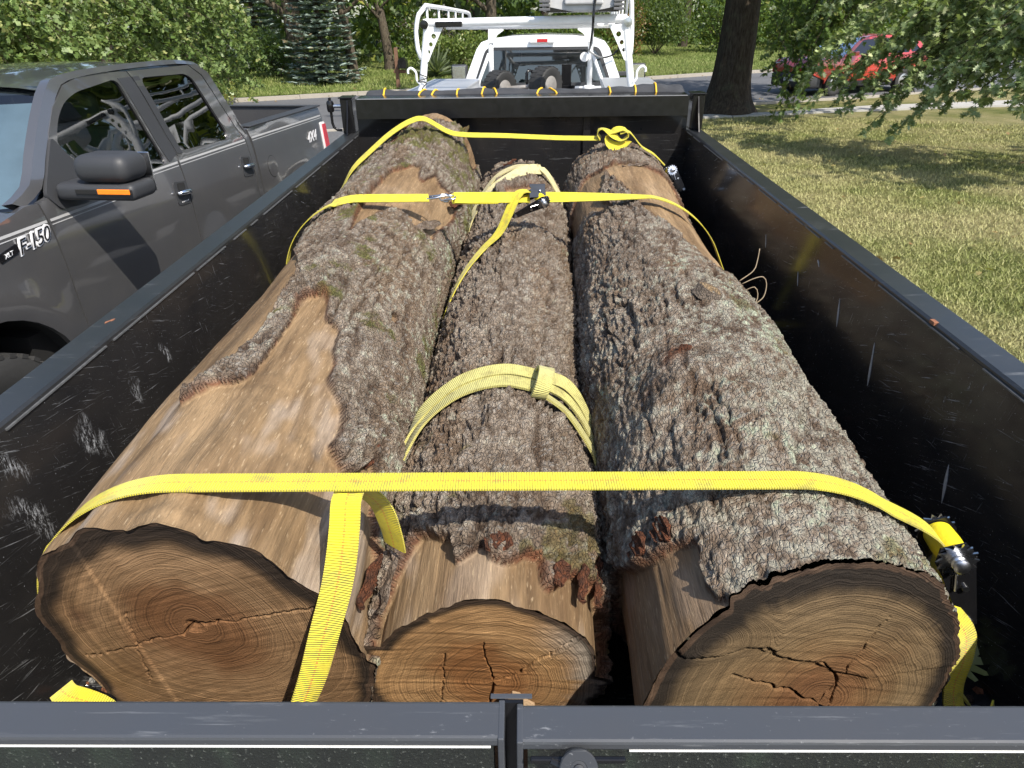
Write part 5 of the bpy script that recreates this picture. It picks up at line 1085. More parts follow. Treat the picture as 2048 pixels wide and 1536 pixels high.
# roof, front and back glass, bonnet, tailgate, floor
NU, NV = 17, 25; V = []
for j in range(NV):
    t = j / (NV - 1); 
    for i in range(NU):
        k = -1 + 2 * i / (NU - 1); s0 = 3.72 + .16 * (k ** 2) * .9 + .0; s = s0 + (5.33 - s0) * t
        zc_ = 1.985 - .045 * (abs(k) ** 3) - .05 * (1 - t) ** 3 - .035 * max(0, t - .85) / .15 * (t > .85) + .006 * (abs(abs(k) - .86) < .05) * -1
        V.append((k * .80, s, zc_ + .010 * (abs(k) < .5) * math.sin(math.pi * t)))
roof = obj('roof', V, [(j * NU + i, j * NU + i + 1, (j + 1) * NU + i + 1, (j + 1) * NU + i) for j in range(NV - 1) for i in range(NU - 1)], M_GREY, pk, smooth=True)
for sd in (1, -1):
    MB().tube([(sd * .775, 3.90, 1.958), (sd * .775, 4.3, 1.977), (sd * .775, 4.8, 1.981), (sd * .775, 5.25, 1.965)], .007, 6).obj('roof_ditch_trim', M_TRIM, roof)
    # A pillar and cant rail
    V = []; prof = [(3.20, 1.41, .90), (3.33, 1.475, .915), (3.45, 1.60, .885), (3.56, 1.715, .86), (3.68, 1.83, .835), (3.78, 1.905, .815), (3.9, 1.945, .80), (4.3, 1.968, .795), (5.0, 1.97, .795), (5.32, 1.945, .795)]
    prof = [tuple(q) for q in catmull(np.array(prof), .06)]
    for (s, z, x) in prof: V += [(sd * (x + .016), s + .03, z + .0), (sd * (x - .004), s - .02, z + .028), (sd * (x - .05), s - .035, z + .022), (sd * (x - .045), s + .03, z - .02)]
    F = [(i * 4 + k, i * 4 + (k + 1) % 4, (i + 1) * 4 + (k + 1) % 4, (i + 1) * 4 + k) for i in range(len(prof) - 1) for k in range(4)]
    o_ = obj('roof_pillar', V, F, M_GREY, pk, smooth=True, autos=50)
def wsmap(u, v, w):   # u across -1..1, v up 0..1
    x = u * (.87 - .09 * v); s = 2.985 + .33 * u * u * (1 - .35 * v) + (3.70 - 2.985) * v ** .92 + .02; z = 1.375 + .545 * v - .05 * w; return (x, s + w, z)
panel('windscreen', [(-1, 0), (1, 0), (1, 1), (-1, 1)], wsmap, M_WIND, pk, d=.12, thick=.004)
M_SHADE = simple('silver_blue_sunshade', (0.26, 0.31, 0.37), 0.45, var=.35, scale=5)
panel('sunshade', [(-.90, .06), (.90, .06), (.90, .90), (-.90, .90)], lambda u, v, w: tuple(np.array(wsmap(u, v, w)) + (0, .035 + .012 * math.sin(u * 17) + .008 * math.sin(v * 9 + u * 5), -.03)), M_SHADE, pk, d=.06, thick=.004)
panel('windscreen_band', [(-.93, -.02), (-1.0, -.02), (-1.0, 1.0), (1.0, 1.0), (1.0, -.02), (.93, -.02), (.93, .94), (-.93, .94)], lambda u, v, w: tuple(np.array(wsmap(u, v, w)) + (0, .004, -.008)), M_TRIM, pk, d=.12, thick=.003)
panel('rear_glass', [(-.72, 0), (.72, 0), (.66, 1), (-.66, 1)], lambda u, v, w: (u, 5.60 - .24 * v - w, 1.45 + .44 * v), M_TINT, pk, d=.2, thick=.004)
panel('cab_back', [(-.95, -.75), (.95, -.75), (.95, 0), (.80, 1.12), (-.80, 1.12), (-.95, 0)], lambda u, v, w: (u, 5.63 - .24 * max(0, v) - w, 1.44 + .45 * v), M_GREY, pk, [[(-.72, 0.02), (.72, 0.02), (.66, 1), (-.66, 1)]], d=.2, thick=.02)
NU, NV = 13, 11; V = []
for j in range(NV):
    for i in range(NU):
        k = -1 + 2 * i / (NU - 1); t = j / (NV - 1); s = 1.9 + (3.10 + .12 * k * k - 1.9) * t; V.append((k * (.83 + .05 * t), s, 1.24 + .14 * t ** .8 + .05 * (1 - k * k) - .12 * (1 - t) ** 4 + .012 * (abs(abs(k) - .55) < .08)))
obj('bonnet', V, [(j * NU + i, j * NU + i + 1, (j + 1) * NU + i + 1, (j + 1) * NU + i) for j in range(NV - 1) for i in range(NU - 1)], M_GREY, pk, smooth=True)
MB().box(-.85, .85, 3.02, 3.26, 1.33, 1.365, .01).obj('cowl', M_TRIM, pk)
MB().box(-.92, .92, 1.80, 1.88, .62, 1.16, .02).obj('grille', M_TRIM, pk); MB().box(-.98, .98, 1.70, 1.80, .48, .78, .03).obj('bumper', M_CHROME, pk)
tg = MB().box(-.86, .86, 7.19, 7.235, .80, 1.475, .008).obj('tailgate', M_GREY, pk); MB().box(-.86, .86, 7.17, 7.245, 1.4755, 1.485, .003).obj('tailgate_cap', M_TRIM, tg)
MB().box(-.80, .80, 5.68, 7.18, .90, .95).obj('bed_floor', M_TRIM, pk); MB().box(-.9, .9, 5.66, 5.69, .9, 1.40).obj('bed_front', M_TRIM, pk); MB().box(-.98, .98, 7.25, 7.40, .55, .75, .03).obj('rear_bumper', M_CHROME, pk)
MB().box(-.86, .86, 1.9, 5.6, .42, .60).obj('underbody', M_DARK, pk)
# cabin
cab = MB().box(-.90, .90, 3.0, 5.55, .60, .80).obj('cabin_floor', M_DARK, pk)
MB().box(-.86, .86, 3.02, 3.50, .85, 1.36, .05).obj('dashboard', M_TRIM, pk)
for x in (-.45, .45):
    for (y, nm) in ((4.15, 'front_seat'), (5.1, 'rear_seat')):
        s_ = MB().box(x - .27, x + .27, y - .38, y + .16, .85, 1.06, .05).obj(nm, M_SEAT, pk, smooth=True, autos=50)
        bk = MB(); bk.box(-.26, .26, -.07, .07, 0, .62, .055); V = [(x + a, y + .12 + b + .22 * c, 1.02 + c) for a, b, c in bk.V]; obj('backrest', V, bk.F, M_SEAT, s_, smooth=True, autos=50)
        hb = MB(); hb.box(x - .13, x + .13, y + .235, y + .335, 1.67, 1.85, .04); hb.obj('headrest', M_SEAT, s_, smooth=True, autos=50)
st = [(.45 + .18 * math.cos(t), 3.62 + .08 * math.sin(t), 1.30 + .165 * math.sin(t)) for t in np.linspace(0, 2 * math.pi, 25)]
sw = MB(); sw.tube(st, .014, 8, caps=False); sw.tube([(.27, 3.62, 1.30), (.63, 3.62, 1.30)], .016, 6); sw.obj('steering_wheel', M_TRIM, pk, smooth=True)

# ================================================================== white work truck towing the trailer
WA = math.radians(3.9); FR_W = Matrix.Translation(Vector((.045, 6.4, 0))) @ Matrix.Rotation(-WA, 4, 'Z')
M_WPAINT = car_paint('white_paint', (0.78, 0.79, 0.80), 0.0, .4, .10); M_RACK = simple('white_powder_coat', (0.72, 0.73, 0.73), 0.42, var=.10, scale=22, bmp=.1)
def alu_mat():
    m, nt, b = newmat('brushed_aluminium'); v = tc(nt); n = noise(nt, nd(nt, 'Mapping', {'Vector': v, 'Scale': (30, 1.2, 30)}).outputs[0], 6, 5, .7); n2 = noise(nt, v, 3, 4)
    setb(nt, b, col=mixc(nt, n, (.48, .49, .51), (.70, .71, .73)), metal=.75, rough=nd(nt, 'MapRange', {'Value': n2, 'To Min': .38, 'To Max': .6}).outputs[0], normal=bump(nt, n, .2, .004)); return m
M_ALU = alu_mat()
wt = root('work_truck', 'white work truck with ladder rack and side boxes, hitched in front of the trailer', 'truck', (0, 2.0, 0), FR_W)
# cab
def wx(z): return float(np.interp(z, [.5, .8, 1.2, 1.5, 1.6, 1.9, 2.0, 2.06], [.96, 1.0, 1.0, .96, .93, .80, .70, .50]))
def cabmap(u, v, w): return (u, 3.0 + .10 * max(0, v - 1.5) + .05 * (u * u) + w, v)
co = [(-.99, .75), (.99, .75), (.99, 1.25), (.955, 1.52)] + [(wx(z), z) for z in (1.6, 1.75, 1.9)] + [(.74, 1.975), (.62, 2.015), (.35, 2.042), (0, 2.05), (-.35, 2.042), (-.62, 2.015), (-.74, 1.975)] + [(-wx(z), z) for z in (1.9, 1.75, 1.6)] + [(-.955, 1.52), (-.99, 1.25)]
bwin = rounded([(-.835, 1.50), (.835, 1.50), (.67, 1.905), (-.67, 1.905)], .07, 5)
cb = panel('cab_back', co, cabmap, M_WPAINT, wt, [bwin], d=.09, thick=.04)
panel('rear_window', bwin, lambda u, v, w: cabmap(u, v, w + .012), glass_mat('cab_glass', (.30, .36, .35), 1.6), cb, d=.2, thick=.004)
panel('window_seal', rounded([(-.85, 1.485), (.85, 1.485), (.683, 1.918), (-.683, 1.918)], .075, 5), lambda u, v, w: cabmap(u, v, w - .004), M_TRIM, cb, [rounded([(-.80, 1.525), (.80, 1.525), (.645, 1.885), (-.645, 1.885)], .06, 5)], d=.2, thick=.01)
for x in (-.70, .70): pass
bl = MB().box(-.15, .15, 2.995, 3.03, 1.962, 2.014, .008).obj('brake_light', M_WHITEL, cb); MB().box(-.062, .062, 2.990, 2.9945, 1.970, 2.006, .002).obj('lens', M_RED, bl)
MB().box(-.045, .045, 3.10, 3.2, 2.052, 2.064, .003).obj('antenna_base', M_TRIM, cb)
N1 = 15; V = []; prof = [(-1.0, .55), (-1.0, 1.25), (-.955, 1.52), (-.86, 1.75), (-.80, 1.9), (-.72, 1.985), (-.45, 2.035), (0, 2.052), (.45, 2.035), (.72, 1.985), (.80, 1.9), (.86, 1.75), (.955, 1.52), (1.0, 1.25), (1.0, .55)]
for (yy, kz) in ((3.05, 1), (3.4, 1.004), (4.2, 1.002), (4.6, .985)):
    for (x, z) in prof: V.append((x, yy + (.10 if z > 1.5 else 0), 1.5 + (z - 1.5) * kz if z > 1.5 else z))
for (x, z) in prof: V.append((x * .98, 5.15, min(z, 1.5)))
for (x, z) in prof: V.append((x * .95, 6.2, min(z, 1.30)))
obj('cab_shell', V, [(j * N1 + i, j * N1 + i + 1, (j + 1) * N1 + i + 1, (j + 1) * N1 + i) for j in range(5) for i in range(N1 - 1)], M_WPAINT, wt, smooth=True, autos=45)
for sd in (-1, 1):
    m_ = MB().box(min(sd * 1.17, sd * 1.41), max(sd * 1.17, sd * 1.41), 4.85, 4.95, 1.42, 1.64, .03).obj('door_mirror', M_TRIM, wt, smooth=True, autos=50); MB().box(min(sd * .97, sd * 1.2), max(sd * .97, sd * 1.2), 4.88, 4.93, 1.47, 1.53, .01).obj('arm', M_TRIM, m_)
    MB().box(min(sd * 1.2, sd * 1.39), max(sd * 1.2, sd * 1.39), 4.843, 4.849, 1.45, 1.62, .002).obj('mirror_glass', M_CHROME, m_)
    for x in (sd * .42,):
        st_ = MB().box(x - .25, x + .25, 3.65, 4.2, .9, 1.1, .05).obj('seat', M_SEAT, wt); MB().box(x - .24, x + .24, 3.50, 3.66, 1.05, 1.72, .06).obj('backrest', M_SEAT, st_, smooth=True, autos=50); MB().box(x - .13, x + .13, 3.5, 3.6, 1.70, 1.87, .04).obj('headrest', M_SEAT, st_, smooth=True, autos=50)
    # side tool boxes
    x0, x1 = (sd * .70, sd * 1.24); bx_ = MB().box(min(x0, x1), max(x0, x1), -.55, 2.55, 1.05, 1.585, .006).obj('tool_box', M_ALU, wt); MB().box(min(x0, x1) - .008, max(x0, x1) + .008, -.56, 2.56, 1.586, 1.606, .004).obj('lid', M_ALU, bx_)
    for yv_ in (.3, 1.7): MB().box(min(sd * .675, sd * .70), max(sd * .675, sd * .70), yv_, yv_ + .1, 1.45, 1.56, .004).obj('latch', M_STEEL, bx_)
    make_wheel('wheel', wt, (sd * .92, .3, .40), .40, .26, 'x', 28, M_WPAINT); make_wheel('wheel', wt, (sd * .88, 4.9, .40), .40, .26, 'x', 28, M_WPAINT)
MB().box(-.70, .70, -.6, 2.9, 1.0, 1.05).obj('flat_bed', M_ALU, wt); MB().box(-.69, .69, 2.55, 2.62, 1.05, 1.47, .005).obj('bulkhead', M_WPAINT, wt)
MB().box(-.45, .45, -.7, 5.4, .55, .8).obj('chassis', M_DARK, wt); MB().box(-1.0, 1.0, -.72, -.58, .6, .8, .02).obj('rear_bumper', M_GLOSS, wt)
# ladder rack: rear hoop, front posts, side rails with balusters
rk = MB().tube([(-.84, 0, 2.195), (.79, 0, 2.21)], .031, 14).obj('ladder_rack', M_RACK, wt, smooth=True, autos=40)
for sd in (-1, 1):
    k = .875 if sd < 0 else .85
    MB().tube(catmull([(sd * (k + .03), 0, 1.58), (sd * (k + .03), 0, 1.66), (sd * (k + .005), 0, 1.74), (sd * (k - .02), 0, 1.9), (sd * (k - .055), 0, 2.12), (sd * (k - .065), 0, 2.21)], .03), .030, 12).obj('post', M_RACK, rk, smooth=True)
    loop = [(sd * (k - .0), .0, 1.93), (sd * (k + .025), .0, 2.0), (sd * (k + .03), .0, 2.14), (sd * (k + .0), .0, 2.26), (sd * (k - .05), .02, 2.315)] if sd < 0 else [(sd * (k - .01), .0, 1.95), (sd * (k - .01), .0, 2.1), (sd * (k - .02), .0, 2.25), (sd * (k - .03), .0, 2.36), (sd * (k - .05), .03, 2.40)]
    tz = 2.32 if sd < 0 else 2.40
    MB().tube(catmull(loop + [(sd * (k - .06), .12, tz), (sd * (k - .055), 1.2, tz - .01), (sd * (k - .05), 2.5, tz - .03), (sd * (k - .05), 2.72, 2.26), (sd * (k - .05), 2.78, 2.2)], .04), .0185, 10).obj('side_rail', M_RACK, rk, smooth=True)
    MB().tube([(sd * (k - .06), 0, 2.2), (sd * (k - .05), 2.8, 2.17)], .030, 10).obj('lower_rail', M_RACK, rk, smooth=True)
    for yv_ in (.06, .62, 1.15, 1.6, 2.1): MB().tube([(sd * (k - .058), yv_, 2.19), (sd * (k - .056), yv_, tz - .005)], .010, 8).obj('baluster', M_RACK, rk, smooth=True)
    # pierced corner gusset
    pl = [(sd * (k - .02), 1.90), (sd * (k - .055), 2.17), (sd * (k - .20), 2.17), (sd * (k - .17), 2.12), (sd * (k - .10), 1.99), (sd * (k - .06), 1.91)]
    panel('gusset', pl, lambda u, v, w: (u, -.02 + w, v), M_RACK, rk, [arc(sd * (k - .115), 2.10, .020, 0, 340, 12), arc(sd * (k - .087), 2.04, .017, 0, 340, 12), arc(sd * (k - .067), 1.985, .014, 0, 340, 12)], d=.05, thick=.008, smooth=False)
    MB().lathe([(.034, 0), (.034, .006), (0, .008)], (sd * (k - .045), -.036, 2.185), dirv=(0, -1, 0), n=20).obj('end_disc', M_GLOSS if sd < 0 else M_STEEL, rk)
    # rope hook on the post
    MB().tube(catmull([(sd * (k + .015), -.03, 1.74), (sd * (k + .045), -.03, 1.77), (sd * (k + .05), -.03, 1.83), (sd * (k + .085), -.03, 1.865), (sd * (k + .115), -.03, 1.85), (sd * (k + .115), -.03, 1.82)], .01), .009, 8).obj('rope_hook', M_RACK, rk, smooth=True)
    # front posts and braces
    x = sd * .565
    fp = MB().tube([(x, 2.5, 1.47), (x, 2.5, 2.10)], .029, 12).obj('front_post', M_RACK, rk, smooth=True)
    panel('bracket', [(x + sd * .02, 2.125), (x - sd * .15, 2.125), (x - sd * .15, 2.105), (x - sd * .08, 2.06), (x - sd * .04, 1.98), (x + sd * .02, 1.98)], lambda u, v, w: (u, 2.462 + w, v), M_RACK, fp, d=.06, thick=.01, smooth=False)
    MB().tube([(x + sd * .02, 2.48, 1.87), (sd * .70, 2.45, 1.60), (sd * .73, 2.45, 1.47)], .020, 8).obj('brace', M_RACK, fp, smooth=True)
    MB().box(min(x - .06, x + .06), max(x - .06, x + .06), 2.42, 2.56, 1.47, 1.53, .01).obj('foot', M_RACK, fp)
MB().lathe([(.05, 0), (.05, .012), (.02, .014), (.02, .008), (0, .008)], (.50, 2.455, 1.83), dirv=(0, -1, 0), n=24).obj('wire_reel', M_RACK, rk)
for yv_ in (1.0, 1.9, 2.5): MB().tube([(-.82, yv_, 2.165 - .02 * (yv_ > 2)), (.80, yv_, 2.165 - .02 * (yv_ > 2))], .028, 10).obj('cross_tube', M_RACK, rk, smooth=True)
MB().box(-.74, -.52, -.045, -.02, 2.165, 2.205, .006).obj('strap_clip', M_GLOSS, rk)
MB().tube(catmull([(-.90, -.04, 1.82), (-.83, -.04, 1.79), (-.91, -.04, 1.765), (-.84, -.04, 1.75), (-.88, -.04, 1.70), (-.86, -.04, 1.62)], .01), .004, 6).obj('tied_cord', M_GLOSS, rk)
# grey case riding on the rack
cs = root('equipment_case', 'grey ribbed equipment case with black corner blocks on the ladder rack', 'case', (.42, .1, 2.25), FR_W)
M_CASE = simple('grey_ribbed_plastic', (0.42, 0.42, 0.42), 0.55, var=.2, scale=18, bmp=.2); M_CASED = simple('dark_grey_plastic', (0.10, 0.10, 0.105), 0.6, var=.2)
b_ = MB().box(.13, .74, -.12, .75, 2.262, 2.40, .015).obj('body', M_CASE, cs); MB().box(.10, .77, -.14, .77, 2.405, 2.60, .02).obj('upper_shell', M_CASED, cs)
MB().box(.30, .60, -.15, -.118, 2.31, 2.37, .012).obj('handle_panel', M_CASE, b_)
for x in (.105, .68):
    for k in range(4): MB().box(x, x + .085, -.155, -.13, 2.27 + k * .028, 2.288 + k * .028, .003).obj('corner_rib', M_CASED, b_)
for (xa, xb) in ((.16, .38), (.50, .72)): MB().prism([(xa, 2.258), (xb, 2.258), ((xa if xa < .3 else xb), 2.30)], .05, lambda u, v, w: (u, -.135 + w * .25, v)).obj('foot_wedge', M_GLOSS, b_)
tag(MB().tube(catmull([(.55, -.16, 2.40), (.53, -.16, 2.30), (.525, -.15, 2.15), (.52, .3, 2.0), (.53, 1.4, 1.93), (.60, 2.3, 1.86), (.72, 2.9, 1.80), (.85, 3.0, 1.83), (.93, 2.95, 1.92)], .05), .010, 8).obj('black_cable', M_GLOSS, frame=FR_W, smooth=True), 'black cable hanging from the case on the ladder rack', 'cable')
# two-wheeled dolly standing on the truck bed
dl = root('log_dolly', 'steel dolly with two small knobbly tyres standing on the white truck bed', 'dolly', (-.1, 1.6, 1.05), FR_W)
M_RIMD = simple('dirty_rim', (0.30, 0.28, 0.26), 0.5, metal=.4, var=.3)
for (x, z) in ((-.37, 1.575), (.10, 1.61)):
    n0 = set(bpy.data.objects); wv_ = make_wheel('wheel', dl, (x, 1.5, z), .178, .175, 'x', 22, M_RIMD, rim_ratio=.50)
    Rm = Matrix.Translation(Vector((x, 1.5, z)) - Vector(base_of(dl))) @ Matrix.Rotation(math.radians(-38), 4, 'Z') @ Matrix.Translation(-Vector((x, 1.5, z)) + Vector(base_of(dl)))
    for o_ in set(bpy.data.objects) - n0: o_.data.transform(Rm)
MB().tube([(-.37, 1.5, 1.575), (.10, 1.5, 1.61)], .022, 10).obj('axle', M_RIMD, dl, smooth=True)
MB().box(-.27, .02, 1.42, 1.50, 1.47, 1.53, .01).obj('wood_block', simple('rough_wood', (.24, .17, .11), .9, var=.3, scale=60, bmp=.6), dl)
MB().tube([(-.10, 1.55, 1.50), (-.10, 1.58, 1.72), (-.085, 1.6, 1.745), (-.05, 1.6, 1.74), (.0, 1.62, 1.60)], .016, 8).obj('handle', M_GLOSS, dl, smooth=True)
MB().box(.26, .36, 1.6, 1.63, 1.5, 1.80, .006).obj('upright', M_GLOSS, dl); MB().box(.20, .40, 1.58, 1.60, 1.48, 1.60, .006).obj('plate', M_GLOSS, dl)
MB().box(-.4, .4, 1.35, 1.75, 1.05, 1.45, .01).obj('frame', M_GLOSS, dl)

# ================================================================== red car at the near kerb
CA = math.radians(23); FR_C = Matrix.Translation(Vector((10.45, 24.75, .035))) @ Matrix.Rotation(CA, 4, 'Z')     # local x runs from nose (-) to tail (+)
rc = root('red_car', 'red hatchback with dark lower bumper parked at the kerb behind low branches', 'car', (0, 0, 0), FR_C)
M_CRED = car_paint('red_paint', (0.42, 0.030, 0.020), .1, .35, .05)
def ry(z): return float(np.interp(z, [.2, .45, .75, 1.0, 1.1, 1.55, 1.62], [.80, .90, .93, .91, .87, .66, .60]))
def cmap(sd, off=0): return lambda u, v, w: (u, sd * (ry(v) + off - w) * (1 - .10 * max(0, abs(u) - 1.7) ** 1.5), v)
w1, w2 = -1.45, 1.35
body = [(-2.36, .62), (-2.34, .86), (-2.15, 1.0), (-1.2, 1.08), (2.05, 1.10), (2.34, 1.02), (2.40, .7), (2.36, .52), (w2 + .38, .34)] + arc(w2, .34, .38, 0, 180, 14) + [(w1 + .38, .34)] + arc(w1, .34, .38, 0, 180, 14) + [(w1 - .42, .45)]
gh = [(-1.25, 1.08), (-.45, 1.56), (.4, 1.63), (1.5, 1.60), (1.95, 1.42), (2.2, 1.10)]
wa = rounded([(-.98, 1.13), (-.42, 1.50), (.28, 1.555), (.30, 1.13)], .05, 4); wb = rounded([(.36, 1.13), (.35, 1.555), (1.30, 1.535), (1.42, 1.13)], .05, 4); wc_ = rounded([(1.50, 1.14), (1.40, 1.52), (1.62, 1.48), (1.95, 1.16)], .04, 4)
for sd in (-1, 1):
    panel('body_side', body, cmap(sd), M_CRED, rc, d=.14, thick=.05)
    g_ = panel('window_frame', gh, cmap(sd), M_CRED, rc, [wa, wb, wc_], d=.14, thick=.03)
    for w_ in (wa, wb, wc_): panel('window', w_, cmap(sd, -.012), M_TINT, g_, d=.2, thick=.003)
    for c in (w1, w2): make_wheel('wheel', rc, (c, sd * .80, .335), .335, .22, 'y', 20, M_ALLOY)
    panel('sill', [(w1 + .42, .24), (w2 - .42, .24), (w2 - .42, .40), (w1 + .42, .40)], cmap(sd, .012), M_TRIM, rc, d=.2, thick=.05)
    MB().box(-1.02, -.86, min(sd * .93, sd * 1.08), max(sd * .93, sd * 1.08), 1.10, 1.22, .03).obj('door_mirror', M_CRED, rc)
    for u in (.05, 1.15): MB().box(u, u + .18, min(sd * .915, sd * .945), max(sd * .915, sd * .945), .93, .96, .008).obj('door_handle', M_CRED, rc)
def topmap(prof):
    V = []; n = 11
    for (u, z) in prof:
        for i in range(n): k = -1 + 2 * i / (n - 1); V.append((u + .05 * k * k * (1 if u < 0 else -1), k * ry(z) * (1 - .10 * max(0, abs(u) - 1.7) ** 1.5), z + .035 * (1 - k * k)))
    return V, [(j * n + i, j * n + i + 1, (j + 1) * n + i + 1, (j + 1) * n + i) for j in range(len(prof) - 1) for i in range(n - 1)]
V, F = topmap([(-2.36, .62), (-2.34, .86), (-2.15, 1.0), (-1.7, 1.04), (-1.2, 1.08)]); obj('bonnet', V, F, M_CRED, rc, smooth=True)
V, F = topmap([(-1.25, 1.08), (-.85, 1.33), (-.45, 1.56)]); obj('windscreen', V, F, M_TINT, rc, smooth=True)
V, F = topmap([(-.45, 1.56), (.0, 1.61), (.4, 1.63), (1.5, 1.60), (1.75, 1.52)]); obj('roof', V, F, M_CRED, rc, smooth=True)
V, F = topmap([(1.75, 1.52), (2.0, 1.36), (2.2, 1.10)]); obj('rear_glass', V, F, M_TINT, rc, smooth=True)
V, F = topmap([(2.2, 1.10), (2.34, 1.02), (2.40, .7), (2.36, .52)]); obj('tailgate', V, F, M_CRED, rc, smooth=True)
MB().box(-2.40, -1.95, -.86, .86, .22, .62, .08).obj('front_bumper', M_TRIM, rc, smooth=True, autos=50); MB().box(1.9, 2.42, -.86, .86, .26, .56, .08).obj('rear_bumper', M_TRIM, rc, smooth=True, autos=50)
MB().box(-2.425, -2.38, -.25, .25, .40, .50, .01).obj('front_plate', M_WHITEL, rc)
for sd in (-1, 1): MB().box(-2.30, -2.02, min(sd * .62, sd * .86), max(sd * .62, sd * .86), .76, .90, .03).obj('headlight', M_WHITEL, rc); MB().box(2.18, 2.36, min(sd * .70, sd * .88), max(sd * .70, sd * .88), .78, 1.0, .03).obj('tail_light', M_RED, rc)
MB().box(-1.9, 1.9, -.75, .75, .2, .5).obj('underbody', M_DARK, rc)
# ================================================================== mailbox across the street
mbx = root('mailbox', 'black mailbox on a brown wooden post across the street', 'mailbox', (-4.3, 26.75, .15))
M_POST = simple('brown_post', (0.16, 0.085, 0.05), 0.8, var=.25, scale=25, bmp=.3)
MB().box(-4.36, -4.24, 26.69, 26.81, .1, 1.42, .01).obj('post', M_POST, mbx); MB().box(-4.42, -4.0, 26.72, 26.79, .62, .72, .008).obj('arm', M_POST, mbx)
bx_ = MB(); bx_.prism([(-4.22, .78), (-3.94, .78), (-3.94, 1.0), (-3.98, 1.08), (-4.08, 1.12), (-4.18, 1.08), (-4.22, 1.0)], .5, lambda u, v, w: (u, 26.45 + w, v)); bx_.obj('box', M_GLOSS, mbx, smooth=True, autos=40); MB().box(-4.21, -3.95, 26.44, 26.449, .79, 1.0, .003).obj('door', M_GLOSS, mbx)

# ================================================================== vegetation
def leaf_mat(name, trans=.32, rough=.42, spec=.45):
    m, nt, b = newmat(name); out = nt.nodes['Material Output']; c = attr(nt, 'Col', 'Color'); v = tc(nt)
    c = mixc(nt, ramp(nt, noise(nt, v, 25, 3), [(.3, .35), (.7, 0)]), c, (.03, .05, .012))
    setb(nt, b, col=c, rough=rough, spec=spec); t = nd(nt, 'BsdfTranslucent', {'Color': mixc(nt, .5, c, (.32, .42, .05))})
    mx = nd(nt, 'MixShader', {0: trans, 1: b.outputs[0], 2: t.outputs[0]}); nt.links.new(mx.outputs[0], out.inputs[0]); return m
M_LEAF = leaf_mat('leaf'); M_NEEDLE = leaf_mat('needle', .1, .6, .25)
def trunk_mat(name, c0, c1):
    m, nt, b = newmat(name); v = tc(nt); n = noise(nt, nd(nt, 'Mapping', {'Vector': v, 'Scale': (1, 1, .22)}).outputs[0], 24, 6, .7); n2 = noise(nt, v, 3, 4)
    c = mixc(nt, ramp(nt, n, [(.35, 0), (.65, 1)]), c0, c1); c = mixc(nt, ramp(nt, n2, [(.55, 0), (.75, .5)]), c, (.09, .095, .06)); setb(nt, b, col=c, rough=.95, spec=.15, normal=bump(nt, n, 1.0, .05)); return m
M_TRUNK = trunk_mat('dark_trunk', (.024, .018, .013), (.075, .060, .045)); M_TRUNK2 = trunk_mat('grey_trunk', (.045, .036, .026), (.14, .115, .085))
T_OAK = np.array([(0, 0, 0), (.10, .20, .02), (.34, .16, .05), (.14, .36, .02), (.44, .48, .06), (.12, .58, .02), (.26, .80, .04), (.06, .76, .02), (0, 1, -.03), (-.06, .76, .02), (-.26, .80, .04), (-.12, .58, .02), (-.44, .48, .06), (-.14, .36, .02), (-.34, .16, .05), (-.10, .20, .02)])
T_STAR = np.array([(0, 0, 0), (.32, .30, .05), (.10, .40, 0), (.34, .72, .05), (0, 1, -.04), (-.34, .72, .05), (-.10, .40, 0), (-.32, .30, .05)])
T_OVAL = np.array([(0, 0, 0), (.26, .5, .05), (0, 1, -.05), (-.26, .5, .05)])
T_BLADE = np.array([(-.06, 0, 0), (.06, 0, 0), (.015, 1, 0), (-.015, 1, 0)])
def leaves(name, P, A, size, tmpl, mat, parent, col, seed, var=.35, updown=.55):
    """one mesh of separate leaf blades: P roots, A axis directions, size lengths, col base colours (two ends)"""
    rg = np.random.default_rng(seed); N = len(P); P = np.asarray(P, float); A = np.asarray(A, float); A = A / (np.linalg.norm(A, axis=1)[:, None] + 1e-9)
    R = rg.normal(size=(N, 3)) * .8 + np.array([0, 0, updown * 2]); R -= A * (R * A).sum(1)[:, None]; R /= np.linalg.norm(R, axis=1)[:, None] + 1e-9; X = np.cross(A, R)
    S = (np.asarray(size) * (1 + var * rg.uniform(-1, 1, N)))[:, None, None]; n = len(tmpl)
    V = P[:, None, :] + S * (tmpl[None, :, 0:1] * X[:, None, :] + tmpl[None, :, 1:2] * A[:, None, :] + tmpl[None, :, 2:3] * R[:, None, :])
    if parent is not None: V = V - base_of(parent)
    me = fastmesh(name, V.reshape(-1, 3), np.arange(N * n).reshape(N, n), n); k = np.clip(rg.beta(1.6, 2.0, N), 0, 1)[:, None]; c = np.asarray(col[0]) * (1 - k) + np.asarray(col[1]) * k
    if len(col) > 2: yk = (rg.random(N) < col[3])[:, None]; c = np.where(yk, np.asarray(col[2]), c)
    c *= (1 + .18 * rg.normal(size=(N, 1))).clip(.5, 1.5); setcol(me, 'Col', np.repeat(c, n, axis=0)); return link(name, me, mat, parent)
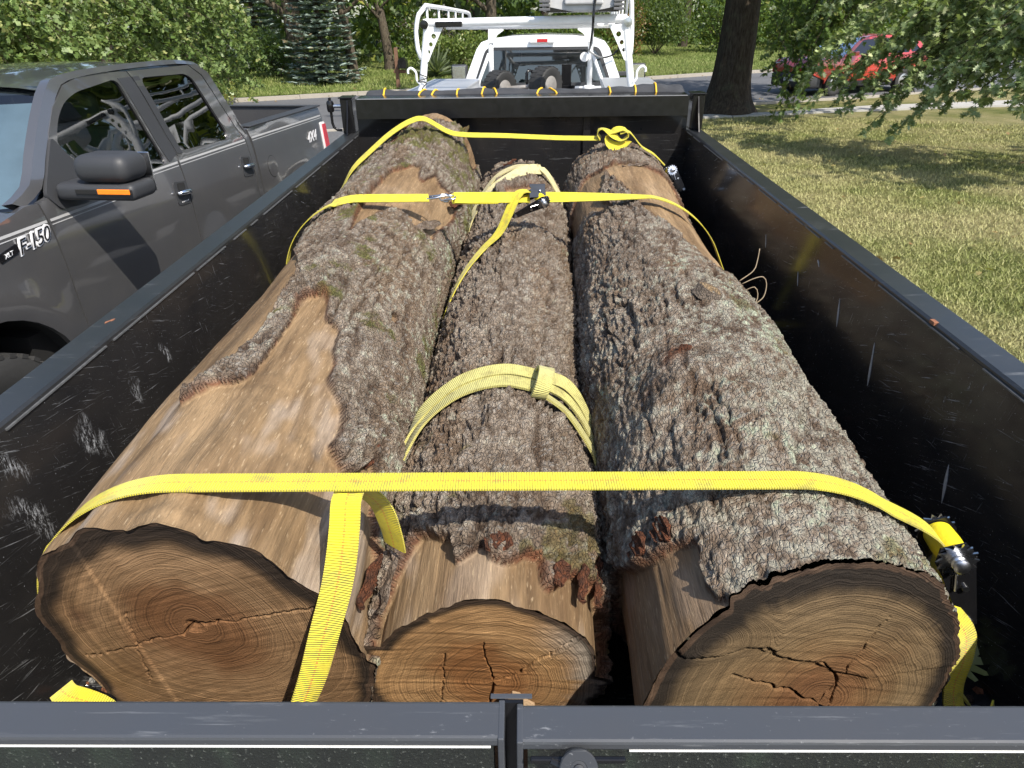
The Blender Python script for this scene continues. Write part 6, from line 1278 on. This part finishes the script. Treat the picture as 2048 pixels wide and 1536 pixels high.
def spray(p0, p1, rg, out_t, out_p, out_a, sag=.25, tw=.5, lf=7, r0=.012, gap=.13):
    """a drooping branch with alternate twigs; collects tube paths and leaf roots"""
    p0, p1 = np.array(p0, float), np.array(p1, float); d = p1 - p0; L = np.linalg.norm(d); n = max(4, int(L / .25)); t = np.linspace(0, 1, n)[:, None]
    C_ = p0 + d * t + np.array([0, 0, 1]) * sag * L * (4 * t * (1 - t)) * .5 + np.cumsum(rg.normal(size=(n, 3)) * .018, axis=0); out_t.append((C_, r0)); s = np.linspace(.12, 1, max(3, int(L / gap)))
    for k, q in enumerate(s):
        i = q * (n - 1); a = int(min(i, n - 2)); b0 = C_[a] + (C_[a + 1] - C_[a]) * (i - a); dr = d / L; sd = np.cross(dr, (0, 0, 1)); sd /= np.linalg.norm(sd) + 1e-9
        ang = rg.uniform(.5, 1.1) * (1 if k % 2 else -1); tl = tw * (1.1 - .5 * q) * rg.uniform(.6, 1.2); dv = dr * math.cos(ang) + sd * math.sin(ang) + np.array([0, 0, rg.uniform(-.5, .25)]) + rg.normal(size=3) * .12; dv /= np.linalg.norm(dv)
        pts = [b0 + dv * tl * u + np.array([0, 0, -.28]) * tl * u * u for u in (0, .35, .7, 1)]; out_t.append((np.array(pts), r0 * .35))
        for u in np.linspace(.15, 1.0, lf):
            c = b0 + dv * tl * u + np.array([0, 0, -.28]) * tl * u * u
            for _ in range(2 if u < .75 else 4): out_p.append(c + rg.normal(size=3) * .012); out_a.append(dv * .6 + rg.normal(size=3) * .75 + np.array([0, 0, -.30]))
def tubes(paths, name, mat, parent, n=5):
    mb = MB()
    for C_, r in paths: mb.tube(C_, list(np.linspace(r, r * .4, len(C_))), n, caps=False)
    return mb.obj(name, mat, parent, smooth=True)
def trunk(parent, base, top, r0, r1, mat, flare_=1.5, lean=(0, 0), n=20, limbs=()):
    b0, b1 = np.array(base, float), np.array(top, float); H = np.linalg.norm(b1 - b0); V, F = [], []; hs = np.r_[np.linspace(0, .12, 7), np.linspace(.16, 1, 16)]
    for h in hs:
        c = b0 + (b1 - b0) * h + np.array([math.sin(h * 7) * .06 * H * .1, math.cos(h * 5) * .05 * H * .1, 0]); r = r0 + (r1 - r0) * h + r0 * (flare_ - 1) * math.exp(-h * H / .35)
        for k in range(n): a = 2 * math.pi * k / n; w = 1 + .05 * math.sin(3 * a + 4 * h) + .04 * math.sin(7 * a + 1) + .10 * (flare_ - 1) * math.exp(-h * H / .3) * math.sin(5 * a + 2); V.append(c + np.array([math.cos(a) * r * w, math.sin(a) * r * w, -.05 if h == 0 else 0]))
    for j in range(len(hs) - 1):
        for k in range(n): F.append((j * n + k, j * n + (k + 1) % n, (j + 1) * n + (k + 1) % n, (j + 1) * n + k))
    t_ = obj('trunk', V, F, mat, parent, smooth=True)
    if limbs:
        for pts, r in limbs: MB().tube(catmull(pts, .25), list(np.linspace(r, r * .35, len(catmull(pts, .25)))), 8, caps=False).obj('limb', mat, t_, smooth=True)
    return t_
def crown_pts(c, rad, N, rg, clumps=40, cr=.28, low=None):
    """leaf roots gathered in clumps through an uneven ellipsoid"""
    c, rad = np.array(c, float), np.array(rad, float); K = rg.normal(size=(clumps, 3)); K /= np.linalg.norm(K, axis=1)[:, None]; K *= (rg.random((clumps, 1)) ** .45) * (.75 + .35 * rg.random((clumps, 1))); i = rg.integers(0, clumps, N); sz = (cr * (.5 + rg.random(clumps)))[i][:, None]
    D = rg.normal(size=(N, 3)); D /= np.linalg.norm(D, axis=1)[:, None]; Q = K[i] + D * sz * rg.random((N, 1)) ** .4; P = c + Q * rad; A = D * .7 + rg.normal(size=(N, 3)) * .5 + np.array([0, 0, -.25])
    if low is not None: P[:, 2] = np.maximum(P[:, 2], low + .25 * rg.random(N))
    return P, A
G_OAK = ((.045, .085, .018), (.13, .20, .045), (.24, .25, .06), .05); G_OAKL = ((.075, .13, .030), (.25, .33, .115), (.36, .38, .15), .08); G_DARK = ((.018, .040, .010), (.06, .105, .024)); G_MID = ((.045, .09, .016), (.16, .24, .045), (.25, .24, .05), .04); G_YEL = ((.12, .17, .02), (.30, .32, .05)); G_SPR = ((.14, .205, .175), (.42, .50, .455), (.30, .23, .14), .10)

# --- big oak beside the trailer's front corner
rg = np.random.default_rng(101)
t1 = root('oak_tree', 'big oak with a thick dark trunk standing on the lawn by the sidewalk', 'tree', (5.28, 19.6, 0))
trunk(t1, (5.28, 19.6, -.02), (5.55, 19.9, 9.0), .46, .26, M_TRUNK, 1.75, n=36, limbs=[([(5.4, 19.7, 3.6), (6.6, 18.9, 4.4), (7.6, 17.9, 4.3), (8.2, 17.2, 3.6)], .10), ([(5.4, 19.7, 4.0), (4.2, 20.6, 5.0), (2.6, 21.2, 5.4)], .10), ([(5.45, 19.75, 5), (5.2, 17.8, 6.2), (5, 16.2, 6.4)], .1), ([(5.45, 19.75, 3.2), (6.2, 18.6, 3.3), (6.6, 17.6, 2.9)], .06)])
tp_, pp, aa_ = [], [], []
for e, s_ in (((5.85, 17.2, .35), (6.7, 17.5, 2.7)), ((6.15, 17.0, .75), (7.2, 17.6, 2.9)), ((5.75, 17.6, 1.2), (6.5, 18.2, 3.0)), ((6.1, 16.4, 1.7), (7.2, 17.2, 3.1)), ((6.4, 16.9, 1.2), (7.4, 17.5, 3.0)), ((5.95, 17.5, .8), (6.8, 17.9, 2.9)), ((6.6, 16.8, 1.8), (7.8, 17.4, 3.3)), ((7.0, 17.0, 1.6), (8.1, 17.4, 3.4)), ((6.2, 17.8, 1.6), (7.1, 18.2, 3.1)), ((5.7, 17.3, 1.7), (6.3, 18.4, 3.1)), ((6.9, 18.3, 1.5), (7.6, 18.7, 3.2)), ((7.4, 18.0, 1.2), (8.0, 18.2, 3.3)), ((5.95, 16.9, .55), (6.9, 17.2, 2.6)), ((6.3, 17.3, 1.0), (7.3, 17.8, 3.0))): spray(s_, e, rg, tp_, pp, aa_, .22, .5, 6)
tubes(tp_, 'twigs', M_TRUNK, t1); leaves('low_foliage', pp, aa_, np.full(len(pp), .12), T_OAK, M_LEAF, t1, G_OAK, 1)
P, A = crown_pts((5.9, 18.9, 7.6), (6.8, 6.8, 4.4), 11000, rg, 90, .24, 3.2); leaves('crown', P, A, np.full(len(P), .42), T_STAR, M_LEAF, t1, G_OAK, 2)
# --- oak at the edge of the lawn whose low branches hang across the street view
rg = np.random.default_rng(102)
t2 = root('oak_tree', 'oak leaning in from the lawn side, its lit leafy branches drooping before the red car', 'tree', (13.2, 7.6, 0))
trunk(t2, (13.2, 7.6, -.02), (13.0, 7.7, 8.0), .34, .18, M_TRUNK, 1.5, n=24, limbs=[([(13.1, 7.65, 3.0), (10, 9.8, 3.6), (8.4, 11, 3.3), (7.4, 12.2, 2.9)], .08), ([(13.1, 7.65, 2.8), (10, 9.4, 3.1), (8.4, 10.2, 2.9), (7.2, 10.8, 2.5)], .07), ([(13.1, 7.65, 3.4), (9.8, 11, 4.2), (8.2, 13, 3.6)], .08), ([(13.1, 7.65, 4), (9.5, 8.8, 5), (7.5, 9, 5)], .08)])
tp_, pp, aa_ = [], [], []
ends = [(4.9, 13.6, 1.3), (5.2, 13.5, 1.55), (5.45, 13.1, 1.15), (5.75, 12.8, 1.25), (6.0, 12.7, .95), (6.3, 12.3, 1.35), (6.5, 12.0, 1.7), (5.9, 13.0, 1.65), (6.7, 12.2, 1.15), (5.05, 13.2, 1.05), (5.4, 12.7, .85), (5.82, 12.3, .72), (6.04, 12.0, .60), (6.36, 12, .88), (6.43, 11.5, 1.06), (6.53, 11, 1.02), (6.53, 10.5, 1.22), (6.5, 10, 1.15), (5.11, 13, 1.63), (5.65, 12.5, 1.5), (6.17, 12, 1.6), (6.34, 11, 1.7), (5.3, 13.4, 1.95), (5.9, 12.9, 1.95), (6.4, 12.4, 2.05), (6.6, 11.6, 2.1), (6.7, 10.8, 2.0), (6.8, 10.2, 1.75), (6.2, 12.6, 1.2), (6.9, 11.9, 1.35), (7.1, 11.2, 1.5), (7.0, 12.4, 1.0), (5.6, 13.3, 1.3), (6.9, 10.6, 1.4), (7.3, 11.7, 1.9), (7.2, 10.2, 2.1), (6.6, 9.6, 1.5), (5.0, 13.8, 1.9), (5.5, 12.9, 2.15), (6.1, 11.7, 2.2), (6.3, 10.6, 2.2), (5.7, 11.9, 1.1), (6.1, 11.2, 1.35), (5.3, 12.6, 1.35), (6.7, 11.4, 1.2), (7.2, 11.0, 1.15), (6.0, 12.4, 1.85), (5.6, 12.2, 1.8), (6.9, 12.8, 1.6), (7.6, 12.4, 1.5), (7.8, 11.6, 1.7), (7.4, 10.8, 1.85), (6.2, 13.2, 1.5), (6.6, 13.4, 1.9), (7.3, 13.2, 1.9), (6.9, 9.9, 1.3), (7.0, 9.3, 1.8)]
for i, e in enumerate(ends):
    s_ = np.array(e) + np.array([rg.uniform(1.3, 2.1), rg.uniform(-.9, -.1), rg.uniform(.9, 1.6)]); spray(s_, e, rg, tp_, pp, aa_, .24, .42, 6, .010)
tubes(tp_, 'twigs', M_TRUNK, t2); leaves('low_foliage', pp, aa_, np.full(len(pp), .115), T_OAK, M_LEAF, t2, ((.13, .20, .06), (.43, .50, .24), (.52, .54, .30), .10), 3, updown=.9)
P, A = crown_pts((14.8, 6.4, 7.2), (3.8, 3.2, 2.8), 4200, rg, 60, .22, 3.6); leaves('crown', P, A, np.full(len(P), .27), T_STAR, M_LEAF, t2, G_OAK, 4)
P, A = crown_pts((8.6, 8.8, 4.3), (2.6, 1.4, .7), 420, rg, 26, .3, 3.2); leaves('shade_foliage', P, A, np.full(len(P), .19), T_STAR, M_LEAF, t2, G_OAK, 44)  # sparse leaf clump above the view, added to cast dappled shade on the lawn
# --- oak behind the grey pickup
rg = np.random.default_rng(103)
t3 = root('oak_tree', 'broad oak with low hanging foliage filling the corner behind the dark grey pickup', 'tree', (-13.5, 18.5, 0))
trunk(t3, (-13.5, 18.5, -.02), (-13.3, 18.6, 8), .42, .22, M_TRUNK, 1.6, n=24, limbs=[([(-13.4, 18.5, 3), (-11, 18, 3.6), (-8.6, 17.6, 3.3), (-7, 17.6, 2.7)], .10), ([(-13.4, 18.5, 2.6), (-11, 16.5, 3.2), (-9.2, 15, 3.0)], .09), ([(-13.4, 18.5, 3.4), (-10, 19.5, 4), (-7.5, 20, 3.4)], .09)])
tp_, pp, aa_ = [], [], []
for k in range(100):
    u = rg.random(); x = -6.6 - 3.6 * rg.random() ** .8; y = 13.4 + (19.6 - 13.4) * np.clip((x + 9.6) / 3.0 + rg.normal() * .18, 0, 1.05); z = rg.uniform(.7, 2.6) if x > -7.6 else rg.uniform(1.3, 2.7)
    e = np.array([x, y, z]); s_ = e + np.array([rg.uniform(-2.0, -.9), rg.uniform(-.3, .6), rg.uniform(.5, 1.2)]); spray(s_, e, rg, tp_, pp, aa_, .22, .5, 6, .010)
for e in ((-6.95, 19, .75), (-7.1, 18, .6), (-6.5, 19, 1.5), (-6.45, 19, 2.2), (-6.7, 18.6, 1.1), (-6.6, 18.8, 1.85)): spray(np.array(e) + (-1.6, .2, 1.1), e, rg, tp_, pp, aa_, .22, .5, 6, .010)
tubes(tp_, 'twigs', M_TRUNK, t3, 4); leaves('low_foliage', pp, aa_, np.full(len(pp), .115), T_STAR, M_LEAF, t3, G_OAKL, 5)
P, A = crown_pts((-11.5, 18, 7.4), (5.8, 5.5, 4.2), 4500, rg, 60, .25, 2.6); leaves('crown', P, A, np.full(len(P), .34), T_STAR, M_LEAF, t3, G_OAK, 6)
# --- trees across the street
def back_tree(x, y, r, H, label, seed, lean=(0, 0), col=G_MID, cr=(3.0, 3.0, 2.6), n=2600, limbs=True, zlow=2.0):
    rg = np.random.default_rng(seed); z0 = float(ground_z(x, y)); t = root('tree', label, 'tree', (x, y, z0), group='trees across the street'); tx, ty = x + lean[0], y + lean[1]
    lm = [([(x + lean[0] * .3, y, z0 + H * .3), (x - 1.0, y - .4, z0 + H * .42), (x - 2.2, y - .6, z0 + H * .46)], r * .45), ([(x + lean[0] * .4, y, z0 + H * .36), (x + .9, y - .3, z0 + H * .5), (x + 1.8, y - .5, z0 + H * .62)], r * .4)] if limbs else ()
    trunk(t, (x, y, z0 - .05), (tx, ty, z0 + H), r, r * .5, M_TRUNK2, 1.35, n=16, limbs=lm)
    P, A = crown_pts((tx, ty, z0 + H * .8), cr, n, rg, 46, .26, z0 + zlow); leaves('crown', P, A, np.full(len(P), .22), T_OVAL, M_LEAF, t, col, seed + 1); return t
back_tree(-9.75, 33.6, .42, 6.5, 'stout dark tree with a bent limb, standing behind the blue spruce', 201, (.1, 0), zlow=2.3)
back_tree(-6.45, 29.6, .20, 6.0, 'slender leaning tree at the edge of the spruce', 202, (-.55, .2), zlow=2.0)
back_tree(-5.75, 33.9, .21, 6.5, 'slender tree behind the mailbox, leaning towards the spruce', 203, (-.8, .2), zlow=2.4)
back_tree(-1.6, 38.5, .3, 7, 'tree half hidden behind the white truck\'s ladder rack', 204, (.3, 0), G_MID, (4, 3, 3), 3200, zlow=1.7)
back_tree(3.2, 40.5, .3, 7, 'tree behind the white truck, over the cab roof', 205, (.2, 0), G_MID, (4, 3, 3.2), 3200, zlow=1.6)
# --- blue spruce
def spruce(x, y, H, R, label, seed):
    rg = np.random.default_rng(seed); z0 = float(ground_z(x, y)); t = root('spruce', label, 'tree', (x, y, z0)); trunk(t, (x, y, z0 - .05), (x, y, z0 + H), .14, .02, M_TRUNK2, 1.2, n=10); P, A, tb = [], [], []; z = .12
    while z < H - .2:
        rr = R * (1 - z / H) ** .85; nb = int(9 + rr * 6)
        for k in range(nb):
            a = 2 * math.pi * (k + rg.random() * .6) / nb; L = rr * rg.uniform(.45, 1.2) * (1 if rg.random() > .12 else .3); d = np.array([math.cos(a), math.sin(a), 0]); c0 = np.array([x, y, z0 + z]); pts = [c0 + d * L * u + np.array([0, 0, -.22 * L * u + .18 * L * u ** 3]) for u in np.linspace(0, 1, 6)]; tb.append((np.array(pts), .012))
            for u in np.linspace(.18, 1, max(5, int(L * 17))):
                c = c0 + d * L * u + np.array([0, 0, -.22 * L * u + .18 * L * u ** 3]); sdv = np.array([-d[1], d[0], 0])
                for q in (-1, 1):
                    for _ in range(2): P.append(c); A.append(d * .6 + sdv * q * rg.uniform(.5, 1.1) + np.array([0, 0, rg.uniform(-.15, .35)]))
        z += .13 + .11 * rg.random()
    tubes(tb, 'branches', M_TRUNK2, t, 4); leaves('needles', P, A, np.full(len(P), .21), np.array([(-.10, 0, 0), (.10, 0, 0), (.13, .55, .04), (0, 1, 0), (-.13, .55, .04)]), M_NEEDLE, t, G_SPR, seed + 1, .3, .9); return t
spruce(-7.35, 28.6, 6.2, 1.40, 'blue spruce with silvery tiers of branches across the street', 301)
spruce(-11.3, 33.5, 5.5, 1.5, 'second blue spruce, half hidden behind the oak foliage', 302)
# --- shrubs
def shrub(x, y, rad, n, col, label, seed, size=.13, name='shrub', tmpl=T_OVAL, group='shrubs across the street'):
    rg = np.random.default_rng(seed); z0 = float(ground_z(x, y)); s_ = root(name, label, 'shrub', (x, y, z0), group=group); rad = np.array(rad); tb = []
    for k in range(9): a = rg.uniform(0, 6.28); tb.append((np.array([(x, y, z0 - .05), (x + .3 * rad[0] * math.cos(a), y + .3 * rad[1] * math.sin(a), z0 + .6 * rad[2]), (x + .6 * rad[0] * math.cos(a), y + .6 * rad[1] * math.sin(a), z0 + 1.3 * rad[2])]), .025))
    tubes(tb, 'stems', M_TRUNK2, s_, 5); P, A = crown_pts((x, y, z0 + rad[2] * .95), rad, n, rg, 40, .30, z0 + .02); A[:, 2] += .5; leaves('foliage', P, A, np.full(n, size), tmpl, M_LEAF, s_, col, seed + 1, .4); return s_
shrub(-2.75, 31.6, (1.9, 1.2, .95), 4200, ((.09, .14, .03), (.24, .30, .08), (.32, .30, .06), .06), 'bright leafy shrub beside the white truck\'s cab', 401)
shrub(-4.1, 33.8, (1.3, 1.1, 1.1), 2600, G_DARK, 'dark green shrub behind the bright one near the rack post', 402)
shrub(-5.1, 39.5, (2.0, 1.2, 1.2), 2500, ((.22, .17, .18), (.45, .38, .38), (.2, .25, .06), .35), 'pinkish flowering shrub far behind the mailbox', 403)
shrub(-6.6, 40.5, (1.8, 1.2, 1.6), 2500, G_YEL, 'yellow-green shrub far behind the slender trees', 404)
shrub(-9.6, 30.6, (1.5, 1.2, .9), 2600, G_DARK, 'dark low shrub beside the spruce, near the oak foliage', 405)
shrub(-11.4, 28.4, (2.0, 1.3, 1.0), 3000, G_DARK, 'dark shrub under the oak foliage across the street', 406)
shrub(7.4, 43.6, (3.2, 2.0, 1.75), 7000, ((.03, .06, .016), (.15, .20, .06)), 'big dense shrub beyond the lawn, between the ladder rack and oak trunk', 407, .16)
shrub(11.6, 45.4, (2.4, 1.8, 1.6), 4200, ((.03, .06, .014), (.13, .20, .04), (.24, .30, .05), .08), 'dense shrub beyond the street, just past the oak trunk', 408, .16)
shrub(15.8, 47, (2.8, 1.8, 1.9), 4200, G_MID, 'green shrub beyond the street behind the red car\'s bonnet', 409, .16)
shrub(20.5, 49.5, (3.2, 2, 2.1), 4200, G_MID, 'green shrub beyond the street behind the red car\'s tail', 410, .17)
shrub(2.2, 37.6, (2.4, 1.4, 1.2), 3600, G_MID, 'green shrub seen through the white truck\'s rack, by the cab', 411, .15)
shrub(5.3, 39.8, (1.2, 1.0, 1.5), 1800, ((.16, .07, .03), (.24, .14, .05), (.10, .14, .03), .4), 'reddish-leaved shrub behind the rack\'s hooked post', 412, .15)
shrub(-9.0, 22.9, (.55, .55, .75), 900, ((.20, .24, .05), (.36, .34, .08), (.42, .16, .05), .08), 'small yellow-green sapling behind the grey pickup\'s roof', 413, .10)
# spiky yucca
yu = root('yucca', 'spiky grey-green yucca clump in front of the bright shrub', 'plant', (-3.35, 30.4, float(ground_z(-3.35, 30.4)))); rg = np.random.default_rng(55); D = rg.normal(size=(150, 3)); D[:, 2] = np.abs(D[:, 2]) * .9 + .25
leaves('leaf_blades', np.tile([[-3.35, 30.4, float(ground_z(-3.35, 30.4)) + .12]], (150, 1)) + rg.normal(size=(150, 3)) * .05, D, np.full(150, .85), T_BLADE, M_LEAF, yu, ((.10, .13, .07), (.24, .28, .17)), 9, .3, .4)
# --- woodland behind it all
rg = np.random.default_rng(500); N = 42000; X = rg.uniform(-60, 70, N); base_y = far_y(X) + 15 + 4 * np.sin(X * .23) + np.abs(rg.normal(size=N)) * 4; Z = ground_z(X, base_y) + np.abs(rg.beta(1.1, 2.4, N)) * 9
cl = fbm(np.c_[X * .55, base_y * .35, Z * .8], 3, 91); keep = cl > -.12; P = np.c_[X, base_y, Z][keep]; A = rg.normal(size=P.shape) + np.array([0, -.3, -.1])
wl = leaves('woodland', P, A, np.full(len(P), .42), T_STAR, M_LEAF, None, ((.02, .045, .010), (.10, .16, .03), (.22, .24, .045), .05), 501, .5, .3); tag(wl, 'dense green woodland closing the view beyond the far lawn', 'woodland', kind='stuff')
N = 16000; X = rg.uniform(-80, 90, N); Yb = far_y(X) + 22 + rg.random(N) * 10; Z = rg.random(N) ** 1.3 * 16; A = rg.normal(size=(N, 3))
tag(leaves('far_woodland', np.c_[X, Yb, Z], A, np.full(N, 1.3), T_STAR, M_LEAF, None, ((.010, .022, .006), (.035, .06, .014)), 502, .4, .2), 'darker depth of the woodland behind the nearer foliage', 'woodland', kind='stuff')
for k, (x, y) in enumerate(((-16, 38), (-19.5, 36.5), (-2.9, 43.5), (10.2, 50), (17.5, 52.5), (24, 55), (1.2, 46))):
    z0 = float(ground_z(x, y)); t = root('tree', ('bare trunk among the woodland far behind the pickup\'s cab', 'far woodland trunk at the edge of the view, behind the pickup\'s windscreen', 'far trunk in the woodland above the mailbox', 'far woodland trunk behind the big dense shrub', 'far woodland trunk behind the red car\'s windscreen', 'far woodland trunk behind the red car\'s tail', 'far trunk in the woodland over the white cab')[k], 'tree', (x, y, z0), group='woodland trunks'); trunk(t, (x, y, z0 - .05), (x + .3, y, z0 + 9), .26, .14, M_TRUNK, 1.3, n=10)
# --- grass and fallen leaves
rg = np.random.default_rng(600); N = 330000; d = 3.0 * np.exp(rg.random(N) * math.log(20 / 3.0)); th = np.radians(rg.uniform(10, 78, N)); X, Y = d * np.sin(th), d * np.cos(th); ok = (X > 1.78) & (Y < np.interp(X, NEAR[:, 0], NEAR[:, 1]) - .15) & ~((Y > np.interp(X, *pn.T)) & (Y < np.interp(X, *pf.T)))
X, Y, d = X[ok], Y[ok], d[ok]; n = len(X); a = rg.uniform(0, 6.28, n); h = .026 * (.5 + rg.random(n)) * (1 + .03 * d); wd = .0026 * (1 + .11 * d); ln = rg.normal(size=(n, 2)) * .024
B = np.c_[X, Y, np.full(n, -.012)]; V = np.stack([B + np.c_[np.cos(a) * wd, np.sin(a) * wd, a * 0], B - np.c_[np.cos(a) * wd, np.sin(a) * wd, a * 0], B + np.c_[ln, h]], 1).reshape(-1, 3)
def blade_mat(name, far):
    m, nt, b = newmat(name); v = tc(nt); col = patch_color(nt, v, far); k = attr(nt, 'k'); col = mixc(nt, k, col, (.46, .43, .21)); col = mixc(nt, mth(nt, 'MULTIPLY', mth(nt, 'SUBTRACT', 1.0, k), .28), col, (.14, .20, .03)); setb(nt, b, col=col, rough=.7, spec=.3); return m
me = fastmesh('grass', V, np.arange(3 * n).reshape(n, 3), 3); setf(me, 'k', np.repeat(rg.beta(1.2, 2.6, n), 3)); tag(link('grass', me, blade_mat('grass_blade', False)), 'short patchy grass of the lawn beside the trailer', 'grass', kind='stuff')
N = 60000; X = rg.uniform(-13, 16, N); dd = rg.random(N) ** 1.5 * 16 + .25; Y = far_y(X) + dd / .88; Z = ground_z(X, Y); a = rg.uniform(0, 6.28, N); h = .09 * (.6 + .8 * rg.random(N)); wd = .014; ln = rg.normal(size=(N, 2)) * .05; B = np.c_[X, Y, Z - .01]
V = np.stack([B + np.c_[np.cos(a) * wd, np.sin(a) * wd, a * 0], B - np.c_[np.cos(a) * wd, np.sin(a) * wd, a * 0], B + np.c_[ln, h]], 1).reshape(-1, 3); me = fastmesh('far_grass', V, np.arange(3 * N).reshape(N, 3), 3); setf(me, 'k', np.repeat(rg.beta(1.1, 4, N), 3)); tag(link('far_grass', me, blade_mat('far_grass_blade', True)), 'green grass of the lawn across the street', 'grass', kind='stuff')
Pf = []; 
for _ in range(520):
    r = rg.random()
    if r < .5: x, y = rg.uniform(2, 12), rg.uniform(4, 18)
    elif r < .8: x = rg.uniform(-10, 14); y = far_y(x) - rg.random() ** 2 * 1.1 - .08
    elif r < .9: x = rg.uniform(6, 16); y = np.interp(x, *NEAR.T) + rg.random() * 2
    else: x = rg.uniform(-9, 8); y = far_y(x) + rg.random() * 6
    z = float(ground_z(x, y)) + (.02 if r < .5 else .055 if r < .9 else .05); Pf.append((x, y, z))
Af = rg.normal(size=(len(Pf), 3)) * np.array([1, 1, .15]); tag(leaves('fallen_leaves', Pf, Af, np.full(len(Pf), .085), T_OAK, M_LEAF, None, ((.16, .075, .03), (.36, .22, .09), (.45, .36, .14), .3), 77, .3, 1.0), 'scattered brown fallen leaves on the lawn and along the kerb', 'leaves', kind='stuff')

for o_ in bpy.data.objects:
    if '_b' in o_: del o_['_b']
